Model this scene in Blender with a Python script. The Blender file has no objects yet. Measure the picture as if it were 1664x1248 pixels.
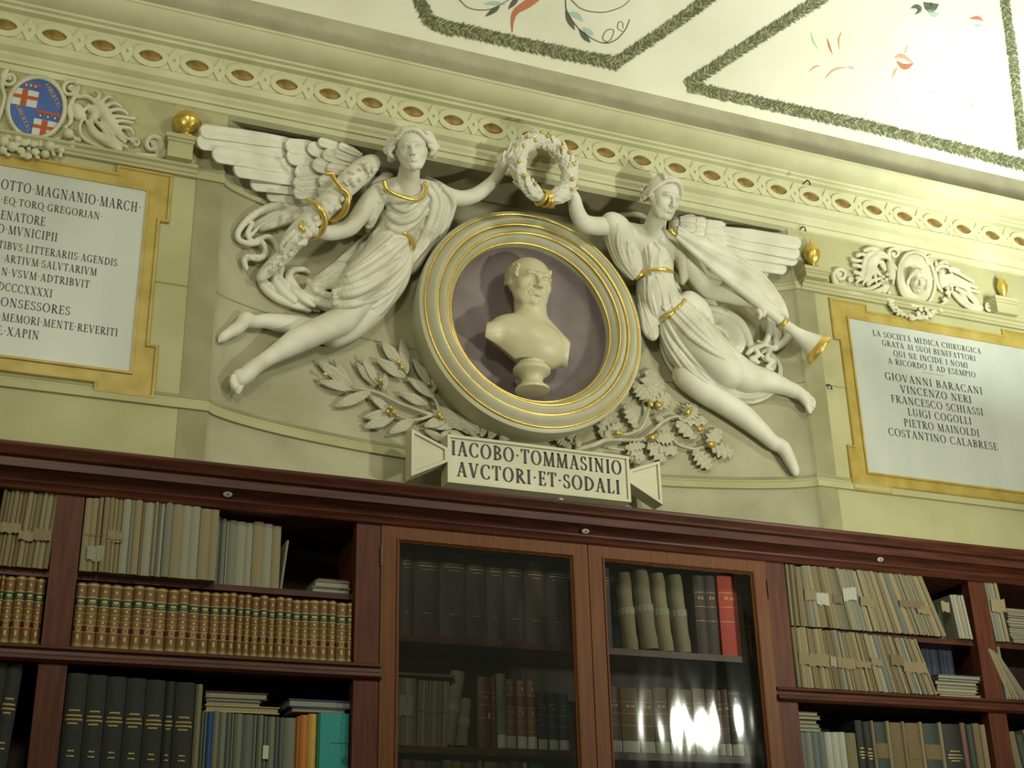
import bpy, bmesh, math, random
import numpy as np
from mathutils import Vector, Matrix
PI = math.pi
rnd = random.Random(7)
SC = bpy.context.scene
COL = SC.collection
# ---------------------------------------------------------------- camera
F = 2201.92
RM = np.array([[0.9227547, -0.38474486, -0.02225186],
               [-0.12956149, -0.36407675, 0.92231336],
               [-0.36295671, -0.84818601, -0.38580165]])   # columns: world axes in camera space
EYE = 1.6
CAMP = np.array([0.0, -5.2, EYE])
cam_d = bpy.data.cameras.new('camera'); cam = bpy.data.objects.new('camera', cam_d); COL.objects.link(cam)
cam_d.sensor_width = 36.0; cam_d.lens = F / 1664 * 36.0; cam_d.clip_start = 0.05
mw = Matrix([[RM[0][i], RM[1][i], RM[2][i]] for i in range(3)]).to_4x4()
mw.translation = Vector(CAMP); cam.matrix_world = mw
SC.camera = cam
# ---------------------------------------------------------------- light and exposure
SC.view_settings.view_transform = 'Standard'; SC.view_settings.look = 'None'
SC.view_settings.gamma = 1.0; SC.view_settings.exposure = -0.18; SC.view_settings.use_curve_mapping = False
wd = bpy.data.worlds.new('room_air'); SC.world = wd; wd.use_nodes = True
bg = wd.node_tree.nodes['Background']; bg.inputs[0].default_value = (0.80, 0.82, 0.50, 1); bg.inputs[1].default_value = 0.16
def area_lamp(name, loc, target, size, power, color, spread=PI):
    d = bpy.data.lights.new(name, 'AREA'); d.shape = 'DISK'; d.size = size; d.energy = power; d.color = color; d.spread = spread
    o = bpy.data.objects.new(name, d); COL.objects.link(o); o.location = loc
    v = Vector(target) - Vector(loc); o.rotation_euler = v.to_track_quat('-Z', 'Y').to_euler(); return o
area_lamp('uplighter', (5.0, -1.35, 4.25), (5.3, -0.35, 6.05), 0.35, 29, (0.93, 1.0, 0.88), PI*0.72)
area_lamp('uplighter', (4.15, -2.7, 2.8), (3.6, 0, 4.9), 0.26, 46, (0.98, 1.0, 0.80), PI*0.8)
area_lamp('uplighter', (-0.9, -2.4, 3.3), (0.2, 0.0, 5.6), 0.4, 16, (0.98, 1.0, 0.76), PI*0.85)
area_lamp('ceiling_lamp', (3.7, -4.3, 5.5), (2.4, 0, 3.9), 0.6, 60, (1.0, 0.98, 0.80), PI*0.9)
area_lamp('ceiling_lamp', (0.3, -4.6, 4.9), (1.4, 0, 3.0), 0.6, 44, (1.0, 0.97, 0.76), PI*0.9)

# ---------------------------------------------------------------- pixel / world helpers (all places are worked out on real planes)
def W(px, py, Y=0.0):
    r = RM.T @ np.array([px-832.0, -(py-624.0), -F])
    return CAMP + r*((Y+5.2)/r[1])
NX, NW, ND = 2.35, 1.475, 0.31            # the shallow curved bay behind the figures
def yw(x):
    u = (x-NX)/NW
    return ND*max(0.0, 1-u*u)**0.7 if abs(u) < 1 else 0.0
def PH(px, py, h=0.0):                    # pixel -> point standing h in front of the bay wall
    Y = 0.1
    for _ in range(6):
        p = W(px, py, Y); Y = yw(p[0]) - h
    return W(px, py, Y)
def PXM(p):                               # metres per pixel at a point
    v = np.asarray(p, float)-CAMP; return -(RM[2] @ v)/F
IR, IU, IF = RM[0].copy(), RM[1].copy(), RM[2].copy()   # image right, image up, towards the camera (world vectors)

# ---------------------------------------------------------------- materials
MATS = {}
def mat(name, col, rough=0.6, metal=0.0, col2=None, scale=6.0, bump=0.0, bscale=40.0, stretch=None, spec=0.5, detail=6.0, contrast=(0.35, 0.65), trans=0.0, coat=0.0):
    if name in MATS: return MATS[name]
    m = bpy.data.materials.new(name); m.use_nodes = True; nt = m.node_tree; N = nt.nodes; L = nt.links
    b = N['Principled BSDF']; b.inputs['Base Color'].default_value = (*col, 1); b.inputs['Roughness'].default_value = rough
    b.inputs['Metallic'].default_value = metal; b.inputs['Specular IOR Level'].default_value = spec
    b.inputs['Coat Weight'].default_value = coat
    if trans: b.inputs['Transmission Weight'].default_value = trans
    tc = N.new('ShaderNodeTexCoord'); mp = N.new('ShaderNodeMapping'); L.new(tc.outputs['Object'], mp.inputs[0])
    if stretch: mp.inputs['Scale'].default_value = stretch
    if col2:
        n = N.new('ShaderNodeTexNoise'); n.inputs['Scale'].default_value = scale; n.inputs['Detail'].default_value = detail
        L.new(mp.outputs[0], n.inputs[0]); r = N.new('ShaderNodeValToRGB'); L.new(n.outputs[0], r.inputs[0])
        r.color_ramp.elements[0].position = contrast[0]; r.color_ramp.elements[1].position = contrast[1]
        r.color_ramp.elements[0].color = (*col, 1); r.color_ramp.elements[1].color = (*col2, 1)
        L.new(r.outputs[0], b.inputs['Base Color'])
    if bump:
        n2 = N.new('ShaderNodeTexNoise'); n2.inputs['Scale'].default_value = bscale; n2.inputs['Detail'].default_value = 5
        L.new(mp.outputs[0], n2.inputs[0]); bp = N.new('ShaderNodeBump'); bp.inputs['Strength'].default_value = bump; bp.inputs['Distance'].default_value = 0.004
        L.new(n2.outputs[0], bp.inputs['Height']); L.new(bp.outputs[0], b.inputs['Normal'])
    MATS[name] = m; return m
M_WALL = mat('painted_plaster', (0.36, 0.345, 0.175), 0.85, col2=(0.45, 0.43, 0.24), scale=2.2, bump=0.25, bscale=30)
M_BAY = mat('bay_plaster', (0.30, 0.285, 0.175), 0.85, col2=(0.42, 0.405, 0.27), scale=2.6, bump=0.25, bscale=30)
M_BAND = mat('olive_strip', (0.25, 0.23, 0.12), 0.85, col2=(0.31, 0.29, 0.165), scale=5, bump=0.2)
M_CREAM = mat('cornice_plaster', (0.50, 0.49, 0.29), 0.7, col2=(0.59, 0.58, 0.37), scale=4, bump=0.12, bscale=25)
M_FRIEZE = mat('grey_frieze', (0.34, 0.315, 0.215), 0.85, col2=(0.43, 0.405, 0.285), scale=5, bump=0.1)
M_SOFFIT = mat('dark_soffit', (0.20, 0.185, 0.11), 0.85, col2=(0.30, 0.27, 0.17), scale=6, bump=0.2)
M_VAULT = mat('white_vault', (0.80, 0.79, 0.64), 0.85, col2=(0.87, 0.86, 0.73), scale=3, bump=0.1)
M_STUCCO = mat('white_stucco', (0.58, 0.57, 0.45), 0.55, col2=(0.72, 0.71, 0.60), scale=7, bump=0.12, bscale=60)
M_STUCCO2 = mat('relief_stucco', (0.46, 0.44, 0.30), 0.6, col2=(0.60, 0.58, 0.42), scale=9, bump=0.12, bscale=60)
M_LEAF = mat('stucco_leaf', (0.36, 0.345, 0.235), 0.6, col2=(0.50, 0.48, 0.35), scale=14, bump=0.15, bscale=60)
M_BUST = mat('cream_marble', (0.52, 0.48, 0.30), 0.42, col2=(0.60, 0.565, 0.38), scale=5, detail=3)
M_GOLD = mat('gilding', (0.62, 0.43, 0.085), 0.33, 0.65, col2=(0.74, 0.55, 0.16), scale=12, bump=0.35, bscale=45)
M_GOLDF = mat('ochre_gilt_frame', (0.36, 0.26, 0.05), 0.5, 0.1, col2=(0.46, 0.35, 0.095), scale=10, bump=0.15)
M_GOLDEYE = mat('dull_gilt', (0.22, 0.13, 0.03), 0.5, 0.3, col2=(0.34, 0.22, 0.055), scale=18, bump=0.2)
M_MARBLE = mat('white_marble', (0.44, 0.46, 0.41), 0.32, col2=(0.54, 0.56, 0.51), scale=2.5, stretch=(1, 1, 0.35))
M_SCROLL = mat('cream_scroll_marble', (0.44, 0.425, 0.28), 0.45, col2=(0.56, 0.54, 0.39), scale=3)
M_NICHE = mat('mauve_niche', (0.19, 0.155, 0.15), 0.75, col2=(0.24, 0.20, 0.195), scale=6, bump=0.1)
M_INK = mat('black_lettering', (0.012, 0.016, 0.012), 0.5)
M_INK2 = mat('grey_lettering', (0.05, 0.055, 0.05), 0.6)
M_WOOD = mat('mahogany', (0.062, 0.015, 0.007), 0.55, col2=(0.10, 0.029, 0.013), scale=9, stretch=(6, 6, 0.5), bump=0.12, spec=0.25)
M_WOODH = mat('mahogany_rail', (0.044, 0.013, 0.007), 0.45, col2=(0.085, 0.024, 0.012), scale=9, stretch=(0.5, 6, 6), bump=0.1, spec=0.3)
M_WOODD = mat('warm_door_wood', (0.10, 0.029, 0.004), 0.55, col2=(0.14, 0.045, 0.007), scale=9, stretch=(6, 6, 0.5), bump=0.1, spec=0.3)
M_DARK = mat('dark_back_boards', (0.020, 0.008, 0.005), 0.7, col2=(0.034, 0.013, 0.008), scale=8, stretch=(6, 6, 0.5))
M_FLOOR = mat('floor_boards', (0.10, 0.05, 0.025), 0.5, col2=(0.14, 0.07, 0.035), scale=8, stretch=(0.5, 6, 1))
M_STEEL = mat('dark_steel', (0.10, 0.10, 0.09), 0.4, 0.8)
M_ENAMEL = mat('white_enamel', (0.42, 0.43, 0.33), 0.3)

# ---------------------------------------------------------------- mesh helpers
def mesh(name, verts, faces, m=None, smooth=False, mats=None, fm=None):
    me = bpy.data.meshes.new(name); me.from_pydata([tuple(map(float, v)) for v in verts], [], faces)
    for mm in (mats or ([m] if m else [])): me.materials.append(mm)
    if fm is not None: me.polygons.foreach_set('material_index', fm)
    if smooth: me.polygons.foreach_set('use_smooth', [True]*len(me.polygons))
    me.update(); return me
def ob(name, me, parent=None, loc=None, kind=None, label=None):
    o = bpy.data.objects.new(name, me); COL.objects.link(o)
    if parent: o.parent = parent
    if loc is not None: o.location = loc
    if kind: o['kind'] = kind
    if label: o['label'] = label
    return o
def thing(name, label, cat, loc=(0, 0, 0), group=None):
    o = bpy.data.objects.new(name, None); COL.objects.link(o); o.location = loc; o['label'] = label; o['category'] = cat
    if group: o['group'] = group
    return o
def tag(o, label, cat, group=None):
    o['label'] = label; o['category'] = cat
    if group: o['group'] = group
    return o
class MB:
    """collects shapes in world space; build() links them relative to the parent"""
    def __init__(s): s.v = []; s.f = []; s.m = []
    def add(s, vs, fs, mi=0):
        n = len(s.v); s.v += [tuple(map(float, v)) for v in vs]; s.f += [tuple(i+n for i in f) for f in fs]; s.m += [mi]*len(fs); return s
    def box(s, x0, x1, y0, y1, z0, z1, mi=0):
        return s.add([(x, y, z) for z in (z0, z1) for y in (y0, y1) for x in (x0, x1)],
                     [(0, 2, 3, 1), (4, 5, 7, 6), (0, 1, 5, 4), (2, 6, 7, 3), (0, 4, 6, 2), (1, 3, 7, 5)], mi)
    def extrude_x(s, prof, x0, x1, mi=0):       # prof: closed (y, z) outline
        n = len(prof); vs = [(x0, y, z) for y, z in prof]+[(x1, y, z) for y, z in prof]
        return s.add(vs, [(i, (i+1) % n, (i+1) % n+n, i+n) for i in range(n)]+[tuple(range(n))[::-1], tuple(range(n, 2*n))], mi)
    def extrude_z(s, prof, z0, z1, mi=0):
        n = len(prof); vs = [(x, y, z0) for x, y in prof]+[(x, y, z1) for x, y in prof]
        return s.add(vs, [(i, (i+1) % n, (i+1) % n+n, i+n) for i in range(n)]+[tuple(range(n))[::-1], tuple(range(n, 2*n))], mi)
    def prism(s, poly, y0, y1, mi=0):           # (x, z) outline facing -y, front y0, back y1
        n = len(poly); vs = [(x, y0, z) for x, z in poly]+[(x, y1, z) for x, z in poly]
        return s.add(vs, [tuple(range(n)), tuple(range(n, 2*n))[::-1]]+[(i, i+n, (i+1) % n+n, (i+1) % n) for i in range(n)], mi)
    def tube(s, pts, rad, seg=8, mi=0, caps=True):
        pts = [np.asarray(p, float) for p in pts]; n = len(pts)
        if not hasattr(rad, '__len__'): rad = [rad]*n
        vs = []; T0 = None; up = None
        for i in range(n):
            t = pts[min(i+1, n-1)]-pts[max(i-1, 0)]; t = t/(np.linalg.norm(t)+1e-9)
            if up is None:
                up = np.array([0, 0, 1.0]) if abs(t[2]) < .9 else np.array([1.0, 0, 0])
            up = up-t*(up@t); up /= np.linalg.norm(up)+1e-9; sd = np.cross(t, up)
            for k in range(seg):
                a = 2*PI*k/seg; vs.append(pts[i]+(up*math.cos(a)+sd*math.sin(a))*rad[i])
        fs = [(i*seg+k, i*seg+(k+1) % seg, (i+1)*seg+(k+1) % seg, (i+1)*seg+k) for i in range(n-1) for k in range(seg)]
        if caps: fs += [tuple(range(seg))[::-1], tuple(range((n-1)*seg, n*seg))]
        return s.add(vs, fs, mi)
    def ball(s, c, r, n=8, mi=0, sc=(1, 1, 1)):
        c = np.asarray(c, float); vs = []; m = n
        for i in range(1, m):
            a = PI*i/m
            for k in range(2*n):
                b = 2*PI*k/(2*n); vs.append(c+r*np.array([math.sin(a)*math.cos(b)*sc[0], math.sin(a)*math.sin(b)*sc[1], math.cos(a)*sc[2]]))
        K = 2*n; vs += [c+np.array([0, 0, r*sc[2]]), c-np.array([0, 0, r*sc[2]])]; t = len(vs)-2
        fs = [(i*K+k, (i+1)*K+k, (i+1)*K+(k+1) % K, i*K+(k+1) % K) for i in range(m-2) for k in range(K)]
        fs += [(t, k, (k+1) % K) for k in range(K)]+[(t+1, (m-2)*K+(k+1) % K, (m-2)*K+k) for k in range(K)]
        return s.add(vs, fs, mi)
    def lathe(s, prof, c, axis='z', seg=48, mi=0, a0=0, a1=2*PI, closed=False):   # prof (r, h)
        c = np.asarray(c, float); vs = []
        for k in range(seg):
            a = 2*PI*k/seg
            for r, h in prof:
                vs.append(c+(np.array([r*math.cos(a), r*math.sin(a), h]) if axis == 'z' else np.array([r*math.cos(a), h, r*math.sin(a)])))
        n = len(prof); fs = []
        for k in range(seg):
            for i in range(n if closed else n-1):
                a, b = k*n+i, ((k+1) % seg)*n+i; c2, d = ((k+1) % seg)*n+(i+1) % n, k*n+(i+1) % n
                fs.append((a, b, c2, d) if axis == 'z' else (a, d, c2, b))
        return s.add(vs, fs, mi)
    def build(s, name, m, parent=None, smooth=False, kind=None, label=None, auto=None):
        off = np.array(parent_loc(parent)); v = [tuple(np.array(q)-off) for q in s.v]
        me = mesh(name, v, s.f, None, smooth, mats=m if isinstance(m, list) else [m], fm=s.m)
        if auto: smooth_by_angle(me, auto)
        return ob(name, me, parent, kind=kind, label=label)
def parent_loc(p):
    L = np.zeros(3)
    while p is not None: L += np.array(p.location); p = p.parent
    return L
def smooth_by_angle(me, deg=35):
    me.polygons.foreach_set('use_smooth', [True]*len(me.polygons)); me.set_sharp_from_angle(angle=math.radians(deg))
def arc_pts(cx, cy, rx, ry, a0, a1, n):
    return [(cx+rx*math.cos(math.radians(a0+(a1-a0)*i/(n-1))), cy+ry*math.sin(math.radians(a0+(a1-a0)*i/(n-1)))) for i in range(n)]
def smoothline(pts, n=6):     # Catmull-Rom through n-d points
    P = [np.asarray(p, float) for p in pts]; out = []
    if len(P) < 3: return [P[0]+(P[-1]-P[0])*t for t in np.linspace(0, 1, n+1)]
    Q = [2*P[0]-P[1]]+P+[2*P[-1]-P[-2]]
    for i in range(1, len(Q)-2):
        for k in range(n):
            t = k/n; a, b, c, d = Q[i-1], Q[i], Q[i+1], Q[i+2]
            out.append(0.5*((2*b)+(c-a)*t+(2*a-5*b+4*c-d)*t*t+(3*b-3*c+d-a)*t**3))
    out.append(P[-1]); return out

# ---------------------------------------------------------------- roman capitals as thin raised letters
def glyphs():
    T, t = 0.145, 0.05; G = {}
    def seg(x0, y0, x1, y1, w):
        dx, dy = x1-x0, y1-y0; l = math.hypot(dx, dy)
        if abs(dy) < 1e-6: return [(x0, y0-w/2), (x1, y1-w/2), (x1, y1+w/2), (x0, y0+w/2)]
        hw = w/2*l/abs(dy)          # horizontal cut ends
        return [(x0-hw, y0), (x0+hw, y0), (x1+hw, y1), (x1-hw, y1)]
    def ser(x, y, w=.14, up=True):
        d = .035 if up else -.035
        return [(x-w, y), (x+w, y), (x+w*.8, y+d), (x+.07, y+d*2), (x-.07, y+d*2), (x-w*.8, y+d)]
    def arc(cx, cy, rx, ry, a0, a1, th=T, n=14, tt=t, rot=0):
        out = []
        for i in range(n):
            A = math.radians(a0+(a1-a0)*i/n); B = math.radians(a0+(a1-a0)*(i+1)/n); q = []
            for a, sgn in ((A, 1), (B, 1), (B, -1), (A, -1)):
                w = tt+(th-tt)*abs(math.cos(a+rot))**1.6; k = sgn*w/2
                q.append((cx+(rx+k)*math.cos(a), cy+(ry+k)*math.sin(a)))
            out.append(q)
        return out
    st = lambda x: [seg(x, 0, x, 1, T), ser(x, 0), ser(x, 1, up=False)]
    G['I'] = (.40, st(.20))
    G['H'] = (.86, st(.2)+st(.66)+[seg(.2, .52, .66, .52, t)])
    G['L'] = (.66, st(.2)+[seg(.2, .025, .6, .025, t), [(.6, 0), (.64, .25), (.6, .25), (.53, .05)]])
    G['T'] = (.74, [seg(.37, 0, .37, 1, T), ser(.37, 0), seg(.05, .975, .69, .975, t), [(.05, 1), (.03, .76), (.07, .76), (.14, .95)], [(.69, 1), (.71, .76), (.67, .76), (.60, .95)]])
    e = st(.2)+[seg(.2, .975, .58, .975, t), [(.58, 1), (.61, .78), (.57, .78), (.5, .95)], seg(.2, .52, .48, .52, t), [(.46, .40), (.5, .40), (.5, .64), (.46, .64)]]
    G['F'] = (.62, e)
    G['E'] = (.68, e+[seg(.2, .025, .6, .025, t), [(.6, 0), (.64, .25), (.6, .25), (.53, .05)]])
    G['A'] = (.84, [seg(.14, 0, .42, 1, t), seg(.68, 0, .42, 1, T), seg(.22, .33, .58, .33, t), ser(.14, 0, .12), ser(.68, 0, .14)])
    G['V'] = (.82, [seg(.40, 0, .14, 1, T), seg(.42, 0, .68, 1, t), ser(.14, 1, .14, False), ser(.68, 1, .12, False)])
    G['N'] = (.90, [seg(.18, 0, .18, 1, t), seg(.70, 0, .18, 1, T), seg(.70, 0, .70, 1, t), ser(.18, 0, .12), ser(.16, 1, .12, False), ser(.70, 1, .12, False)])
    G['M'] = (1.02, [seg(.14, 0, .20, 1, t), seg(.50, 0, .20, 1, T), seg(.50, 0, .82, 1, t), seg(.86, 0, .82, 1, T), ser(.14, 0, .12), ser(.86, 0, .14), ser(.17, 1, .10, False), ser(.84, 1, .10, False)])
    G['O'] = (.92, arc(.46, .5, .35, .49, 0, 360, n=28))
    G['Q'] = (.92, G['O'][1]+[[(.42, .05), (.52, .08), (.80, -.2), (1.1, -.22), (1.1, -.17), (.86, -.12), (.62, .03)]])
    G['C'] = (.82, arc(.46, .5, .35, .49, 45, 315, n=22)+[[(.70, .98), (.73, .72), (.70, .72), (.64, .86)], [(.70, .10), (.73, .24), (.70, .26), (.64, .14)]])
    G['G'] = (.88, G['C'][1]+[seg(.68, .02, .68, .42, T), [(.56, .40), (.80, .40), (.80, .45), (.56, .45)]])
    G['D'] = (.88, st(.2)+arc(.2, .5, .56, .475, -90, 90, n=16))
    G['P'] = (.68, st(.2)+arc(.2, .735, .37, .24, -90, 90, n=12))
    G['R'] = (.80, G['P'][1]+[seg(.72, 0, .34, .5, T), ser(.73, 0, .10)])
    G['B'] = (.74, G['P'][1]+arc(.2, .265, .43, .24, -90, 90, n=12))
    G['S'] = (.60, arc(.30, .745, .19, .225, 30, 270, T*.8, 14)+arc(.30, .255, .21, .235, -150, 90, T*.8, 14)+[[(.46, .98), (.49, .74), (.46, .74), (.41, .86)], [(.08, .03), (.05, .30), (.08, .30), (.14, .14)]]
              + [[(.16, .62), (.24, .52), (.44, .40), (.36, .50)]])
    G['U'] = (.86, [seg(.2, .35, .2, 1, T), seg(.66, .35, .66, 1, t), ser(.2, 1, .14, False), ser(.66, 1, .12, False)]+arc(.43, .37, .23, .35, 180, 360, n=12))
    G['X'] = (.84, [seg(.66, 0, .16, 1, T), seg(.14, 0, .66, 1, t), ser(.14, 0, .12), ser(.66, 0, .13), ser(.17, 1, .13, False), ser(.66, 1, .12, False)])
    G['Z'] = (.72, [seg(.08, .03, .6, .97, T), seg(.1, .975, .62, .975, t), seg(.08, .025, .64, .025, t), [(.08, 1), (.06, .78), (.1, .78), (.15, .95)], [(.64, 0), (.67, .25), (.63, .25), (.57, .05)]])
    G['&'] = (.92, [seg(.12, 0, .40, 1, t), seg(.46, 0, .46, 1, T), seg(.22, .33, .46, .33, t), seg(.36, .975, .80, .975, t), seg(.46, .52, .70, .52, t), seg(.46, .025, .84, .025, t), [(.84, 0), (.88, .25), (.84, .25), (.77, .05)]])
    G['.'] = (.34, [[(.17+.07*math.cos(a*PI/3), .5+.07*math.sin(a*PI/3)) for a in range(6)]])
    G[' '] = (.40, [])
    G["'"] = (.0, [seg(-.40, 1.06, -.26, 1.2, .06)])
    G['-'] = (1.5, [seg(0, .5, 1.5, .5, .06)])
    return G
GL = glyphs()
def text_mesh(mb, text, x0, x1, z0, h, y, dz=0.0, mi=0, track=0.06):
    """fit the text between x0 and x1, baseline z0, cap height h, on plane y (letters face -y)"""
    tot = sum(GL[c][0]+track for c in text)-track; sx = (x1-x0)/tot; cx = 0
    for c in text:
        w, polys = GL[c]
        for p in polys:
            vs = [(x0+(cx+q[0])*sx, y, z0+dz*((cx+q[0])/tot)+q[1]*h) for q in p]
            n = len(p); ar = sum(p[i][0]*p[(i+1) % n][1]-p[(i+1) % n][0]*p[i][1] for i in range(n))
            mb.add(vs, [tuple(range(n)) if ar > 0 else tuple(range(n))[::-1]], mi)
        cx += w+track
# ================================================================ room shell
E = EYE
X0, X1 = -2.2, 8.2
b = MB(); b.box(X0, X1, -8.0, 0.9, -0.1, 0.0); b.build('floor', M_FLOOR, kind='structure')
# back wall: flat left and right of the curved bay, one continuous surface
def wall():
    n = 72; xs = [X0]+[NX-NW-1e-4]+[NX-NW+2*NW*(0.5-0.5*math.cos(PI*i/n)) for i in range(n+1)]+[NX+NW+1e-4]+[X1]
    zs = [0, E+3.48]; vs = []; fs = []
    for z in zs:
        for x in xs: vs.append((x, yw(x), z))
    k = len(xs)
    for i in range(k-1): fs.append((i, i+1, k+i+1, k+i))
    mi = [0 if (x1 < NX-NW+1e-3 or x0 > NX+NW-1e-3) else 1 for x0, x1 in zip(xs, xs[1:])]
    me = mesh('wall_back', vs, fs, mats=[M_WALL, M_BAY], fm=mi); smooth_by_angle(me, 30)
    o = ob('wall_back', me, kind='structure'); return o
wall_o = wall()
# soffit closing the bay under the cornice
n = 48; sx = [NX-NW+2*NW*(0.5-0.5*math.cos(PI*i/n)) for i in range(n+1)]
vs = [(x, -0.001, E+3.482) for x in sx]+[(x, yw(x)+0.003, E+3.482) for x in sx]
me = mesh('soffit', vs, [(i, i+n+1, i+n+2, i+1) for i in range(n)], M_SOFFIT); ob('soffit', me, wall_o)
# upper wall behind the cornice + frieze
b = MB(); b.box(X0, X1, 0.0, 0.06, E+3.484, E+4.14); b.build('frieze', M_FRIEZE, wall_o)
# olive painted strips each side of the bay, a hair proud of the wall
for xa, xb in ((0.758, NX-NW-0.002), (NX+NW+0.004, 3.945)):
    b = MB(); b.box(xa, xb, -0.004, 0.002, E+1.2, E+3.30); b.build('painted_strip', M_BAND, wall_o)
# string course under the panels (two fillets) following the bay
def course(z, h, proj, m, name):
    xs = [X0, NX-NW-0.115, NX-NW]+[NX-NW+2*NW*(0.5-0.5*math.cos(PI*i/40)) for i in range(1, 40)]+[NX+NW, NX+NW+0.115, X1]
    b = MB(); prof = [(0.0, 0), (-proj, 0), (-proj, h*.55), (-proj*.4, h*.7), (-proj*.4, h), (0.0, h)]
    vs = []; k = len(prof)
    for x in xs:
        for py, pz in prof: vs.append((x, yw(x)+py, z+pz))
    fs = [(i*k+j, (i+1)*k+j, (i+1)*k+(j+1) % k, i*k+(j+1) % k) for i in range(len(xs)-1) for j in range(k)]
    b.add(vs, fs); return b.build(name, m, wall_o, auto=30)
course(E+2.052, 0.055, 0.014, M_WALL, 'string_course'); course(E+2.098, 0.016, 0.008, M_BAND, 'string_fillet')
course(E+3.122, 0.044, 0.016, M_WALL, 'string_course')
course(E+2.60, 0.006, 0.003, M_BAND, 'string_line')
# ---- cornice
def corn(pts):   # smooth list of (y, z) going up
    return [(y, E+z) for y, z in pts]
cy = corn([(0.02, 3.47), (-0.012, 3.48), (-0.018, 3.505), (-0.03, 3.505), (-0.033, 3.518), (-0.045, 3.53), (-0.047, 3.545), (-0.056, 3.548), (-0.075, 3.56), (-0.082, 3.58), (-0.082, 3.592), (-0.055, 3.594),
           (-0.055, 3.735), (-0.085, 3.738), (-0.088, 3.75), (-0.105, 3.753), (-0.11, 3.762), (-0.125, 3.764), (-0.14, 3.768), (-0.165, 3.776), (-0.185, 3.79), (-0.20, 3.805), (-0.205, 3.815), (-0.212, 3.818), (-0.212, 3.83), (-0.15, 3.85), (0.02, 3.87)])
b = MB(); b.extrude_x(cy, X0, X1); corn_o = b.build('trim_1', M_CREAM, kind='structure', auto=25)
# guilloche on the frieze band of the cornice
EYES = []
YB = -0.055
def eye_ring(cx, cz, a, bb, w):
    """ring with pointed-oval hole"""
    vs = []; n = 20
    for k in range(n):
        t = 2*PI*k/n; c, s = math.cos(t), math.sin(t)
        vs.append((cx+(a+w)*c*0.93, cz+(bb+w*0.95)*s))
    for k in range(n):
        t = 2*PI*k/n; c, s = math.cos(t), math.sin(t)
        vs.append((cx+a*c, cz+bb*s*abs(s)**0.35))
    return vs, n
def guil():
    xs = []
    pxs = [604, 671, 736, 800]; pys = [164, 177, 191, 205]
    base = [W(x, y, YB)[0] for x, y in zip(pxs, pys)]
    d = (base[-1]-base[0])/3; x = base[0]
    while x > X0+1.6: x -= d
    zc = E+3.664
    me_e = me_r = me_d = None
    while x < 7.0:
        if me_e is None:
            v, nn = eye_ring(0, 0, 0.052, 0.029, 0.030); m = MB()
            vs = [(p[0], YB-0.009, p[1]) for p in v]+[(p[0], YB+0.001, p[1]) for p in v]; N2 = 2*nn
            fs = []
            for k in range(nn):
                j = (k+1) % nn
                fs += [(k, k+nn, j+nn, j), (k+N2, k, j, j+N2), (k+nn, k+nn+N2, j+nn+N2, j+nn)]
            me_r = mesh('guilloche_ring', vs, fs, M_CREAM)
            # gilt eye: domed pointed oval
            vs = []; K = 20
            for q, hgt in ((1.0, 0.0), (0.8, 0.006), (0.45, 0.010), (0.0, 0.011)):
                for k in range(K):
                    t = 2*PI*k/K; c, s = math.cos(t), math.sin(t); vs.append((0.052*c*q, YB-hgt, 0.029*s*abs(s)**0.35*q))
            fs = [(i*K+k, (i+1)*K+k, (i+1)*K+(k+1) % K, i*K+(k+1) % K) for i in range(3) for k in range(K)]
            me_e = mesh('gilt_eye', vs, fs, M_GOLDEYE, smooth=True)
            r1, r2 = 0.060, 0.012; m = MB()
            o4 = [(0, -r1*1.1), (0.034, 0), (0, r1*1.1), (-0.034, 0)]; i4 = [(0, -r2), (r2*.7, 0), (0, r2), (-r2*.7, 0)]
            vs = [(x_, YB-0.007, z_) for x_, z_ in o4+i4]+[(x_, YB+0.001, z_) for x_, z_ in o4+i4]
            fs = []
            for k in range(4):
                j = (k+1) % 4; fs += [(k, j, j+4, k+4), (k+8, j+8, j, k), (k+4, j+4, j+12, k+12)]
            me_d = mesh('guilloche_lozenge', vs, fs, M_CREAM)
        for nm, me_, dx in (('guilloche_ring', me_r, 0), ('gilt_eye', me_e, 0), ('guilloche_lozenge', me_d, d/2)):
            ob(nm, me_, corn_o, (x+dx, 0, zc))
        x += d
guil()
# ---- vault above the frieze: rises towards the room, then levels
VS = 0.62
def vz(y):     # y negative towards the room
    t = -y
    return E+4.135+(t*VS if t < 1.3 else VS*(1.3+1.6*math.sin(min(1.2, (t-1.3)/2.4))*0.75))
ys = [0.05]+[-0.02-0.25*i for i in range(33)]
b = MB(); vs = [(x, y, vz(y)) for y in ys for x in (X0, X1)]
b.add(vs, [(2*i, 2*i+1, 2*i+3, 2*i+2) for i in range(len(ys)-1)]); vault_o = b.build('ceiling', M_VAULT, kind='structure', smooth=True)
# side walls of the room, out of frame but closing it at both ends
for nm, xa, xb in (('wall_left', X0-0.1, X0), ('wall_right', X1, X1+0.1)):
    b = MB(); b.box(xa, xb, -8.0, 0.9, 0, E+3.9); b.build(nm, M_WALL, kind='structure')
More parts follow.
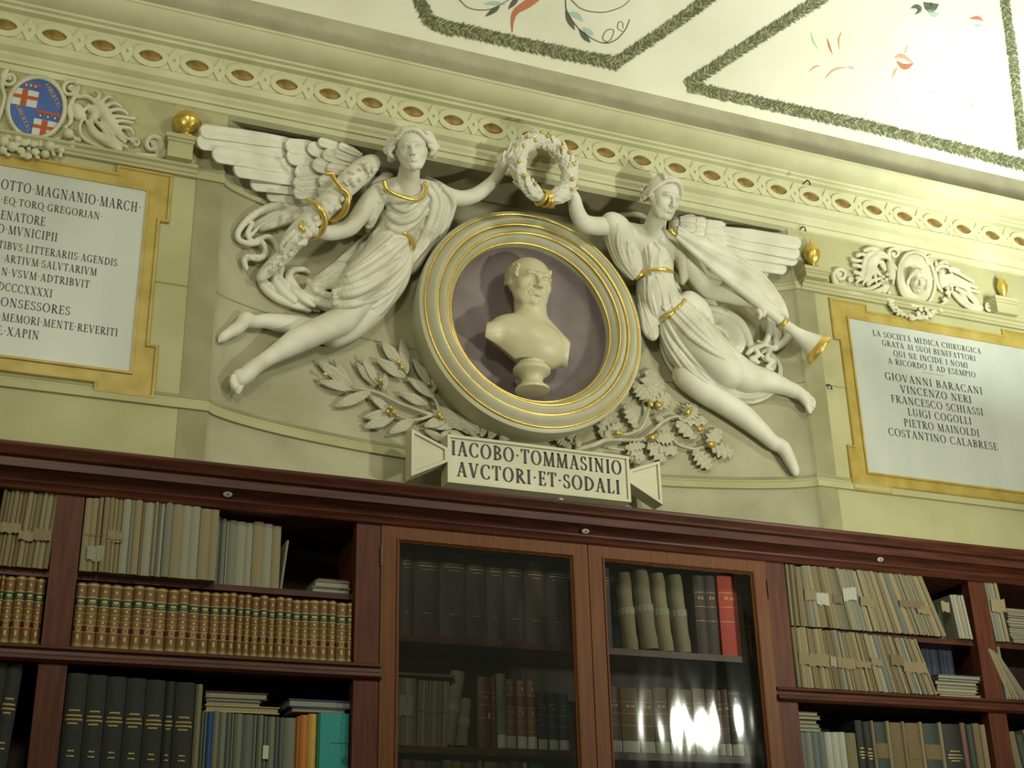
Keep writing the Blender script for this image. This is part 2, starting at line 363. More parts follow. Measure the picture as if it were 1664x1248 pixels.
# ---- frescoed garlands and vines on the vault, as thin paint strokes lying on it
def V(px, py, lift=0.004):
    r = RM.T @ np.array([px-832.0, -(py-624.0), -F])
    lo, hi = 3.0, 12.0
    # intersect z = E+4.135 - VS*y
    t = (E+4.135-EYE-VS*(-5.2))/(r[2]+VS*r[1]); p = CAMP+r*t
    return p+np.array([0, -lift*VS, -lift])/math.hypot(1, VS)
def flat(name, mats_, tris, parent):
    v = []; f = []; mi = []
    for poly, k in tris:
        n = len(v); v += poly; f.append(tuple(range(n, n+len(poly)))); mi.append(k)
    me = mesh(name, v, f, mats=mats_, fm=mi); return ob(name, me, parent, kind='stuff')
MG = [mat('fresco_green_%d' % i, c, 0.9) for i, c in enumerate([(0.10, 0.13, 0.05), (0.19, 0.20, 0.10), (0.30, 0.31, 0.17), (0.13, 0.12, 0.11), (0.42, 0.42, 0.28)])]
def garland(pts, width, name):
    r = random.Random(len(pts)+int(pts[0][0])); tris = []
    ln = [math.dist(a, b_) for a, b_ in zip(pts, pts[1:])]
    for (a, b_), L in zip(zip(pts, pts[1:]), ln):
        n = int(L*7.0); ux, uy = (b_[0]-a[0])/L, (b_[1]-a[1])/L
        for i in range(n):
            t = r.random(); off = r.uniform(-1, 1); sgn = 1 if off > 0 else -1
            cx = a[0]+(b_[0]-a[0])*t-uy*off*width*.38; cyy = a[1]+(b_[1]-a[1])*t+ux*off*width*.38
            ang = math.atan2(uy, ux)+sgn*r.uniform(.5, 1.2); l = r.uniform(5, 10)*(width/20); w = r.uniform(.7, 1.5)
            dx, dy = math.cos(ang)*l, math.sin(ang)*l; nx, ny = -math.sin(ang)*w, math.cos(ang)*w
            lf = 0.003+0.0006*r.random()*6
            tris.append(([V(cx-dx*.4, cyy-dy*.4, lf), V(cx+nx, cyy+ny, lf), V(cx+dx, cyy+dy, lf), V(cx-nx, cyy-ny, lf)], r.choice([0, 0, 1, 1, 2, 2, 3, 4])))
    return flat(name, MG, tris, vault_o)
garland([(668, -30), (697, 33), (735, 49)], 19, 'painted_garland')
garland([(700, 36), (860, 74), (1001, 103)], 19, 'painted_garland')
garland([(997, 104), (1085, 45), (1190, -30)], 17, 'painted_garland')
garland([(1115, 138), (1250, 50), (1380, -32)], 17, 'painted_garland')
garland([(1118, 140), (1260, 172), (1395, 201), (1520, 232), (1664, 268), (1720, 282)], 17, 'painted_garland')
garland([(1628, -30), (1645, 90), (1662, 240)], 14, 'painted_garland')
FM = [mat('fresco_grey', (0.20, 0.19, 0.15), 0.9), mat('fresco_red', (0.58, 0.22, 0.13), 0.9), mat('fresco_teal', (0.45, 0.62, 0.55), 0.9), mat('fresco_dark', (0.13, 0.14, 0.11), 0.9), mat('fresco_orange', (0.72, 0.42, 0.25), 0.9)]
def stroke(pts, w0, w1, k, out, lf=0.003):
    P = smoothline(pts, 8); n = len(P)
    for i in range(n-1):
        a, b_ = P[i], P[i+1]; d = b_-a; d = d/(np.linalg.norm(d)+1e-9); nn = np.array([-d[1], d[0]])
        wa = w0+(w1-w0)*i/(n-1); wb = w0+(w1-w0)*(i+1)/(n-1)
        if isinstance(k, tuple): wa, wb = wa*math.sin(PI*i/(n-1)), wb*math.sin(PI*(i+1)/(n-1))
        q = [a+nn*wa, b_+nn*wb, b_-nn*wb, a-nn*wa]; out.append(([V(x, y, lf) for x, y in q], k[0] if isinstance(k, tuple) else k))
c5 = lambda u, v: (600+u/3.059, v/3.059)
c6 = lambda u, v: (1100+u/2.95, v/2.95)
T_ = []
stroke([c5(440, -10), c5(500, 40), c5(600, 45), c5(700, -5)], .9, .6, 0, T_)
stroke([c5(575, 82), c5(620, 50), c5(650, 30)], 4, 4, (3,), T_); stroke([c5(570, 18), c5(620, 15), c5(680, 20)], 3, 3, (2,), T_); stroke([c5(690, 45), c5(720, 10), c5(745, -20)], 4, 4, (3,), T_)
stroke([c5(840, -30), c5(790, 15), c5(730, 55), c5(712, 100), c5(710, 160)], 9, .8, 1, T_)
stroke([c5(975, 0), c5(985, 60), c5(1050, 150), c5(1150, 210), c5(1220, 200), c5(1270, 150), c5(1295, 95)], 1, .6, 3, T_)
stroke([c5(1000, -5), c5(1060, 45), c5(1160, 60), c5(1250, 35), c5(1295, 0)], .9, .5, 0, T_)
stroke([c5(1190, 215), c5(1160, 190), c5(1180, 150), c5(1215, 150), c5(1200, 195), c5(1170, 210)], .7, .5, 0, T_)
stroke([c5(1260, 155), c5(1235, 140), c5(1240, 110), c5(1258, 110), c5(1262, 140)], .6, .5, 0, T_)
for a_, b_, c_, k in (((975, 50), (995, 100), (1022, 150), 3), ((990, 60), (1030, 75), (1065, 105), 2), ((1040, 140), (1070, 180), (1100, 212), 3), ((1060, 135), (1090, 155), (1115, 175), 2)):
    stroke([c5(*a_), c5(*b_), c5(*c_)], 4.5, 4.5, (k,), T_)
for pts, w_, k in (([(720, 180), (730, 220), (745, 260)], 1.6, 1), ([(790, 150), (775, 190), (780, 240)], 1.2, 4), ([(640, 150), (655, 200), (680, 240)], 1.0, 2), ([(705, 380), (750, 335), (815, 320)], 1.4, 4), ([(630, 345), (660, 320), (690, 312)], 1.2, 4),
                   ([(815, 322), (840, 325), (850, 330)], 2.2, 2), ([(1040, 275), (1080, 268), (1135, 305)], 3.5, 4), ([(1050, 290), (1090, 320), (1135, 303)], 4.5, 1), ([(1030, 375), (1045, 340), (1060, 320)], 1.6, 4), ([(1090, 260), (1100, 230), (1115, 215)], 1.2, 2),
                   ([(1400, 90), (1440, 85), (1470, 100)], 3, 1), ([(1415, 118), (1440, 124), (1460, 120)], 2, 2), ([(1120, 40), (1145, 30), (1165, 45), (1140, 70)], 4, 3), ([(1180, 10), (1215, 35), (1255, 20)], 8, 3), ([(1200, 60), (1230, 70), (1260, 65)], 4, 2), ([(1205, 445), (1225, 440), (1240, 448)], 1, 2), ([(1410, 490), (1415, 510), (1420, 525)], .9, 4)):
    stroke([c6(*q) for q in pts], w_, w_, (k,), T_)
flat('painted_vine', FM, T_, vault_o)
# three small iron hooks
for i, (px, py, Y) in enumerate(((1308, 296, -0.21), (1301, 371, -0.02), (1343, 627, 0.0))):
    p = W(px, py, Y); b = MB(); b.tube([p+(0, .02, 0), p+(0, -.02, 0), p+(0.006, -.03, -.012), p+(0.012, -.022, -.02)], [.004, .004, .004, .003], 6)
    b.ball(p+(0.013, -.022, -.022), .006, 5)
    o = b.build('wall_hook', M_STEEL, smooth=True)
    tag(o, ['small iron hook on the plaster cornice above the trumpet bell', 'small iron hook just under the cornice left of the gilded urn', 'small iron hook on the wall below the trumpet bell'][i], 'hook')
# ================================================================ bookcase
YF = -0.42
case = thing('bookcase', 'long mahogany wall bookcase with moulded cornice and two glazed doors', 'bookcase', (2.35, YF, 0))
b = MB(); b.extrude_x([(-0.005, E+1.512), (YF, E+1.512), (YF-.012, E+1.513), (YF-.016, E+1.518), (YF-.009, E+1.526), (YF-.013, E+1.533), (YF-.022, E+1.540), (YF-.024, E+1.546), (YF-.019, E+1.547), (YF-.022, E+1.553), (YF-.032, E+1.563), (YF-.050, E+1.572), (YF-.064, E+1.576),
                       (YF-.070, E+1.576), (YF-.070, E+1.605), (YF-.066, E+1.607), (YF-.066, E+1.610), (YF-.076, E+1.612), (YF-.082, E+1.616), (YF-.088, E+1.630), (YF-.100, E+1.640), (YF-.103, E+1.646), (YF-.103, E+1.655), (YF-.09, E+1.660), (-.005, E+1.662)], -2.0, 7.4)
b.build('cornice', M_WOODH, case, auto=28)
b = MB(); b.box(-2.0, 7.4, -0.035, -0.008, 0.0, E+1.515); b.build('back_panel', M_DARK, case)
ST = [(-1.68, -1.59), (-0.69, -0.60), (0.305, 0.397), (1.392, 1.487), (3.202, 3.296), (4.287, 4.387), (5.285, 5.38), (6.28, 6.375)]
for a_, b_ in ST:
    b = MB(); b.box(a_, b_, YF, YF+.05, 0, E+1.513); b.box(a_+.03, b_-.03, YF+.05, -.036, 0, E+1.513); b.build('upright', M_WOOD, case)
LED = [(YF+.05, E+.983), (YF-.0, E+.983), (YF-.010, E+.979), (YF-.014, E+.970), (YF-.004, E+.962), (YF-.006, E+.950), (YF-.018, E+.944), (YF-.022, E+.932), (YF-.010, E+.922), (YF+.05, E+.922)]
BAYS = [(-1.59, -0.69), (-0.60, 0.305), (0.397, 1.392), (3.296, 4.287), (4.387, 5.285), (5.38, 6.28)]
for a_, b_ in ((-2.0, 1.492), (3.197, 7.4)):
    b = MB(); b.extrude_x(LED, a_, b_); b.build('ledge', M_WOODH, case, auto=30)
for a_, b_ in BAYS:
    for z, t, nm, y0 in ((.983, .05, 'shelf', YF+.05), (1.243, .022, 'shelf', YF+.03), (.42, .03, 'shelf', YF+.03), (0.0, .03, 'shelf', YF+.03), (-.5, .03, 'shelf', YF+.03)):
        b = MB(); b.box(a_-.03, b_+.03, y0, -.036, E+z-t, E+z); b.build(nm, M_WOODH, case)
for z in (1.115, .705, .25, -.25):
    b = MB(); b.box(1.457, 3.232, YF+.075, -.036, E+z-.026, E+z); b.build('shelf', M_WOODH, case)
b = MB(); b.box(2.335, 2.385, YF+.065, YF+.10, 0, E+1.512); b.build('mullion', M_WOODD, case)
# glass
def glass():
    m = bpy.data.materials.new('old_glass'); m.use_nodes = True; nt = m.node_tree; N = nt.nodes; L = nt.links
    for n_ in list(N): N.remove(n_)
    out = N.new('ShaderNodeOutputMaterial'); mx = N.new('ShaderNodeMixShader'); tr = N.new('ShaderNodeBsdfTransparent'); gl = N.new('ShaderNodeBsdfGlossy')
    tr.inputs[0].default_value = (0.97, 0.98, 0.97, 1); gl.inputs['Roughness'].default_value = 0.07; gl.inputs[0].default_value = (.95, .97, 1, 1)
    fr = N.new('ShaderNodeFresnel'); fr.inputs[0].default_value = 1.62
    tc = N.new('ShaderNodeTexCoord'); mp = N.new('ShaderNodeMapping'); mp.inputs['Scale'].default_value = (2.4, 1, 0.7); L.new(tc.outputs['Object'], mp.inputs[0])
    ns = N.new('ShaderNodeTexNoise'); ns.inputs['Scale'].default_value = 3.2; ns.inputs['Detail'].default_value = 1.0; L.new(mp.outputs[0], ns.inputs[0])
    bp = N.new('ShaderNodeBump'); bp.inputs['Strength'].default_value = 0.8; bp.inputs['Distance'].default_value = 0.012; L.new(ns.outputs[0], bp.inputs['Height'])
    L.new(bp.outputs[0], gl.inputs['Normal']); L.new(bp.outputs[0], fr.inputs['Normal'])
    mth = N.new('ShaderNodeMath'); mth.operation = 'MULTIPLY'; mth.inputs[1].default_value = 1.35; L.new(fr.outputs[0], mth.inputs[0])
    L.new(mth.outputs[0], mx.inputs[0]); L.new(tr.outputs[0], mx.inputs[1]); L.new(gl.outputs[0], mx.inputs[2]); L.new(mx.outputs[0], out.inputs[0]); return m
M_GLASS = glass()
def door(xa, xb, hinge_left):
    w = 0.062; mwd = 0.014; z0, z1 = 0.02, E+1.512; Yd = YF-.004
    dd = ob('glazed_door', None, case, (xa-2.35, -.004, 0))
    def part(nm, m, f, par=dd):
        q = MB(); f(q); return q.build(nm, m, par, auto=30)
    part('stile', M_WOODD, lambda q: q.box(xa, xa+w, Yd, Yd+.03, z0, z1)); part('stile', M_WOODD, lambda q: q.box(xb-w, xb, Yd, Yd+.03, z0, z1))
    part('rail', M_WOODD, lambda q: q.box(xa+w, xb-w, Yd, Yd+.03, z1-w+.014, z1)); part('rail', M_WOODD, lambda q: q.box(xa+w, xb-w, Yd, Yd+.03, z0, z0+w))
    gx0, gx1, gz0, gz1 = xa+w, xb-w, z0+w, z1-w+.014
    def bead(q):
        prof = [(0, 0.0), (0, -.005), (.004, -.006), (.008, -.001), (.010, .004), (.013, .006), (.014, .012)]
        def ring(i, off, dy): return [(gx0+off, Yd+dy, gz0+off), (gx1-off, Yd+dy, gz0+off), (gx1-off, Yd+dy, gz1-off), (gx0+off, Yd+dy, gz1-off)]
        vs = []; 
        for off, dy in prof: vs += ring(0, off, dy)
        fs = [(i*4+k, i*4+(k+1) % 4, (i+1)*4+(k+1) % 4, (i+1)*4+k) for i in range(len(prof)-1) for k in range(4)]
        q.add(vs, fs)
    part('bead_moulding', M_WOODD, bead)
    part('glass_pane', M_GLASS, lambda q: q.add([(gx0, Yd+.012, gz0), (gx1, Yd+.012, gz0), (gx1, Yd+.012, gz1), (gx0, Yd+.012, gz1)], [(0, 1, 2, 3)]))
    hx = xa if hinge_left else xb
    for hz in (E+1.39, E+.2): part('hinge', M_STEEL, lambda q: q.tube([(hx, Yd-.004, hz-.04), (hx, Yd-.004, hz+.04)], .0035, 8))
door(1.489, 2.357, True); door(2.361, 3.200, False)
# small oval enamel tags on the cornice
for i, (px, py) in enumerate(((370, 803), (951, 863), (1430, 909))):
    p = W(px, py, YF-.036)
    t_ = thing('number_tag', ['oval white enamel tag on the cornice above the left shelves', 'oval white enamel tag on the cornice above the glazed doors', 'oval white enamel tag on the cornice above the right shelves'][i], 'tag', tuple(p))
    b = MB(); K = 20; nrm = np.array([0, -.7, -.7]); up = np.array([0, -.7, .7])
    ring = lambda r_, l: [p+np.array([1, 0, 0])*math.cos(2*PI*k/K)*.017*r_+up*math.sin(2*PI*k/K)*.011*r_+nrm*l for k in range(K)]
    vs = ring(1, 0)+ring(1, .003)+ring(.8, .005); b.add(vs, [(j*K+k, j*K+(k+1) % K, (j+1)*K+(k+1) % K, (j+1)*K+k) for j in range(2) for k in range(K)]+[tuple(range(2*K, 3*K))])
    b.build('plate', M_ENAMEL, t_)
    b = MB(); q = p+nrm*.0062; b.add([q+up*.006+np.array([-.004, 0, 0]), q+up*.006+np.array([.004, 0, 0]), q+up*.004+np.array([.004, 0, 0]), q-up*.006+np.array([.0, 0, 0]), q-up*.006+np.array([-.002, 0, 0]), q+up*.004+np.array([0.001, 0, 0])], [(0, 5, 1), (1, 5, 2), (2, 5, 3), (3, 5, 4)][:4]); b.build('numeral', M_INK, t_)
# ================================================================ inscription panels
def frame_panel(name, label, x0, x1, z0, z1, lines, ears, ink, tilt=0):
    """marble slab with an ochre-gilt frame whose corners step out"""
    t_ = thing(name, label, 'plaque', ((x0+x1)/2, 0, z0))
    b = MB(); b.box(x0, x1, -.012, .0, z0, z1); b.build('marble_slab', M_MARBLE, t_)
    w, e, L = .066, .038, .20
    out = []
    hx0, hx1, hz0, hz1 = x0-w, x1+w, z0-w, z1+w
    o = [(hx0-e, hz0-e), (hx0+L, hz0-e), (hx0+L, hz0), (hx1-L, hz0), (hx1-L, hz0-e), (hx1+e, hz0-e), (hx1+e, hz0+L), (hx1, hz0+L), (hx1, hz1-L), (hx1+e, hz1-L), (hx1+e, hz1+e), (hx1-L, hz1+e), (hx1-L, hz1), (hx0+L, hz1), (hx0+L, hz1+e), (hx0-e, hz1+e), (hx0-e, hz1-L), (hx0, hz1-L), (hx0, hz0+L), (hx0-e, hz0+L)]
    def inset(P, d):
        n = len(P); R = []
        for i in range(n):
            a, c, q = P[i-1], P[i], P[(i+1) % n]
            d1 = np.array([c[0]-a[0], c[1]-a[1]]); d2 = np.array([q[0]-c[0], q[1]-c[1]]); d1 = d1/np.linalg.norm(d1); d2 = d2/np.linalg.norm(d2)
            n1 = np.array([-d1[1], d1[0]]); n2 = np.array([-d2[1], d2[0]]); R.append((c[0]+(n1[0]+n2[0])*d, c[1]+(n1[1]+n2[1])*d))
        return R
    levels = [(o, .001), (o, -.010), (inset(o, .004), -.016), (inset(o, .012), -.016), (inset(o, .016), -.009)]
    vs = []; n = len(o)
    for P, y in levels: vs += [(x, y, z) for x, z in P]
    fs = [(i*n+k, i*n+(k+1) % n, (i+1)*n+(k+1) % n, (i+1)*n+k) for i in range(len(levels)-1) for k in range(n)]
    b = MB(); b.add(vs, fs); b.build('frame_moulding', M_GOLDF, t_, auto=30)
    # flat field between moulding and slab: four boards + ears
    P = inset(o, .015)
    bmf = bmesh.new(); ov = [bmf.verts.new((x, -.009, z)) for x, z in P]; iv = [bmf.verts.new((x, -.009, z)) for x, z in ((x0, z0), (x1, z0), (x1, z1), (x0, z1))]
    eg = [bmf.edges.new((ov[i], ov[(i+1) % n])) for i in range(n)]+[bmf.edges.new((iv[i], iv[(i+1) % 4])) for i in range(4)]
    bmesh.ops.triangle_fill(bmf, edges=eg, use_beauty=True, use_dissolve=False, normal=(0, -1, 0))
    me = bpy.data.meshes.new('frame_field'); off = parent_loc(t_)
    for v in bmf.verts: v.co -= Vector(off)
    bmf.to_mesh(me); bmf.free(); me.materials.append(M_GOLDF); ob('frame_field', me, t_)
    b = MB(); r = .010
    for s in ((x0, x1, z0-r, z0), (x0, x1, z1, z1+r)): b.box(s[0]-r, s[1]+r, -.018, -.004, s[2], s[3])
    for s in ((x0-r, x0), (x1, x1+r)): b.box(s[0], s[1], -.018, -.004, z0, z1)
    b.build('inner_bead', M_GOLDF, t_)
    for (tx, pxa, pya, pxb, pyb, hpx) in lines:      # baseline start/end pixels and cap height
        A = W(pxa, pya, -.013); B_ = W(pxb, pyb, -.013); h = hpx
        zc = (A[2]+B_[2])/2
        q = MB(); text_mesh(q, tx, A[0], B_[0], zc, h, -.0135); q.build('inscription_line', ink, t_, kind='stuff')
    return t_
g1 = lambda u, v: (u/3.962, 200+v/3.962)
g2 = lambda u, v: (u/3.962, 480+v/3.962)
def LN(f, tx, u0, v0, u1, v1, h): a, c = f(u0, v0), f(u1, v1); return (tx, a[0], a[1], c[0], c[1], h)
LL = [LN(g1, 'OTTO.MAGNANIO.MARCH.', 2, 420, 905, 578, .046), LN(g1, '.EQ.TORQ.GREGORIAN.', 0, 520, 660, 618, .033), LN(g1, 'ENATORE', 0, 620, 290, 660, .041), LN(g1, 'O.MVNICIPII', -20, 700, 368, 765, .039),
      LN(g1, 'TIBVS.LITTERARIIS.AGENDIS', -15, 810, 755, 916, .034), LN(g1, '.ARTIVM.SALVTARIVM', 5, 890, 622, 983, .034), LN(g1, 'N.VSVM.ADTRIBVIT', 5, 978, 575, 1063, .034), LN(g1, 'DCCCXXXXI', -15, 1075, 335, 1123, .036),
      LN(g2, 'ONSESSORES', 0, 62, 450, 132, .038), LN(g2, '.MEMORI.MENTE.REVERITI', -10, 155, 757, 268, .034), LN(g2, '&.XAPIN', -35, 246, 250, 287, .037)]
TRz, BRz = W(239, 311, -.012), W(211, 604, -.012)
frame_panel('inscription_panel', 'grey-white marble tablet with ochre frame at the left edge, cut Latin lines', TRz[0]-1.75, (TRz[0]+BRz[0])/2, BRz[2], TRz[2], LL, 0, M_INK2)
r1 = lambda u, v: (1244+u/3.962, 330+v/3.962)
r2 = lambda u, v: (1244+u/3.962, 560+v/3.962)
RL = [LN(r1, "LA SOCIETA' MEDICA CHIRURGICA", 692, 855, 1390, 970, .033), LN(r1, 'GRATA AI SUOI BENEFATTORI', 752, 920, 1355, 1015, .033), LN(r1, 'QUI NE INCIDE I NOMI', 825, 988, 1305, 1060, .033), LN(r1, 'A RICORDO E AD ESEMPIO', 790, 1035, 1355, 1122, .033),
      LN(r2, '-', 1012, 190, 1153, 212, .02), LN(r2, 'GIOVANNI BARACANI', 770, 225, 1400, 320, .042), LN(r2, 'VINCENZO NERI', 870, 308, 1330, 378, .042), LN(r2, 'FRANCESCO SCHIASSI', 810, 370, 1405, 458, .042), LN(r2, 'LUIGI COGOLLI', 918, 458, 1330, 515, .042),
      LN(r2, 'PIETRO MAINOLDI', 893, 525, 1380, 594, .042), LN(r2, 'COSTANTINO CALABRESE', 793, 585, 1498, 680, .042)]
a_, c_ = W(1378, 517, -.012), W(1411, 767, -.012)
frame_panel('inscription_panel', 'white marble tablet with ochre frame at the right, cut Italian lines', (a_[0]+c_[0])/2, 5.30, c_[2], a_[2], RL, 0, M_INK2)
# ---- the scroll-ended nameplate under the roundel
def scroll():
    Y = 0.10
    s5 = lambda u, v: (600+u/3.328, 660+v/3.328)
    c = W(875, 765, Y)
    t_ = thing('name_plate', 'cream marble plate with flared swallow ends under the roundel, black capitals', 'plaque', tuple(c))
    xl, xr = W(*s5(420, 280), Y)[0], W(*s5(1405, 400), Y)[0]
    zt = (W(*s5(430, 160), Y)[2]+W(*s5(1395, 270), Y)[2])/2; zb = (W(*s5(405, 415), Y)[2]+W(*s5(1415, 520), Y)[2])/2
    el, er = W(*s5(225, 250), Y)[0], W(*s5(1575, 430), Y)[0]; zm = (zt+zb)/2; hh = (zt-zb)*.46
    rim = .013
    def slab(poly, nm):
        b = MB(); b.prism(poly, Y, Y+.075); pts = poly; n = len(pts)
        cx = sum(p[0] for p in pts)/n; cz = sum(p[1] for p in pts)/n
        b.build(nm, M_SCROLL, t_)
        # raised rim
        q = MB()
        ins = []
        for i in range(n):
            a, m_, d = np.array(pts[i-1]), np.array(pts[i]), np.array(pts[(i+1) % n]); d1 = (m_-a)/np.linalg.norm(m_-a); d2 = (d-m_)/np.linalg.norm(d-m_)
            n1 = np.array([-d1[1], d1[0]]); n2 = np.array([-d2[1], d2[0]]); k = 1+n1@n2; v = (n1+n2)/max(k, .25); ins.append(m_+v*rim)
        vs = [(x, Y, z) for x, z in pts]+[(x, Y-.010, z) for x, z in pts]+[(x, Y-.010, z) for x, z in ins]+[(x, Y+.001, z) for x, z in ins]
        q.add(vs, [(i*n+k, i*n+(k+1) % n, (i+1)*n+(k+1) % n, (i+1)*n+k) for i in range(3) for k in range(n)]); q.build('raised_rim', M_SCROLL, t_)
    slab([(xl, zb), (xr, zb), (xr, zt), (xl, zt)], 'plate')
    slab([(el, zm-hh), (xl, zm-hh*.18), (xl, zm+hh*.45), (el, zm+hh*1.12)], 'flared_end')
    slab([(xr, zm-hh*.18), (er, zm-hh*1.05), (er, zm+hh*1.05), (xr, zm+hh*.45)], 'flared_end')
    for tx, u0, v0, u1, v1, h in (('IACOBO.TOMMASINIO', 440, 265, 1365, 370, .068), ('AVCTORI.ET.SODALI', 470, 380, 1357, 475, .068)):
        A = W(*s5(u0, v0), Y); B_ = W(*s5(u1, v1), Y); q = MB(); text_mesh(q, tx, A[0], B_[0], (A[2]+B_[2])/2, h, Y-.0015, track=.10); text_mesh(q, tx, A[0]+.0032, B_[0]+.0032, (A[2]+B_[2])/2, h, Y-.0018, track=.10); q.build('inscription_line', M_INK, t_, kind='stuff')
    p = W(914, 808, Y-.0); b = MB(); b.ball(p+(0, .02, -.01), .014, 6); tag(b.build('round_pin', M_SCROLL, smooth=True), 'small round stone pin under the name plate on the bookcase cornice', 'pin')
scroll()
# ================================================================ sculpting: signed distance fields turned into meshes
class SDF:
    def __init__(s, vox, clip=True, gap=0.006): s.vox = vox; s.ops = []; s.clip = clip; s.gap = gap
    def cap(s, a, b, ra, rb=None, k=0.008, sub=False):
        s.ops.append(('c', np.asarray(a, float), np.asarray(b, float), ra, ra if rb is None else rb, k, sub)); return s
    def ell(s, c, r, M=None, k=0.008, sub=False):
        s.ops.append(('e', np.asarray(c, float), np.asarray(r, float), np.eye(3) if M is None else np.asarray(M, float), None, k, sub)); return s
    def line(s, pts, rads, k=0.008, sub=False, n=4):
        P = smoothline([list(p)+[r] for p, r in zip(pts, rads if hasattr(rads, '__len__') else [rads]*len(pts))], n)
        for a, b in zip(P, P[1:]): s.cap(a[:3], b[:3], max(a[3], 5e-4), max(b[3], 5e-4), k, sub)
        return s
    def field(s):
        lo = np.full(3, 1e9); hi = -lo
        for t, a, b, ra, rb, k, sub in s.ops:
            if sub: continue
            if t == 'c': l, h = np.minimum(a, b)-max(ra, rb), np.maximum(a, b)+max(ra, rb)
            else: e = np.sqrt(((rb_M(ra).T*b)**2).sum(1)) if False else np.full(3, max(b)); l, h = a-e, a+e
            lo = np.minimum(lo, l); hi = np.maximum(hi, h)
        lo -= s.vox*3; hi += s.vox*3
        if s.clip: hi[1] = min(hi[1], ND+0.02)
        n = np.maximum(4, np.ceil((hi-lo)/s.vox).astype(int)+1); v = s.vox
        f = np.full(n, 0.06, np.float32)
        ax = [(lo[i]+v*np.arange(n[i])).astype(np.float32) for i in range(3)]
        for t, a, b, ra, rb, k, sub in s.ops:
            m = k+v*2.5
            if t == 'c': l, h = np.minimum(a, b)-max(ra, rb)-m, np.maximum(a, b)+max(ra, rb)+m
            else: l, h = a-max(b)-m, a+max(b)+m
            i0 = np.clip(((l-lo)/v).astype(int), 0, n-1); i1 = np.clip(((h-lo)/v).astype(int)+2, 1, n)
            if (i1 <= i0).any(): continue
            sl = tuple(slice(p, q) for p, q in zip(i0, i1))
            X = ax[0][sl[0]][:, None, None]; Y = ax[1][sl[1]][None, :, None]; Z = ax[2][sl[2]][None, None, :]
            px, py, pz = X-a[0], Y-a[1], Z-a[2]
            if t == 'c':
                d = b-a; dd = float(d@d)+1e-12
                hh = np.clip((px*d[0]+py*d[1]+pz*d[2])/dd, 0, 1)
                q = (px-d[0]*hh)**2+(py-d[1]*hh)**2+(pz-d[2]*hh)**2
                g = np.sqrt(q)-(ra+(rb-ra)*hh)
            else:
                M = ra; k0 = 0; k1 = 0
                for i in range(3):
                    w = px*M[i][0]+py*M[i][1]+pz*M[i][2]; k0 = k0+(w/b[i])**2; k1 = k1+(w/b[i]**2)**2
                k0 = np.sqrt(k0); k1 = np.sqrt(k1)+1e-6; g = k0*(k0-1)/k1
            F0 = f[sl]
            if sub:
                g = -g; u = np.clip(.5-.5*(g-F0)/k, 0, 1); f[sl] = g+(F0-g)*u+k*u*(1-u)
            else:
                u = np.clip(.5+.5*(g-F0)/k, 0, 1); f[sl] = g+(F0-g)*u-k*u*(1-u)
        if s.clip:
            yx = np.array([yw(x) for x in ax[0]], np.float32)[:, None, None]+s.gap
            f = np.maximum(f, ax[1][None, :, None]-yx)
        f[0] = f[-1] = 1; f[:, 0] = f[:, -1] = 1; f[:, :, 0] = f[:, :, -1] = 1
        return f, lo, v
    def build(s, name, m, parent=None, label=None):
        f, lo, v = s.field(); V_, Q = surface_nets(f); V_ = V_*v+lo
        me = bpy.data.meshes.new(name); off = parent_loc(parent); V_ = (V_-off).astype(np.float32)
        me.vertices.add(len(V_)); me.vertices.foreach_set('co', V_.ravel())
        me.loops.add(len(Q)*4); me.loops.foreach_set('vertex_index', Q.ravel().astype(np.int32))
        me.polygons.add(len(Q)); me.polygons.foreach_set('loop_start', np.arange(0, len(Q)*4, 4, dtype=np.int32)); me.polygons.foreach_set('loop_total', np.full(len(Q), 4, np.int32))
        me.update(calc_edges=True); me.polygons.foreach_set('use_smooth', np.ones(len(Q), bool)); me.materials.append(m)
        return ob(name, me, parent, label=label)
CO = [(i, j, k) for i in (0, 1) for j in (0, 1) for k in (0, 1)]
ED = [(a, b) for a in range(8) for b in range(a+1, 8) if sum(abs(CO[a][i]-CO[b][i]) for i in range(3)) == 1]
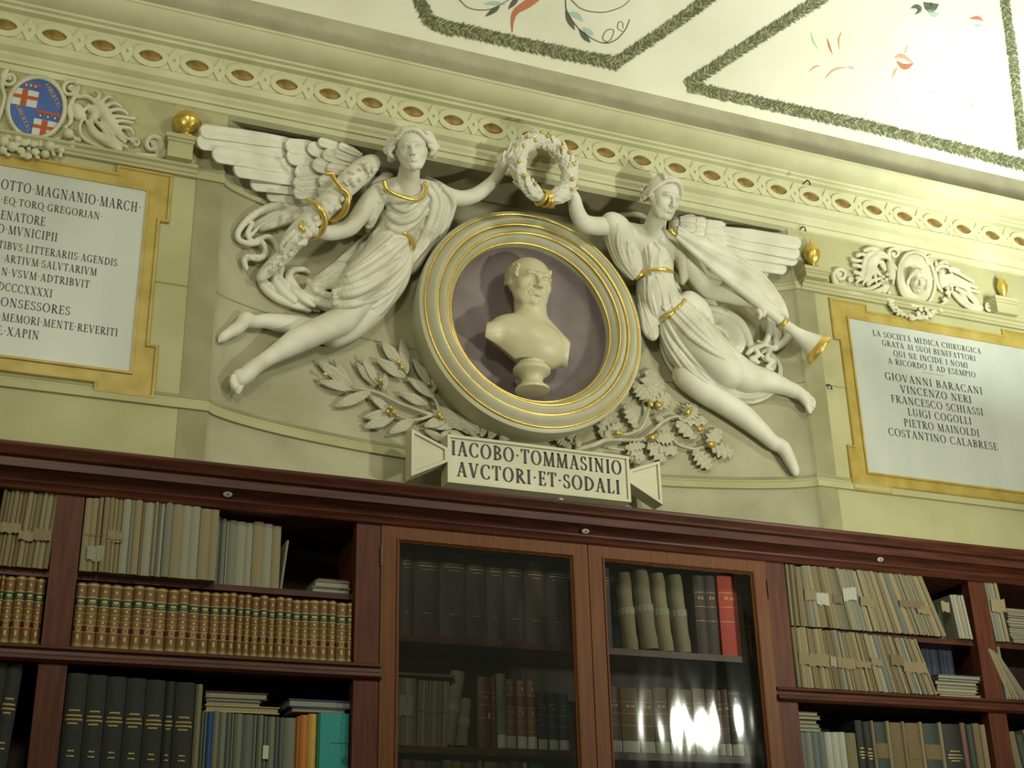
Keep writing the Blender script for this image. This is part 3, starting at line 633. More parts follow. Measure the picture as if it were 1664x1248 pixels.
def surface_nets(f):
    ins = f < 0; n = np.array(f.shape)
    cnt = np.zeros(n-1, np.uint8)
    for (i, j, k) in CO: cnt += ins[i:n[0]-1+i, j:n[1]-1+j, k:n[2]-1+k]
    act = np.argwhere((cnt > 0) & (cnt < 8))
    idx = np.full(n-1, -1, np.int32); idx[act[:, 0], act[:, 1], act[:, 2]] = np.arange(len(act))
    C = np.stack([f[act[:, 0]+i, act[:, 1]+j, act[:, 2]+k] for i, j, k in CO], 1)
    acc = np.zeros((len(act), 3)); num = np.zeros(len(act)); co = np.array(CO, float)
    for a, b in ED:
        fa, fb = C[:, a], C[:, b]; mk = (fa < 0) != (fb < 0); t = np.where(mk, fa/(fa-fb+1e-12), 0)
        acc += np.where(mk[:, None], co[a]+t[:, None]*(co[b]-co[a]), 0); num += mk
    V_ = act+acc/num[:, None]; Q = []
    for ax_ in range(3):
        o1, o2 = [a for a in range(3) if a != ax_]
        s0 = [slice(1, -1)]*3; s1 = list(s0); s0[ax_] = slice(0, -1); s1[ax_] = slice(1, None)
        A, B = ins[tuple(s0)], ins[tuple(s1)]; e = np.argwhere(A != B)
        if not len(e): continue
        sg = A[e[:, 0], e[:, 1], e[:, 2]]; base = e.copy(); base[:, o1] += 1; base[:, o2] += 1
        def ci(d1, d2):
            q = base.copy(); q[:, o1] -= d1; q[:, o2] -= d2; return idx[q[:, 0], q[:, 1], q[:, 2]]
        q = np.stack([ci(1, 1), ci(0, 1), ci(0, 0), ci(1, 0)], 1)
        flip = sg if ax_ != 1 else ~sg
        q[~flip] = q[~flip][:, ::-1]; Q.append(q)
    Q = np.concatenate(Q); return V_, Q[(Q >= 0).all(1)]

def frame_from(yaw, pitch, roll):
    """head axes (right, up, forward); zero = looking at the camera upright in the picture. yaw>0 turns to image right, pitch>0 looks up, roll>0 leans to image right"""
    y, p, r = map(math.radians, (yaw, pitch, roll))
    R_, U_, F_ = IR, IU, IF
    a, b = math.cos(r), math.sin(r); R1, U1 = R_*a-U_*b, U_*a+R_*b
    F2 = F_*math.cos(p)+U1*math.sin(p); U2 = U1*math.cos(p)-F_*math.sin(p)
    c, d = math.cos(y), math.sin(y)
    R3 = R1*c-F2*d; F3 = F2*c+R1*d
    return np.array([R3, U2, F3])
def head(S, C, H, M, face='woman', wide=1.0):
    C = np.asarray(C, float); g = lambda x, y, z: C+H*(M[0]*x*wide+M[1]*y+M[2]*z)
    E_ = lambda x, y, z, r, kk, sub=False: S.ell(g(x, y, z), H*np.array((r[0]*wide, r[1], r[2])), M, H*kk, sub)
    cp = lambda a, b, r0, r1, kk, sub=False: S.cap(g(*a), g(*b), H*r0, H*r1, H*kk, sub)
    old = face == 'man'
    E_(0, .13, -.10, (.325, .37, .40), .05)
    E_(0, -.08, .06, (.275, .36, .30), .10)
    E_(0, -.30, .10, (.20 if not old else .245, .17, .235), .08)
    cp((0, -.405, .255), (0, -.40, .25), .085, .08, .08)
    for s in (-1, 1):
        E_(s*.16, -.10, .19, (.10, .12, .11), .08)
        cp((s*.235, -.14, .02), (s*.12, -.40, .18), .075, .07, .09)
        if old: cp((s*.10, -.13, .33), (s*.155, -.25, .26), .03, .02, .04)
    cp((-.15, .085, .315), (0, .07, .345), .045, .045, .06); cp((.15, .085, .315), (0, .07, .345), .045, .045, .06)
    for s in (-1, 1):
        E_(s*.125, .0, .375, (.078, .048, .070), .045, True)
        E_(s*.125, -.002, .268, (.072, .056, .062), .012)
        L = [(s*.050, -.010, .318), (s*.09, .026, .336), (s*.14, .030, .330), (s*.195, -.002, .285)]
        for a, b in zip(L, L[1:]): cp(a, b, .0125, .0125, .012)
        L = [(s*.055, -.018, .315), (s*.10, -.044, .322), (s*.15, -.042, .312), (s*.19, -.01, .285)]
        for a, b in zip(L, L[1:]): cp(a, b, .009, .009, .015)
        L = [(s*.045, .075, .36), (s*.12, .105, .345), (s*.215, .06, .27)]
        for a, b in zip(L, L[1:]): cp(a, b, .022, .015, .035)
    cp((0, .06, .345), (0, -.12, .435), .030, .040, .05); E_(0, -.135, .425, (.048, .040, .045), .03)
    for s in (-1, 1):
        E_(s*.045, -.145, .385, (.030, .026, .038), .02); E_(s*.024, -.172, .405, (.013, .010, .018), .008, True)
    mz = .352
    E_(0, -.245, .30, (.12, .085, .075), .05)
    for s in (-1, 1):
        cp((s*.085, -.250, mz-.025), (s*.028, -.226, mz+.020), .012, .020, .02); cp((s*.075, -.262, mz-.02), (0, -.288, mz+.015), .013, .026, .02)
    cp((-.09, -.256, mz+.0), (.09, -.256, mz+.0), .008, .008, .012, True); cp((-.04, -.256, mz+.04), (.04, -.256, mz+.04), .010, .010, .012, True)
    cp((-.04, -.332, .345), (.04, -.332, .345), .018, .018, .03, True)
    for s in (-1, 1):
        E_(s*.315, -.03, -.03, (.030, .095, .060), .02); E_(s*.345, -.03, -.005, (.020, .055, .030), .01, True)
    if old:
        cp((-.11, .20, .345), (.11, .20, .345), .006, .006, .02, True)
        for s in (-1, 1): cp((s*.035, .12, .375), (s*.03, .05, .385), .007, .005, .015, True); cp((s*.075, -.16, .37), (s*.14, -.27, .30), .010, .008, .02, True)
        cp((-.10, -.46, .12), (.10, -.46, .12), .07, .07, .06)
    return g
class Trace:
    """crop coordinates (u, v) -> world point h metres in front of the bay wall; radii in crop units"""
    def __init__(s, ox, oy, sc, mpx=0.0026): s.o = (ox, oy, sc); s.mpx = mpx; s.dh = None
    def p(s, u, v, h=0.0): return PH(s.o[0]+u/s.o[2], s.o[1]+v/s.o[2], h+(s.dh(u, v) if s.dh else 0))
    def m(s): return s.mpx/s.o[2]
def L3(T, S, rows, k=0.008, sub=False, n=4):
    """rows of (u, v, h, r)"""
    S.line([T.p(r[0], r[1], r[2]) for r in rows], [r[3]*T.m() for r in rows], k, sub, n)
def surf_h(S, T, u, v, hs=np.linspace(0, .42, 64)):
    """height of the sculpted surface seen at (u, v)"""
    P = np.array([T.p(u, v, hs[0]), T.p(u, v, hs[-1])]); P = P[0]+(P[1]-P[0])*np.linspace(0, 1, len(hs))[:, None]; best = np.full(len(hs), 1e3)
    for t, a, b, ra, rb, k, sub in S.base:
        if t == 'c':
            d = b-a; q = P-a; hh = np.clip(q@d/(d@d+1e-12), 0, 1); g = np.linalg.norm(q-hh[:, None]*d, axis=1)-(ra+(rb-ra)*hh)
        else: w = (P-a)@ra.T; k0 = np.sqrt(((w/b)**2).sum(1)); k1 = np.sqrt(((w/b**2)**2).sum(1))+1e-6; g = k0*(k0-1)/k1
        best = np.minimum(best, g)
    i = np.where(best < 0.0)[0]
    return hs[i[-1]] if len(i) else 0.0
def fold(T, S, rows, k=.0030, sub=False, lift=.72, free=0.012, fat=1.38):
    """a cloth ridge laid on the surface below: rows of (u, v, r)"""
    R_ = smoothline([(q[0], q[1], q[-1]*(fat if not sub else 1)) for q in rows], 3); H_ = [surf_h(S, T, q[0], q[1]) for q in R_]
    H2 = [sum(H_[max(0, i-1):i+2])/len(H_[max(0, i-1):i+2]) for i in range(len(H_))]
    L3(T, S, [(q[0], q[1], max(h, free)+(lift*q[2]*T.m() if not sub else .5*q[2]*T.m()), q[2]) for q, h in zip(R_, H2)], k, sub, n=2)
def fan(T, S, A, B, n, k=.0030, wob=0.0, seed=1, rs=1.0, sub=False):
    """n folds blended between guide curves A and B (same number of (u, v, r) points)"""
    r = random.Random(seed)
    for i in range(n):
        t = (i+.5)/n if n > 1 else .5; t += r.uniform(-.25, .25)/n; q = r.uniform(.75, 1.2)*rs
        fold(T, S, [(a[0]+(b[0]-a[0])*t+r.uniform(-wob, wob), a[1]+(b[1]-a[1])*t+r.uniform(-wob, wob), (a[2]+(b[2]-a[2])*t)*q) for a, b in zip(A, B)], k, sub)
# ================================================================ left winged figure
A3 = Trace(300, 150, 3.962); A4 = Trace(300, 420, 3.962); A5 = Trace(600, 180, 3.962); A7 = Trace(900, 240, 3.467, .00280); A8 = Trace(900, 500, 3.467, .00280); A6 = Trace(660, 380, 3.962, .0027)
DH = lambda u, v: .20*min(1, max(0, (950-v)/520))
A3.dh = DH
T5 = lambda u, v, h, r: (u+1188.6, v+118.9, h, r)      # crop A5 -> A3 units
T4 = lambda u, v, h, r: (u, v+1069.7, h, r)            # crop A4 -> A3 units
def strands(S, g, H, curves, k=.01):
    for c in curves: S.line([g(*p[:3]) for p in c], [H*p[3] for p in c], H*k, n=4)
def fingers(S, T, rows, k=.004):
    for r in rows: L3(T, S, r, k, n=3)
fl = thing('winged_figure', 'white stucco winged woman at left, serpent staff in her arm, reaching for the wreath', 'relief figure', tuple(A3.p(1300, 900, 0)))
S = SDF(0.0030)
HL = 0.0034
hc = A3.p(1462, 372, .25); ML = frame_from(6, -2, -5); HH = 300*A3.m()
gL = head(S, hc, HH, ML, wide=1.10)
L3(A3, S, [(1450, 470, .20, 62), (1440, 560, .17, 66), (1420, 640, .14, 90)], .02)
L3(A3, S, [(1270, 640, .12, 75), (1420, 640, .12, 80), (1580, 640, .12, 75)], .03)
L3(A3, S, [(1420, 720, .10, 140), (1370, 860, .09, 125), (1300, 1000, .09, 130), (1220, 1150, .10, 125), (1150, 1270, .10, 110)], .03)
# arm holding the staff
L3(A3, S, [(1245, 640, .13, 62), (1180, 720, .13, 62), (1100, 830, .12, 55), (1040, 880, .13, 52), (940, 905, .15, 46), (860, 895, .17, 38), (800, 875, .19, 40)], .015)
# raised arm to the wreath
L3(A3, S, [T5(430, 520, .13, 64), T5(560, 562, .15, 52), T5(660, 552, .16, 47), T5(740, 505, .17, 43), T5(820, 425, .20, 33), T5(852, 370, .23, 29), T5(868, 330, .245, 31)], .015)
fingers(S, A3, [[T5(868, 330, .245, 14), T5(885, 285, .26, 12), T5(905, 240, .27, 11), T5(912, 205, .27, 8)], [T5(876, 335, .25, 13), T5(900, 290, .28, 12), T5(925, 260, .29, 10), T5(930, 235, .29, 8)],
                [T5(880, 340, .25, 13), T5(905, 305, .28, 11), T5(935, 285, .29, 9)], [T5(880, 350, .25, 13), T5(908, 328, .28, 11), T5(935, 315, .285, 8)], [T5(860, 330, .25, 13), T5(862, 290, .27, 11), T5(875, 262, .28, 9)]])
# legs
L3(A3, S, [T4(1150, 200, .10, 110), T4(1020, 390, .11, 92), T4(930, 435, .12, 80), T4(840, 475, .115, 78), T4(740, 520, .10, 76), T4(640, 580, .09, 58), T4(540, 640, .08, 42), T4(480, 680, .08, 36), T4(430, 715, .08, 40)], .02)
L3(A3, S, [T4(430, 715, .075, 42), T4(395, 752, .07, 44), T4(362, 778, .065, 36), T4(352, 790, .06, 30)], .015)
L3(A3, S, [T4(350, 745, .06, 26), T4(340, 765, .06, 26)], .015)
fingers(S, A3, [[T4(368, 800, .065, 22), T4(350, 838, .06, 22), T4(342, 862, .055, 18)], [T4(345, 800, .065, 15), T4(325, 825, .065, 15), T4(318, 845, .055, 12)], [T4(332, 785, .065, 15), T4(310, 806, .065, 14), T4(304, 826, .055, 11)],
                [T4(328, 768, .065, 14), T4(303, 784, .065, 13), T4(298, 800, .055, 10)], [T4(330, 750, .065, 13), T4(306, 762, .06, 12), T4(302, 774, .055, 9)]], .002)
L3(A3, S, [T4(1250, 300, .05, 80), T4(1100, 430, .06, 78), T4(980, 500, .065, 62), T4(930, 500, .06, 56), T4(800, 440, .05, 52), T4(640, 420, .045, 54), T4(520, 402, .04, 38), T4(445, 408, .04, 30), T4(392, 385, .04, 34)], .02)
L3(A3, S, [T4(392, 385, .035, 32), T4(352, 440, .035, 30), T4(305, 470, .03, 25), T4(260, 498, .03, 18), T4(236, 520, .025, 12)], .02)
fingers(S, A3, [[T4(260, 490, .03, 14), T4(232, 515, .025, 11), T4(222, 535, .022, 8)], [T4(270, 500, .03, 14), T4(245, 524, .025, 10)]])
body = S.build('body', M_STUCCO, fl)
# dress
S = SDF(0.0031)
L3(A3, S, [(1420, 740, .13, 140), (1380, 860, .12, 128), (1320, 960, .115, 122), (1240, 1100, .135, 126), (1150, 1200, .145, 128), (1060, 1300, .14, 108), (1010, 1345, .135, 72)], .02)
L3(A3, S, [(1250, 660, .13, 62), (1215, 740, .13, 55), (1190, 850, .11, 30)], .015)
L3(A3, S, [(1560, 640, .13, 70), (1600, 720, .12, 95), (1560, 850, .10, 100), (1490, 1000, .08, 80), (1430, 1120, .06, 70)], .03)
L3(A3, S, [(1640, 640, .15, 58), (1700, 690, .14, 50), (1660, 820, .11, 60), (1590, 960, .08, 50), (1470, 1080, .04, 26), (1425, 1130, .03, 14)], .02)
L3(A3, S, [(1380, 1050, .09, 95), (1340, 1200, .09, 95), (1250, 1330, .08, 85), (1180, 1440, .06, 50)], .03)
L3(A3, S, [(1000, 1150, .06, 70), (900, 1230, .05, 60), (830, 1290, .05, 55), (900, 1340, .06, 50), (1000, 1380, .08, 60), (1120, 1385, .08, 50)], .02)
FO = [  # neckline and bodice folds
 [(1270, 640, .175, 16), (1300, 760, .20, 18), (1380, 830, .205, 20), (1480, 800, .20, 18), (1560, 690, .18, 16)],
 [(1250, 700, .165, 15), (1290, 830, .185, 18), (1380, 890, .19, 18), (1470, 850, .185, 16), (1560, 760, .17, 14)],
 [(1300, 640, .18, 12), (1350, 730, .20, 14), (1420, 760, .205, 14), (1490, 720, .20, 12)],
 [(1230, 680, .16, 12), (1200, 800, .15, 14), (1180, 890, .13, 12)], [(1210, 640, .15, 14), (1180, 760, .14, 14), (1160, 850, .12, 10)],
 [(1250, 780, .165, 12), (1260, 870, .165, 14), (1220, 920, .15, 12), (1300, 905, .16, 12), (1400, 880, .17, 12)],
 [(1560, 620, .18, 14), (1600, 700, .18, 16), (1570, 850, .15, 18), (1500, 990, .11, 18), (1440, 1110, .07, 14)],
 [(1600, 600, .19, 14), (1650, 700, .18, 16), (1620, 840, .15, 18), (1540, 1000, .10, 16), (1440, 1120, .05, 10)],
 [(1560, 560, .19, 16), (1660, 610, .19, 18), (1730, 700, .17, 16), (1710, 800, .14, 14), (1640, 920, .10, 12)],
 [(1540, 900, .15, 10), (1500, 860, .17, 10), (1450, 880, .175, 10)], [(1540, 870, .15, 9), (1480, 830, .175, 10)], [(1500, 960, .13, 10), (1470, 920, .15, 10), (1430, 905, .165, 9)],
 [(1340, 930, .17, 12), (1420, 940, .165, 12), (1460, 1000, .14, 12)],
 # skirt: long sweeping ridges
 [(1180, 920, .16, 14), (1080, 1010, .13, 16), (960, 1120, .10, 16), (850, 1200, .08, 14), (790, 1230, .06, 10)],
 [(1220, 930, .17, 12), (1150, 1010, .15, 14), (1040, 1130, .12, 14), (930, 1220, .10, 12)],
 [(1420, 960, .16, 14), (1300, 1070, .17, 20), (1150, 1170, .17, 22), (1020, 1230, .15, 20), (900, 1250, .10, 14), (840, 1230, .07, 12)],
 [(1440, 1000, .14, 14), (1400, 1100, .14, 18), (1250, 1210, .16, 22), (1100, 1290, .16, 22), (960, 1310, .13, 18), (860, 1290, .09, 14), (800, 1220, .07, 14)],
 [(1450, 1050, .12, 14), (1420, 1160, .12, 18), (1300, 1280, .14, 20), (1150, 1350, .15, 20), (1000, 1375, .13, 18), (880, 1360, .10, 16), (760, 1300, .08, 16), (700, 1230, .06, 16), (670, 1160, .05, 14)],
 [(1430, 1120, .09, 12), (1380, 1240, .10, 14), (1250, 1360, .11, 14), (1120, 1400, .12, 14), (1000, 1400, .11, 12)],
 [(1400, 1180, .07, 12), (1330, 1330, .06, 14), (1220, 1450, .05, 12), (1140, 1500, .03, 8)],
 [(1300, 1000, .17, 12), (1180, 1100, .16, 14), (1050, 1180, .14, 14)], [(1380, 1050, .15, 12), (1250, 1130, .165, 14), (1120, 1200, .165, 14)],
 # fluttering hem at the left
 [(480, 1200, .03, 14), (520, 1270, .035, 18), (600, 1330, .04, 20), (700, 1370, .05, 18), (800, 1400, .06, 16)],
 [(560, 1140, .03, 20), (590, 1220, .04, 26), (640, 1290, .05, 24), (700, 1340, .06, 20)],
 [(620, 1130, .03, 18), (610, 1200, .045, 18), (650, 1290, .05, 14)],
 [(700, 1140, .04, 16), (670, 1180, .06, 18), (690, 1260, .065, 18), (760, 1330, .07, 18), (830, 1370, .08, 14)],
 [(700, 1140, .04, 14), (760, 1140, .05, 14), (800, 1160, .05, 10)], [(800, 1220, .05, 16), (850, 1280, .06, 18), (920, 1290, .08, 14)],
 [(480, 1190, .02, 12), (540, 1240, .03, 16), (620, 1300, .035, 14)],
]
GR = [[(1330, 700, 7), (1400, 800, 8), (1500, 760, 7)], [(1270, 760, 7), (1350, 860, 8), (1460, 870, 7)], [(1280, 1010, 8), (1150, 1090, 9), (1030, 1170, 8)],
      [(1300, 1160, 9), (1150, 1240, 10), (1000, 1290, 8)], [(1350, 1230, 8), (1200, 1310, 9), (1050, 1345, 8)]]
L3(A3, S, [(560, 1190, -.01, 50), (640, 1280, 0, 62), (740, 1330, .01, 62), (850, 1330, .04, 60)], .01)
S.base = list(S.ops)
for f_ in FO: fold(A3, S, f_)
q3 = lambda L_: [(a, b, c) for a, b, c in L_]
fan(A3, S, [(1300, 640, 9), (1340, 760, 11), (1420, 800, 11), (1500, 740, 10), (1550, 640, 8)], [(1245, 720, 9), (1285, 860, 11), (1370, 905, 12), (1470, 860, 11), (1560, 790, 9)], 4, seed=2)
fan(A3, S, [(1210, 640, 8), (1190, 760, 9), (1165, 860, 8)], [(1270, 680, 8), (1240, 800, 9), (1210, 890, 8)], 4, seed=3)
fan(A3, S, [(1570, 590, 9), (1610, 720, 11), (1560, 900, 11), (1440, 1100, 8)], [(1740, 680, 9), (1720, 800, 10), (1620, 950, 10), (1460, 1110, 7)], 6, seed=4)
fan(A3, S, [(1200, 920, 8), (1060, 1040, 10), (930, 1160, 10), (800, 1240, 8)], [(1380, 950, 10), (1220, 1090, 12), (1060, 1190, 12), (900, 1250, 9)], 5, seed=5)
fan(A3, S, [(1430, 980, 9), (1330, 1110, 12), (1150, 1210, 12), (960, 1270, 10)], [(1440, 1080, 9), (1370, 1220, 12), (1180, 1340, 12), (960, 1370, 10)], 5, seed=6)
fan(A3, S, [(1440, 1120, 8), (1400, 1250, 10), (1300, 1400, 8), (1180, 1490, 6)], [(1430, 1000, 8), (1430, 1160, 10), (1390, 1280, 9), (1330, 1370, 7)], 3, seed=7)
fan(A3, S, [(500, 1220, 8), (600, 1320, 10), (740, 1385, 9), (860, 1410, 7)], [(650, 1170, 8), (690, 1280, 10), (780, 1350, 9), (900, 1380, 7)], 3, seed=8)
fan(A3, S, [(1340, 920, 6), (1260, 900, 7), (1200, 870, 6)], [(1340, 960, 6), (1250, 950, 7), (1180, 930, 6)], 3, seed=9)
dress = S.build('dress', M_STUCCO, fl)
# scarf streaming behind
S = SDF(0.0036)
A3.dh = None
L3(A3, S, [(880, 720, -.012, 62), (760, 760, -.012, 75), (620, 800, -.014, 72), (500, 850, -.014, 56), (420, 910, -.010, 40)], .01)
for f_ in [[(860, 700, .03, 30), (720, 720, .03, 34), (560, 740, .03, 30), (430, 800, .03, 24), (350, 890, .03, 18), (350, 950, .03, 16), (420, 975, .035, 18), (490, 965, .04, 18), (520, 1010, .04, 16), (500, 1060, .04, 18), (430, 1060, .035, 18), (385, 1080, .03, 18), (400, 1140, .03, 10)],
           [(850, 740, .035, 36), (700, 800, .035, 40), (560, 850, .03, 34), (480, 880, .03, 20)], [(820, 730, .05, 14), (640, 780, .05, 16), (500, 850, .045, 12), (420, 930, .04, 10)], [(830, 790, .05, 12), (680, 830, .05, 12), (560, 870, .045, 10)],
           [(440, 840, .04, 12), (405, 910, .04, 14), (430, 960, .04, 12)], [(440, 960, .04, 12), (540, 930, .04, 16), (590, 980, .035, 16), (600, 1030, .03, 10)], [(510, 980, .05, 10), (525, 1040, .05, 12), (470, 1080, .045, 12), (400, 1050, .04, 10)],
           [(1260, 400, .03, 40), (1350, 440, .03, 34), (1300, 540, .03, 40), (1220, 600, .03, 30)], [(1160, 430, .05, 40), (1240, 400, .06, 22), (1350, 400, .06, 14), (1420, 440, .05, 14)]]:
    L3(A3, S, f_, .008)
S.build('scarf', M_STUCCO, fl)
A3.dh = DH
# hair
S = SDF(0.0026, clip=True)
g = gL
S.ell(g(0, .20, -.14), HH*np.array((.37, .36, .38)), ML, .01)
for s in (-1, 1):
    for i in range(9):
        t = i/8; y0 = .50-.10*t; zf = .20-.30*t
        L_ = [(s*.02, .44-.02*i, .26-.09*i, .035), (s*(.16+.03*t), .40-.05*i*.6, .24-.09*i, .045), (s*(.31+.05*math.sin(3*t)), .24-.035*i, .14-.06*i, .055), (s*(.46), .10-.03*i+.05*math.sin(i*2.), .03-.03*i, .062), (s*(.50-.02*i), -.02-.012*i, -.0-.03*i, .05)]
        strands(S, g, HH, [L_], .012)
    for a, b, c in (((.36, .28, .10), (.47, .20, .0), (.50, .06, .0)), ((.40, .16, .0), (.54, .05, -.04), (.47, -.06, -.02)), ((.38, .08, .06), (.47, -.03, .04), (.41, -.13, .02)), ((.32, .38, .0), (.42, .34, -.08), (.5, .2, -.1))):
        strands(S, g, HH, [[(s*a[0], a[1], a[2], .05), (s*b[0], b[1], b[2], .06), (s*c[0], c[1], c[2], .045)]], .012)
for i in range(5): strands(S, g, HH, [[(-.16+.08*i, .40, .22, .035), (-.14+.07*i, .50, .08, .045), (-.12+.06*i, .53, -.10, .05)]], .012)
S.build('hair', M_STUCCO, fl)
# gilt trims
b = MB(); b.tube(smoothline([A3.p(u, v, h) for u, v, h in ((1285, 565, .185), (1300, 620, .20), (1350, 655, .215), (1430, 682, .225), (1500, 690, .225), (1540, 665, .215), (1558, 620, .20), (1545, 580, .185))], 6), .0095, 10)
b.build('gilt_neckline', M_GOLD, fl, smooth=True)
b = MB(); b.tube(smoothline([A3.p(u, v, h) for u, v, h in ((1350, 895, .185), (1400, 898, .20), (1450, 930, .195), (1475, 985, .175), (1465, 1010, .16))], 6), [.004+.009*math.sin(PI*min(1, (i+3)/28)) for i in range(25)], 10)
b.build('gilt_girdle', M_GOLD, fl, smooth=True)
p = A3.p(1247, 1369, .10); b = MB(); b.ball(p, .013, 8); b.ball(p+IF*.01, .007, 6); b.build('gilt_brooch', M_GOLD, fl, smooth=True)
A3.dh = None
# feathers
def feather_mesh(L, w, name, m, seed=0, curl=.012):
    n, k = 20, 6; vs = []; r = random.Random(seed); tc = 1-min(.3, .55*w/L)
    for i in range(n+1):
        t = i/10*tc if i <= 10 else tc+(1-tc)*math.sin((i-10)/10*PI/2)
        ww = 1.12*w*(.55+.45*min(1, t*2.2))*(math.sqrt(max(0, 1-((t-tc)/(1-tc))**2)) if t > tc else 1)+.0004
        for j in range(-k, k+1):
            s = j/k; edge = abs(s)**5*.008; z = .005*(1-s*s)+edge+(.003*math.exp(-(s/.12)**2))+.0012*math.sin(t*46+s*5)*(abs(s) > .1)
            vs.append((t*L, s*ww/2+curl*t*t*0, z+curl*math.sin(t*2.2)))
    K = 2*k+1; fs = [(i*K+j, (i+1)*K+j, (i+1)*K+j+1, i*K+j+1) for i in range(n) for j in range(2*k)]
    # thickness: skirt down to the wall side
    rim = [j for j in range(K)]+[i*K+K-1 for i in range(1, n+1)]+[n*K+j for j in range(K-2, -1, -1)]+[i*K for i in range(n-1, 0, -1)]
    o = len(vs); vs += [(vs[q][0], vs[q][1], vs[q][2]-.012) for q in rim]; R_ = len(rim)
    fs += [(rim[i], rim[(i+1) % R_], o+(i+1) % R_, o+i) for i in range(R_)]
    me = mesh(name, vs, fs, m, smooth=True); smooth_by_angle(me, 50); return me
FM_CACHE = {}
def place_feather(T, root, tip, w, h0, h1, parent, m=M_STUCCO, name='feather', tiltv=None):
    a, c = T.p(root[0], root[1], h0), T.p(tip[0], tip[1], h1); L = np.linalg.norm(c-a); wm = w*T.m()
    me = feather_mesh(L, wm, name, m, seed=int(root[0]))
    ax = (c-a)/L; nn = np.array([0, -1.0, 0]) if tiltv is None else np.array(tiltv, float); nn = nn-ax*(nn@ax); nn /= np.linalg.norm(nn); bb = np.cross(nn, ax)
    o = ob(name, me, parent); off = parent_loc(parent)
    o.matrix_local = Matrix([[ax[0], bb[0], nn[0], a[0]-off[0]], [ax[1], bb[1], nn[1], a[1]-off[1]], [ax[2], bb[2], nn[2], a[2]-off[2]], [0, 0, 0, 1]]); return o
tv = (0.0, -1, -0.25)
for i, (r_, t_, w_) in enumerate([((900, 700), (520, 665), 80), ((900, 640), (415, 590), 92), ((900, 590), (305, 495), 100), ((880, 520), (168, 400), 100), ((860, 430), (68, 322), 92), ((860, 360), (88, 252), 84)]):
    place_feather(A3, r_, t_, w_, .055+.011*i, .030+.013*i, fl, tiltv=tv)
for i, (r_, t_, w_) in enumerate([((930, 640), (695, 655), 85), ((930, 570), (695, 600), 95), ((920, 500), (705, 530), 100), ((900, 430), (650, 420), 110), ((900, 370), (640, 350), 95),
                                  ((1020, 660), (850, 640), 75), ((1010, 600), (855, 570), 80), ((1000, 520), (815, 460), 90), ((980, 440), (785, 350), 90), ((1080, 520), (905, 490), 75), ((1100, 460), (880, 400), 80), ((1130, 440), (950, 390), 70), ((1060, 380), (850, 320), 60), ((1140, 410), (980, 345), 50)]):
    place_feather(A3, r_, t_, w_, .115+.005*i, .100+.007*i, fl, tiltv=tv)
S = SDF(.004); L3(A3, S, [(760, 330, .08, 34), (900, 335, .09, 36), (1020, 350, .10, 36), (1130, 410, .11, 34), (1170, 460, .09, 40)], .01); L3(A3, S, [(1060, 460, .08, 70), (1000, 560, .06, 80), (960, 640, .05, 70)], .02); L3(A3, S, [(1130, 480, .09, 50), (1090, 600, .07, 60)], .02); S.build('wing_arm', M_STUCCO, fl)
# ---- serpent staff
st = thing('serpent_staff', 'rough white club wound with three loops of gilded serpent, in the left figure\'s arm', 'staff', tuple(A3.p(850, 800, .1)))
A3.dh = lambda u, v: .14*min(1, max(0, (1050-v)/520))
S = SDF(.0034)
rr = random.Random(5)
L3(A3, S, [(490, 1195, .05, 28), (560, 1120, .08, 36), (640, 1050, .10, 44), (700, 950, .12, 62), (780, 860, .14, 66), (880, 760, .15, 68), (980, 660, .155, 66), (1080, 560, .16, 72), (1150, 500, .15, 70), (1210, 450, .14, 52)], .02)
for i in range(70):
    t = rr.random(); u = 560+640*t; v = 1120-680*t+(30*math.sin(t*3)); w = 40+40*t
    a = rr.uniform(-1, 1); q = A3.p(u+a*w*.6, v+a*w*.6, .15+.05*t+ (w*A3.m())*math.sqrt(1-a*a)*.62); S.ell(q, np.array((1, 1, 1))*rr.uniform(.004, .008), None, .020)
S.line([A3.p(700, 900, .16), A3.p(620, 990, .13), A3.p(640, 1080, .11)], [.012, .008, .007], .01)
S.build('club', M_STUCCO, st)
for rows in ([(905, 522, .20, 13), (945, 525, .215, 20), (965, 560, .22, 15), (1005, 612, .225, 17), (1050, 655, .225, 20), (1045, 720, .215, 23), (1020, 780, .19, 22), (960, 818, .15, 17), (900, 810, .12, 12)],
             [(790, 690, .13, 14), (838, 715, .19, 18), (880, 760, .215, 20), (903, 820, .21, 22), (885, 890, .19, 22), (840, 935, .15, 18), (790, 950, .12, 12)],
             [(760, 830, .17, 12), (745, 865, .185, 14), (775, 895, .185, 14), (785, 930, .17, 13), (768, 985, .14, 8)]):
    P_ = smoothline([list(A3.p(*r[:3]))+[r[3]*A3.m()] for r in rows], 7); b = MB(); b.tube([q[:3] for q in P_], [q[3] for q in P_], 12); b.build('serpent_coil', M_GOLD, st, smooth=True)
A3.dh = None
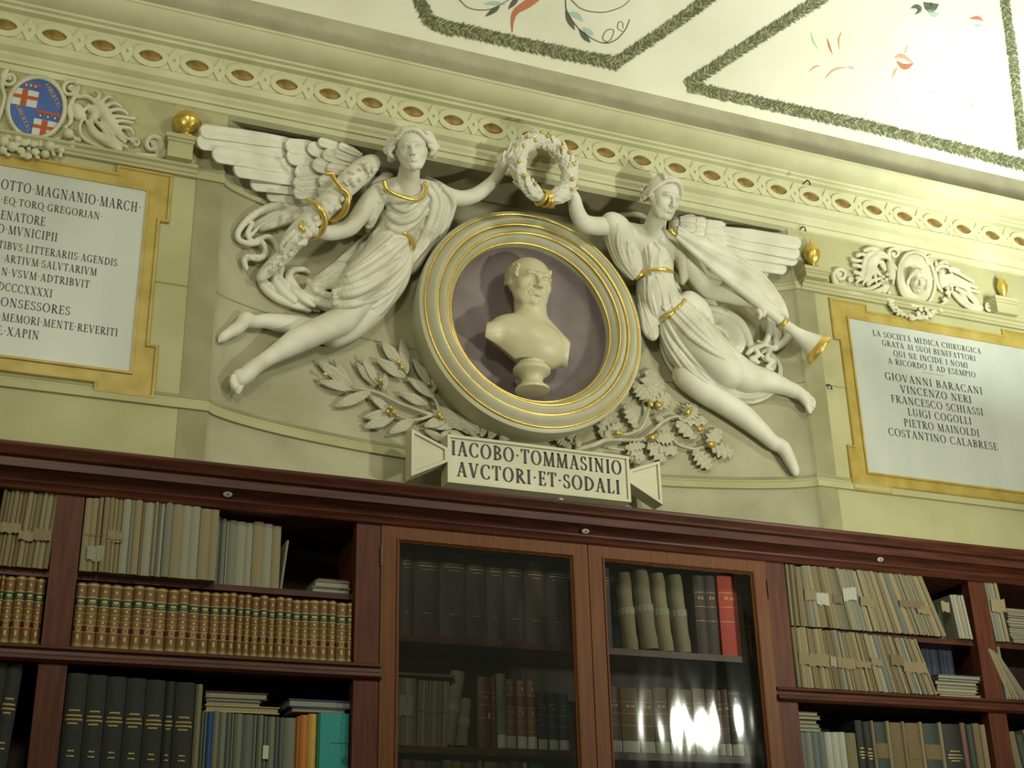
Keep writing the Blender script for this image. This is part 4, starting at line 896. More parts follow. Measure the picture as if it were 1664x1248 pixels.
# ================================================================ right winged figure (crop A7 units; A8 rows are shifted by 901.4)
T8 = lambda u, v, h, r: (u, v+901.4, h, r)
fr = thing('winged_figure', 'white stucco winged woman at right, belted with gold, blowing the long trumpet', 'relief figure', tuple(A7.p(650, 800, 0)))
DR = lambda u, v: .20*min(1, max(0, (800-v)/450))
A7.dh = DR
S = SDF(.0032)
MR = frame_from(30, -6, 14); HR = 262*A7.m(); hr = A7.p(622, 285, .27); gR = head(S, hr, HR, MR, wide=1.06)
L3(A7, S, [(590, 370, .22, 52), (570, 440, .18, 56), (555, 520, .13, 80)], .02)
L3(A7, S, [(380, 480, .12, 70), (540, 540, .12, 85), (690, 540, .12, 62)], .03)
L3(A7, S, [(560, 600, .11, 120), (570, 740, .10, 100), (610, 880, .10, 110)], .03)
L3(A7, S, [(330, 440, .14, 55), (230, 440, .17, 50), (165, 420, .19, 46), (130, 360, .21, 40), (118, 300, .23, 32), (100, 262, .24, 30)], .014)
fingers(S, A7, [[(100, 262, .24, 12), (75, 225, .25, 11), (60, 195, .255, 9)], [(110, 260, .24, 12), (95, 215, .26, 11), (85, 180, .265, 8)], [(118, 262, .24, 12), (115, 220, .26, 10), (112, 190, .265, 8)], [(95, 270, .24, 12), (60, 250, .25, 10), (38, 235, .25, 8)]])
L3(A7, S, [(700, 540, .13, 60), (760, 640, .13, 54), (810, 730, .13, 50), (860, 800, .14, 46), (950, 825, .17, 44), (1040, 850, .20, 36), (1100, 870, .22, 30), (1150, 900, .235, 36)], .014)
fingers(S, A7, [[(1150, 900, .24, 14), (1170, 885, .27, 14), (1195, 900, .285, 13), (1200, 925, .28, 11)], [(1150, 915, .24, 14), (1168, 905, .275, 14), (1185, 925, .285, 13), (1182, 948, .275, 10)], [(1140, 925, .24, 14), (1152, 918, .275, 13), (1164, 940, .28, 12), (1158, 960, .27, 10)],
                [(1160, 905, .24, 13), (1200, 915, .265, 13), (1222, 930, .27, 11), (1222, 950, .26, 9)], [(1140, 890, .25, 14), (1180, 868, .27, 12), (1205, 862, .27, 10)]])
# legs
L3(A7, S, [T8(800, 150, .10, 120), T8(920, 280, .12, 110), T8(1030, 360, .13, 92), T8(1090, 395, .12, 84), T8(1160, 405, .10, 68), T8(1240, 425, .085, 54), T8(1320, 455, .07, 38), T8(1370, 475, .065, 34)], .02)
L3(A7, S, [T8(1365, 472, .065, 34), T8(1395, 490, .065, 31), T8(1418, 518, .06, 26), T8(1428, 538, .055, 21)], .012)
L3(A7, S, [T8(1410, 490, .06, 22), T8(1432, 508, .06, 20)], .012)
fingers(S, A7, [[T8(1425, 545, .06, 17), T8(1436, 572, .055, 17), T8(1442, 588, .05, 12)], [T8(1436, 535, .06, 13), T8(1453, 558, .06, 13), T8(1457, 574, .05, 10)], [T8(1441, 524, .06, 12), T8(1461, 544, .06, 12), T8(1466, 557, .05, 9)], [T8(1442, 512, .06, 12), T8(1464, 529, .06, 11), T8(1469, 540, .05, 8)], [T8(1438, 500, .06, 11), T8(1459, 513, .055, 10), T8(1464, 522, .05, 8)]], .002)
L3(A7, S, [T8(740, 380, .07, 80), T8(850, 470, .075, 70), T8(950, 530, .075, 66), T8(1060, 605, .065, 62), T8(1150, 680, .06, 48), T8(1220, 745, .055, 36), T8(1265, 780, .05, 32)], .02)
L3(A7, S, [T8(1275, 770, .05, 32), T8(1300, 800, .045, 30), T8(1328, 855, .04, 27), T8(1350, 900, .035, 20), T8(1362, 935, .03, 13)], .02)
S.build('body', M_STUCCO, fr)
# dress
S = SDF(.0033)
L3(A7, S, [(560, 560, .13, 100), (570, 640, .12, 105), (575, 710, .11, 95)], .02)
L3(A7, S, [(320, 420, .16, 60), (360, 470, .14, 80), (400, 580, .12, 85), (440, 680, .10, 70)], .02)
L3(A7, S, [(690, 530, .14, 50), (715, 600, .14, 42), (735, 700, .13, 26), (725, 760, .12, 14)], .014)
L3(A7, S, [(580, 720, .11, 95), (570, 820, .12, 110), (620, 900, .12, 110)], .02)
L3(A7, S, [(520, 880, .10, 50), (530, 980, .10, 48), (555, 1050, .09, 34)], .02)
L3(A7, S, [(660, 900, .12, 95), T8(760, 130, .13, 122), T8(860, 240, .15, 118), T8(950, 330, .16, 96), T8(1000, 375, .15, 84)], .02)
L3(A7, S, [T8(640, 80, .09, 60), T8(700, 240, .09, 72), T8(800, 350, .09, 70), T8(900, 420, .09, 62), T8(1080, 480, .05, 40), T8(1200, 470, .05, 26)], .02)
L3(A7, S, [(760, 850, .13, 50), (830, 910, .12, 46), (860, 990, .11, 40), (870, 1060, .10, 40)], .02)
L3(A7, S, [T8(1000, 440, .07, 40), T8(1150, 440, .07, 40), T8(1250, 400, .06, 14)], .02)
S.base = list(S.ops)
fan(A7, S, [(275, 420, 8), (290, 520, 10), (350, 650, 10), (440, 740, 7)], [(470, 440, 8), (450, 560, 10), (460, 650, 10), (480, 720, 7)], 8, seed=11)
fan(A7, S, [(480, 440, 8), (470, 560, 10), (500, 680, 8)], [(540, 520, 8), (560, 600, 9), (560, 670, 8)], 4, seed=12)
fan(A7, S, [(560, 530, 7), (600, 590, 9), (560, 670, 7)], [(690, 510, 8), (670, 600, 10), (600, 680, 8)], 5, seed=13)
fan(A7, S, [(680, 500, 8), (690, 600, 10), (720, 760, 8)], [(730, 540, 8), (745, 640, 9), (735, 740, 7)], 4, seed=14)
fan(A7, S, [(500, 560, 8), (470, 660, 9), (470, 720, 8)], [(640, 600, 8), (650, 660, 8), (670, 700, 7)], 4, seed=15)
fan(A7, S, [(470, 760, 8), (480, 860, 10), (500, 960, 10), (540, 1060, 9)], [(560, 720, 7), (560, 820, 9), (580, 900, 9), (595, 980, 8)], 5, seed=16)
fan(A7, S, [(570, 720, 7), (600, 820, 9), (620, 920, 8)], [(690, 730, 7), (720, 800, 9), (740, 850, 8)], 6, seed=17)
for f_ in ([(500, 980, 10), (520, 1040, 14), (560, 1070, 14), (590, 1030, 10)], [(480, 880, 10), (500, 960, 12), (510, 1020, 10)], [(590, 990, 10), (575, 1030, 12), (545, 1050, 10)], [(620, 900, 9), (650, 890, 9), (690, 880, 8)]): fold(A7, S, f_)
fan(A7, S, [(605, 985, 9), (620, 1080, 11), (680, 1190, 12), (760, 1290, 11), (900, 1390, 9)], [(640, 970, 9), (720, 1100, 12), (830, 1220, 13), (930, 1310, 12), (1010, 1370, 8)], 5, seed=18)
fan(A7, S, [(660, 960, 9), (760, 1070, 12), (880, 1150, 12), (960, 1190, 9)], [(740, 880, 9), (850, 980, 12), (920, 1080, 12), (985, 1170, 9)], 6, seed=19)
fan(A7, S, [(600, 1030, 8), (630, 1150, 9), (690, 1260, 9), (760, 1340, 8), (850, 1400, 6)], [(600, 1080, 7), (610, 1170, 8), (660, 1260, 8), (720, 1330, 7), (780, 1370, 5)], 2, seed=20)
fan(A7, S, [T8(750, 340, 0, 10)[:2]+(10,), T8(850, 430, 0, 12)[:2]+(12,), T8(960, 500, 0, 12)[:2]+(12,), T8(1100, 520, 0, 11)[:2]+(11,), T8(1230, 460, 0, 9)[:2]+(9,)], [T8(880, 350, 0, 10)[:2]+(10,), T8(960, 430, 0, 12)[:2]+(12,), T8(1060, 470, 0, 12)[:2]+(12,), T8(1160, 460, 0, 11)[:2]+(11,), T8(1260, 380, 0, 8)[:2]+(8,)], 6, seed=21)
fan(A7, S, [(760, 850, 9), (840, 880, 10), (880, 950, 10), (878, 1000, 9)], [(740, 890, 8), (800, 950, 9), (830, 1010, 9), (860, 1060, 8)], 4, seed=22)
fan(A7, S, [(980, 1150, 8), (1020, 1190, 8), (1060, 1220, 7)], [(900, 1120, 8), (980, 1180, 8), (1060, 1230, 7)], 2, seed=23)
for f_ in ([T8(720, 320, 0, 0)[:2]+(9,), T8(760, 345, 0, 0)[:2]+(10,), T8(860, 420, 0, 0)[:2]+(12,), T8(960, 490, 0, 0)[:2]+(12,), T8(1090, 530, 0, 0)[:2]+(11,), T8(1200, 500, 0, 0)[:2]+(10,), T8(1265, 430, 0, 0)[:2]+(9,), T8(1280, 350, 0, 0)[:2]+(8,), T8(1260, 290, 0, 0)[:2]+(7,)],): fold(A7, S, f_)
S.build('dress', M_STUCCO, fr)
# swirling mantle behind
A7.dh = None
S = SDF(.0040)
L3(A7, S, [(900, 960, -.01, 60), (980, 1010, -.012, 75), (1030, 1090, -.014, 75), (1000, 1160, -.012, 60)], .01)
L3(A7, S, [(1200, 1010, -.005, 40), (1260, 1040, -.005, 50), (1220, 1110, -.01, 50)], .01)
L3(A7, S, [(1110, 1130, -.01, 45), (1180, 1180, -.01, 60), (1220, 1230, -.01, 50)], .01)
for f_ in ([(880, 905, .06, 22), (960, 930, .05, 26), (1040, 980, .045, 28), (1090, 1060, .04, 26), (1110, 1130, .04, 18)], [(890, 940, .04, 14), (990, 980, .04, 16), (1050, 1060, .035, 16), (1060, 1130, .03, 14), (1010, 1180, .03, 12)],
           [(900, 1000, .03, 12), (960, 1040, .03, 12), (990, 1100, .025, 10), (960, 1110, .025, 10)], [(1210, 960, .07, 16), (1215, 1040, .06, 20), (1180, 1110, .05, 16), (1110, 1130, .05, 14)], [(1240, 970, .06, 14), (1300, 1010, .05, 24), (1320, 1060, .045, 24), (1280, 1110, .05, 20), (1230, 1130, .05, 16), (1150, 1090, .04, 10)],
           [(1225, 980, .06, 14), (1250, 1050, .05, 18), (1250, 1110, .05, 12)], [(1090, 1160, .05, 14), (1130, 1130, .065, 13), (1150, 1170, .07, 13), (1110, 1190, .06, 12), (1150, 1210, .06, 14)], [(1180, 1150, .06, 12), (1215, 1140, .07, 13), (1200, 1190, .07, 13), (1240, 1200, .06, 12), (1200, 1240, .055, 13), (1230, 1250, .05, 10)],
           [(1240, 1170, .03, 7), (1270, 1230, .03, 7), (1260, 1300, .03, 7), (1215, 1340, .03, 6)], [(1130, 1150, .05, 8), (1170, 1170, .06, 9), (1190, 1200, .06, 8)], [(950, 1000, .015, 40), (1010, 1080, .012, 40), (960, 1130, .01, 40), (900, 1060, .01, 36)],
           [(360, 350, .06, 40), (400, 320, .07, 44), (470, 330, .07, 40), (520, 370, .06, 30)], [(380, 370, .10, 22), (450, 370, .12, 20), (510, 390, .12, 16)], [(500, 380, .06, 40), (620, 520, .04, 50), (760, 700, .02, 50), (880, 900, .02, 50), (900, 960, .0, 50)]):
    L3(A7, S, f_, .008)
S.build('mantle', M_STUCCO, fr)
A7.dh = DR
# hair
S = SDF(.0028)
g = gR
S.ell(g(0, .18, -.14), HR*np.array((.37, .36, .38)), MR, .01)
for s in (-1, 1):
    for i in range(9):
        t = i/8
        strands(S, g, HR, [[(s*.02, .43-.02*i, .27-.09*i, .035), (s*(.17+.03*t), .39-.05*i*.6, .23-.08*i, .04), (s*(.31+.03*math.sin(3*t)), .24-.03*i, .14-.06*i, .045), (s*(.375), .10-.03*i+.04*math.sin(i*2.), .02-.04*i, .045), (s*(.36-.02*i), -.02-.012*i, -.06-.04*i, .04)]], .012)
for i in range(6): strands(S, g, HR, [[(-.2+.08*i, .38, .2, .035), (-.18+.07*i, .49, .04, .045), (-.15+.06*i, .48, -.2, .05), (-.10+.04*i, .30, -.42, .05)]], .012)
for i in range(8):
    a = i*PI/4; strands(S, g, HR, [[(-.20+.16*math.cos(a), .06+.16*math.sin(a), -.42, .05), (-.20+.09*math.cos(a+.8), .06+.09*math.sin(a+.8), -.52, .045), (-.2, .06, -.56, .04)]], .012)
S.build('hair', M_STUCCO, fr)
# gilt belts and brooch
def band(T, rows, r, nm, par, flat_=None):
    P_ = []
    for q in smoothline(rows, 5): P_.append(T.p(q[0], q[1], max(surf_h(S0, T, q[0], q[1]), .02)+.013))
    P_ = smoothline(P_[::2], 3); b_ = MB(); b_.tube(P_, [r*(.5+.5*min(1, 6*min(i, len(P_)-1-i)/len(P_))) for i in range(len(P_))], 10); return b_.build(nm, M_GOLD, par, smooth=True)
class _B: pass
S0 = _B(); S0.base = [o for o in S.ops[:0]]
S1 = SDF(.01); L3(A7, S1, [(560, 560, .13, 100), (570, 640, .12, 108), (575, 710, .11, 98)]); L3(A7, S1, [(580, 720, .11, 98), (570, 820, .12, 114), (620, 900, .12, 114)]); L3(A7, S1, [(400, 580, .12, 85), (450, 690, .10, 70)]); L3(A7, S1, [(660, 900, .12, 95), T8(760, 130, .12, 124)]); S0.base = S1.ops
band(A7, [(462, 742), (490, 715), (540, 690), (600, 684), (650, 692), (690, 722)], .0105, 'gilt_belt', fr)
band(A7, [(600, 978), (640, 948), (690, 910), (730, 870), (752, 838)], .0105, 'gilt_belt', fr)
b = MB(); p = A7.p(724, 1224, .09); b.ball(p, .014, 8); b.ball(p+IF*.012, .007, 6); b.build('gilt_brooch', M_GOLD, fr, smooth=True)
A7.dh = None
# wing
tv = (0.0, -1, -0.30)
for i, (r_, t_, w_) in enumerate([((780, 700), (945, 755), 70), ((800, 640), (1210, 712), 60), ((820, 620), (1310, 690), 66), ((830, 560), (1372, 640), 72), ((840, 500), (1385, 605), 74), ((850, 455), (1395, 548), 74)]):
    place_feather(A7, r_, t_, w_, .05+.011*i, .03+.013*i, fr, tiltv=tv)
for i, (r_, t_, w_) in enumerate([((760, 560), (975, 600), 70), ((760, 510), (1000, 545), 75), ((760, 470), (985, 505), 75), ((740, 430), (965, 460), 80), ((720, 520), (880, 545), 66), ((720, 470), (850, 480), 70), ((720, 420), (860, 430), 70), ((710, 440), (800, 460), 60), ((710, 405), (800, 410), 60)]):
    place_feather(A7, r_, t_, w_, .105+.005*i, .09+.007*i, fr, tiltv=tv)
S = SDF(.004); L3(A7, S, [(690, 400, .10, 30), (750, 385, .10, 30), (840, 395, .10, 24), (960, 430, .08, 18)], .01); L3(A7, S, [(700, 430, .09, 60), (720, 520, .07, 60), (760, 640, .04, 60), (840, 730, .03, 50)], .02); S.build('wing_arm', M_STUCCO, fr)
# ---- trumpet with its banner
tr = thing('trumpet', 'long white stucco trumpet with gilded mouthpiece, ring and bell rim', 'trumpet', tuple(A7.p(1000, 760, .15)))
A7.dh = lambda u, v: .20*min(1, max(0, (800-v)/450))
P_ = smoothline([list(A7.p(u, v, h))+[r*A7.m()] for u, v, h, r in ((665, 478, .26, 11), (760, 560, .26, 18), (900, 680, .26, 22), (1050, 800, .27, 25), (1180, 900, .275, 28), (1290, 985, .26, 30))], 8)
b = MB(); b.tube([q[:3] for q in P_], [q[3] for q in P_], 20); b.build('tube', M_STUCCO, tr, smooth=True)
a_ = A7.p(1290, 985, .26); c_ = A7.p(1500, 1142, .21); ax = c_-a_; Lb = np.linalg.norm(ax); ax /= Lb
Rb = 104*A7.m()
def rings(prof, nm, m, seg=40):
    u_ = np.cross(ax, [0, 0, 1.0]); u_ /= np.linalg.norm(u_); w_ = np.cross(ax, u_); vs = []
    for t, r in prof:
        for k in range(seg): an = 2*PI*k/seg; vs.append(a_+ax*t*Lb+(u_*math.cos(an)+w_*math.sin(an))*r)
    fs = [(i*seg+k, i*seg+(k+1) % seg, (i+1)*seg+(k+1) % seg, (i+1)*seg+k) for i in range(len(prof)-1) for k in range(seg)]
    q = MB(); q.add(vs, fs); return q.build(nm, m, tr, smooth=True)
rt = 30*A7.m()
rings([(0, rt), (.15, rt*1.05), (.33, rt*1.15), (.5, rt*1.5), (.66, rt*2.0), (.8, rt*2.55), (.93, Rb*.93)], 'bell', M_STUCCO)
rings([(.84, Rb*.80), (.90, Rb*.90), (.94, Rb*.97), (.99, Rb), (1.02, Rb*1.01), (1.03, Rb*.97), (1.0, Rb*.90), (.92, Rb*.82), (.8, Rb*.6), (.5, rt*1.2)], 'gilt_rim', M_GOLD)
rings([(-.02, rt), (-.01, rt*1.3), (.04, rt*1.35), (.07, rt*1.25), (.08, rt)], 'gilt_ring', M_GOLD)
b = MB(); p0, p1 = A7.p(652, 462, .265), A7.p(690, 498, .262); b.tube([p0, p0+(p1-p0)*.3, p0+(p1-p0)*.6, p1], [.014, .011, .014, .010], 14); b.build('gilt_mouthpiece', M_GOLD, tr, smooth=True)
# banner cloth: strip between its upper edge and the tube
up = smoothline([A7.p(u, v, h) for u, v, h in ((688, 440, .25), (770, 488, .24), (900, 545, .24), (1020, 600, .24), (1120, 665, .25), (1200, 740, .25), (1260, 820, .25), (1300, 890, .255), (1318, 955, .26))], 5)
dn = smoothline([A7.p(u, v, h) for u, v, h in ((695, 500, .25), (760, 556, .25), (840, 622, .26), (930, 698, .265), (1010, 765, .27), (1090, 825, .275), (1170, 885, .275), (1240, 940, .27), (1295, 985, .26))], 5)
N_ = len(up); K_ = 14; vs = []
for i in range(N_):
    for j in range(K_+1):
        t = j/K_; q = up[i]*(1-t)+dn[i]*t; bulge = math.sin(PI*t)*.018+.010*math.sin(PI*t)*math.sin(t*9+i*.22)+.006*math.sin(PI*t)*math.sin(t*4-i*.35+1); vs.append(q-np.array([0, 1, 0])*bulge)
fs = [(i*(K_+1)+j, i*(K_+1)+j+1, (i+1)*(K_+1)+j+1, (i+1)*(K_+1)+j) for i in range(N_-1) for j in range(K_)]
b = MB(); b.add(vs, fs); n0 = len(vs); b.add([np.array(v)+(0, .012, 0) for v in vs], [f[::-1] for f in fs]); o = b.build('banner', M_STUCCO, tr, smooth=True)
S = SDF(.0036, clip=False); S.line(up, [8*A7.m()]*len(up), .004, n=1); S.build('banner_edge', M_STUCCO, tr)
A7.dh = None
# ================================================================ roundel, bust, wreath
CM = np.array([2.392, 0.045, E+2.765])
rd = thing('roundel_frame', 'round cream stucco frame with four gilt rings around the bust', 'frame', tuple(CM))
segs = 120
b = MB(); b.lathe([(.548, .30), (.566, .18), (.576, .10), (.574, .062), (.560, .052), (.548, .050), (.540, .040), (.530, .024), (.515, .014), (.503, .022), (.495, .040), (.489, .048), (.480, .040), (.470, .026), (.462, .022), (.452, .030), (.448, .044), (.438, .050), (.425, .064), (.416, .084), (.410, .105), (.409, .12), (.412, .16)], CM, 'y', segs)
b.build('moulded_ring', M_SCROLL, rd, auto=40)
for r_, y_, w_ in ((.552, .047, .0055), (.494, .040, .0075), (.446, .038, .0065), (.413, .083, .0055)):
    b = MB(); b.lathe([(r_+w_*math.cos(a), y_+w_*math.sin(a)) for a in np.linspace(0, 2*PI, 9)[:-1]], CM, 'y', segs, closed=True); b.build('gilt_ring', M_GOLD, rd, smooth=True)
b = MB(); b.lathe([(.411, .115), (.40, .15), (.36, .195), (.28, .225), (.18, .238), (.08, .24), (0.002, .24)], CM, 'y', 72); b.build('niche_dish', M_NICHE, rd, smooth=True)
# bust
A6.dh = None
bu = thing('portrait_bust', 'cream marble bust of a balding man in the roundel, bare shoulders on a round socle', 'bust', tuple(A6.p(812, 1010, .19)))
S = SDF(.0024, clip=False)
MBu = frame_from(24, 14, 6); HB = 398*A6.m(); cB = A6.p(797, 322, .19); gB = head(S, cB, HB, MBu, 'man', wide=1.22)
L3(A6, S, [(790, 400, .165, 96), (798, 480, .165, 98), (805, 560, .165, 106)], .02)
mB = A6.m(); S.ell(A6.p(775, 700, .165), (292*mB, 185*mB, 150*mB), frame_from(8, 4, 21), .035)
L3(A6, S, [(760, 560, .165, 60), (680, 610, .165, 60), (575, 640, .165, 58), (520, 645, .165, 56)], .03)
L3(A6, S, [(830, 570, .165, 60), (900, 640, .165, 64), (990, 740, .165, 66), (1030, 800, .16, 62)], .03)
mB = A6.m(); pf = A6.p(790, 752, .28); S.ell(pf-np.array([.07, 0, 1.0])/math.hypot(.07, 1)*1.1, (1.1, 1.1, 1.1), None, .002, True)
for (u, v), n_ in (((516, 610), -IR+.1*IU), ((606, 730), -.60*IR-.80*IU), ((1044, 770), IR-.15*IU)):
    n_ = n_/np.linalg.norm(n_); S.ell(A6.p(u, v, .17)+n_*.8, (.8, .8, .8), None, .002, True)
# side hair: small curls over the ears and back
rr = random.Random(3)
for s_ in (-1, 1):
    for i in range(46):
        y_ = rr.uniform(.0, .30); z_ = rr.uniform(-.40, .02+.12*(y_ > .05)); x_ = s_*(.300*math.sqrt(max(.05, 1-((y_-.1)/.42)**2*.6-((z_+.08)/.52)**2*.8)))
        if y_ < .05 and z_ > -.1: continue
        if y_ < 0: z_ = min(z_, -.22)
        a = gB(x_, y_, z_); S.cap(a, gB(x_+s_*.0, y_-.05, z_+rr.uniform(-.04, .04)), HB*.026, HB*.020, HB*.022)
    for i in range(6): S.cap(gB(s_*.255, .06-.05*i, .08), gB(s_*.25, .02-.05*i, .11), HB*.018, HB*.012, HB*.02)
S.build('head_and_shoulders', M_BUST, bu)
c_ = A6.p(808, 890, .18); zt = A6.p(808, 835, .18)[2]; zb = A6.p(808, 1012, .18)[2]; r0 = A6.m()
dz = zt-zb
b = MB(); b.lathe([(0, zt-c_[2]), (95*r0, zt-c_[2]), (95*r0, zt-c_[2]-.1*dz), (122*r0, zt-c_[2]-.16*dz), (130*r0, zt-c_[2]-.24*dz), (130*r0, zt-c_[2]-.34*dz), (118*r0, zt-c_[2]-.40*dz), (96*r0, zt-c_[2]-.46*dz), (80*r0, zt-c_[2]-.56*dz), (74*r0, zt-c_[2]-.66*dz), (82*r0, zt-c_[2]-.76*dz), (104*r0, zt-c_[2]-.86*dz), (118*r0, zt-c_[2]-.92*dz), (118*r0, zb-c_[2]), (0, zb-c_[2])], c_, 'z', 40)
b.build('socle', M_BUST, bu, auto=40)
# leaves
def leaf_unit(name, m, lobes=0, curl=.25, seed=0):
    n, k = (44 if lobes else 12), 4; vs = []; r = random.Random(seed)
    for i in range(n+1):
        t = i/n; w = math.sin(PI*min(1, t*.93+.04))**(.75)*(1-.25*t)
        if lobes: w *= (1+.26*math.cos(2*PI*t*lobes+2.6))*(.80+.5*t)
        for j in range(-k, k+1):
            s = j/k; z = .14*(1-abs(s)**1.5)+ (.05 if not lobes else .09)*math.sin(t*(11 if not lobes else 2*PI*lobes)+s*3+seed)*abs(s) - (.09 if j == 0 else 0)+curl*math.sin(PI*t*.9)*.5
            vs.append((t, s*w*.5, z))
    K = 2*k+1; fs = [(i*K+j, (i+1)*K+j, (i+1)*K+j+1, i*K+j+1) for i in range(n) for j in range(2*k)]
    rim = [j for j in range(K)]+[i*K+K-1 for i in range(1, n+1)]+[n*K+j for j in range(K-2, -1, -1)]+[i*K for i in range(n-1, 0, -1)]
    o = len(vs); vs += [(vs[q][0], vs[q][1], vs[q][2]-.22) for q in rim]; R_ = len(rim)
    fs += [(rim[i], rim[(i+1) % R_], o+(i+1) % R_, o+i) for i in range(R_)]
    me = mesh(name, vs, fs, m, smooth=True); smooth_by_angle(me, 60); return me
LW = [leaf_unit('laurel_leaf', M_STUCCO, 0, .25, q) for q in range(3)]
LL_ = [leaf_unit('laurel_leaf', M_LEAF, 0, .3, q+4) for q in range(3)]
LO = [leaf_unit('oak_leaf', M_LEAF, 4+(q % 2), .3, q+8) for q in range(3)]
def put_leaf(me, a, c, w, nrm, par, th=None, name='leaf'):
    a = np.asarray(a, float); c = np.asarray(c, float); L = np.linalg.norm(c-a); ax = (c-a)/L; nn = np.asarray(nrm, float); nn = nn-ax*(nn@ax); nn /= np.linalg.norm(nn)+1e-9; bb = np.cross(nn, ax); th = th or w*.5
    off = parent_loc(par); o = ob(name, me, par)
    o.matrix_local = Matrix([[ax[0]*L, bb[0]*w, nn[0]*th, a[0]-off[0]], [ax[1]*L, bb[1]*w, nn[1]*th, a[1]-off[1]], [ax[2]*L, bb[2]*w, nn[2]*th, a[2]-off[2]], [0, 0, 0, 1]]); return o
# wreath
YWR = -0.17
cw = W(884, 275, YWR); w1, w2 = W(835, 262, YWR), W(934, 283, YWR); Rw = .138; Rz = .160
wr = thing('laurel_wreath', 'white laurel wreath with gold berries and gold tie held up by both winged figures', 'wreath', tuple(cw))
def wp(a): return cw+np.array([Rw*math.cos(a), 0, Rz*math.sin(a)])
b = MB(); b.tube([wp(-PI/2+2*PI*i/60) for i in range(61)], .026, 10, caps=False); b.build('core_ring', M_STUCCO, wr, smooth=True)
rr = random.Random(21)
for side in (-1, 1):
    for i in range(15):
        for k in range(6):
            t = (i+(.5 if k % 2 else 0))/15.3; a = -PI/2+side*(.12+t*(PI-.14)); a2 = a+side*.50
            ph = PI*(k/6)*2+.3*i; c0, c1 = wp(a), wp(a2); rad = (c0-cw)/np.linalg.norm(c0-cw); rad2 = (c1-cw)/np.linalg.norm(c1-cw)
            if math.sin(ph) < -.5: continue
            d0 = rad*math.cos(ph)+np.array([0, -1, 0])*math.sin(ph); d1 = rad2*math.cos(ph)+np.array([0, -1, 0])*math.sin(ph)
            put_leaf(LW[(i+k) % 3], c0+d0*.018, c1+d1*rr.uniform(.034, .050), .048, d0, wr, .026, 'leaf')
for a in (100, 84, 88, 132, 152, 186, 212, 52, 34, 12, -20, -38, 236, 120):
    t = math.radians(a); c0 = wp(t); rad = (c0-cw)/np.linalg.norm(c0-cw); q = rr.uniform(-.6, .6); p = c0+rad*math.sin(q)*.036+np.array([0, -1, 0])*(.046)
    b = MB(); b.ball(p, rr.uniform(.009, .0115), 7); b.build('gilt_berry', M_GOLD, wr, smooth=True)
for k in range(4):
    c0 = wp(math.radians(-98+k*7)); ring = [c0+(c0-cw)/np.linalg.norm(c0-cw)*.036*math.cos(t)+np.array([0, -1, 0])*.036*math.sin(t)+np.array([.014*math.sin(t+k), 0, 0]) for t in np.linspace(0, 2*PI, 17)]
    b = MB(); b.tube(ring, [.008]*17, 8, caps=False); b.build('gilt_tie', M_GOLD, wr, smooth=True)
# ---------------------------------------------------------------- branches
lb = thing('laurel_branch', 'stucco laurel branch with gold berries spreading left of the roundel', 'branch', tuple(PH(690, 680, 0)))
pA4 = lambda u, v: (300+u/3.962, 420+v/3.962); pA6 = lambda u, v: (660+u/3.962, 380+v/3.962); p5 = lambda u, v: (600+u/3.328, 660+v/3.328); p8 = lambda u, v: (900+u/3.467, 500+v/3.467)
def stem(pts, r0, r1, par, m=M_LEAF, h=.03):
    P_ = smoothline([PH(*q, h) for q in pts], 5); b = MB(); n = len(P_); b.tube(P_, [r0+(r1-r0)*i/(n-1) for i in range(n)], 8); b.build('stem', m, par, smooth=True)
stem([p5(610, 200), p5(520, 120), p5(400, 55), pA4(1600, 1010), pA4(1400, 940), pA4(1230, 860), pA4(1075, 830)], .013, .006, lb)
stem([pA4(1620, 1000), pA4(1480, 1040), pA4(1340, 1000)], .009, .005, lb)
stem([pA4(1640, 1010), pA4(1610, 910), pA4(1530, 860), pA4(1430, 770)], .009, .005, lb); stem([pA4(1310, 860), pA4(1270, 820), pA4(1230, 780)], .006, .004, lb); stem([pA4(1610, 900), pA4(1600, 850), pA4(1590, 820)], .006, .004, lb)
rr = random.Random(4)
LFA = [((855, 665), (1075, 815), 90), ((955, 650), (1070, 810), 50), ((870, 790), (1075, 840), 84), ((965, 955), (1195, 860), 84), ((1095, 665), (1230, 820), 64), ((1140, 630), (1245, 810), 76), ((1290, 740), (1285, 850), 50), ((1190, 880), (1330, 990), 76),
       ((1235, 645), (1420, 765), 96), ((1265, 530), (1395, 690), 92), ((1395, 520), (1430, 740), 84), ((1470, 645), (1585, 820), 74), ((1620, 700), (1600, 860), 66), ((1440, 770), (1610, 890), 88), ((1380, 865), (1560, 940), 76), ((1150, 1025), (1355, 990), 80), ((1155, 1090), (1350, 1015), 90), ((1315, 1125), (1475, 1040), 84), ((1540, 1080), (1680, 1035), 84)]
LFB = [(p5(290, 95), p5(460, 112), 74), (p5(300, 130), p5(410, 190), 64), (p5(375, 0), p5(505, 125), 110), (p5(440, 30), p5(560, 150), 100), (p5(520, 5), p5(590, 150), 86), (p5(640, 38), p5(608, 165), 72), (p5(692, 92), p5(650, 175), 76), (p5(772, 145), p5(705, 180), 72), (p5(340, 20), p5(450, 90), 80), (p5(420, 130), p5(520, 175), 60), (p5(370, 190), p5(430, 130), 50)]
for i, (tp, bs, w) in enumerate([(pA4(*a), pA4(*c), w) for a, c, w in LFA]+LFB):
    h = .030+.012*rr.random(); put_leaf(LL_[i % 3], PH(*bs, h), PH(*tp, h-.008), w*.00066, (rr.uniform(-.3, .3), -1, rr.uniform(-.3, .2)), lb, .030)
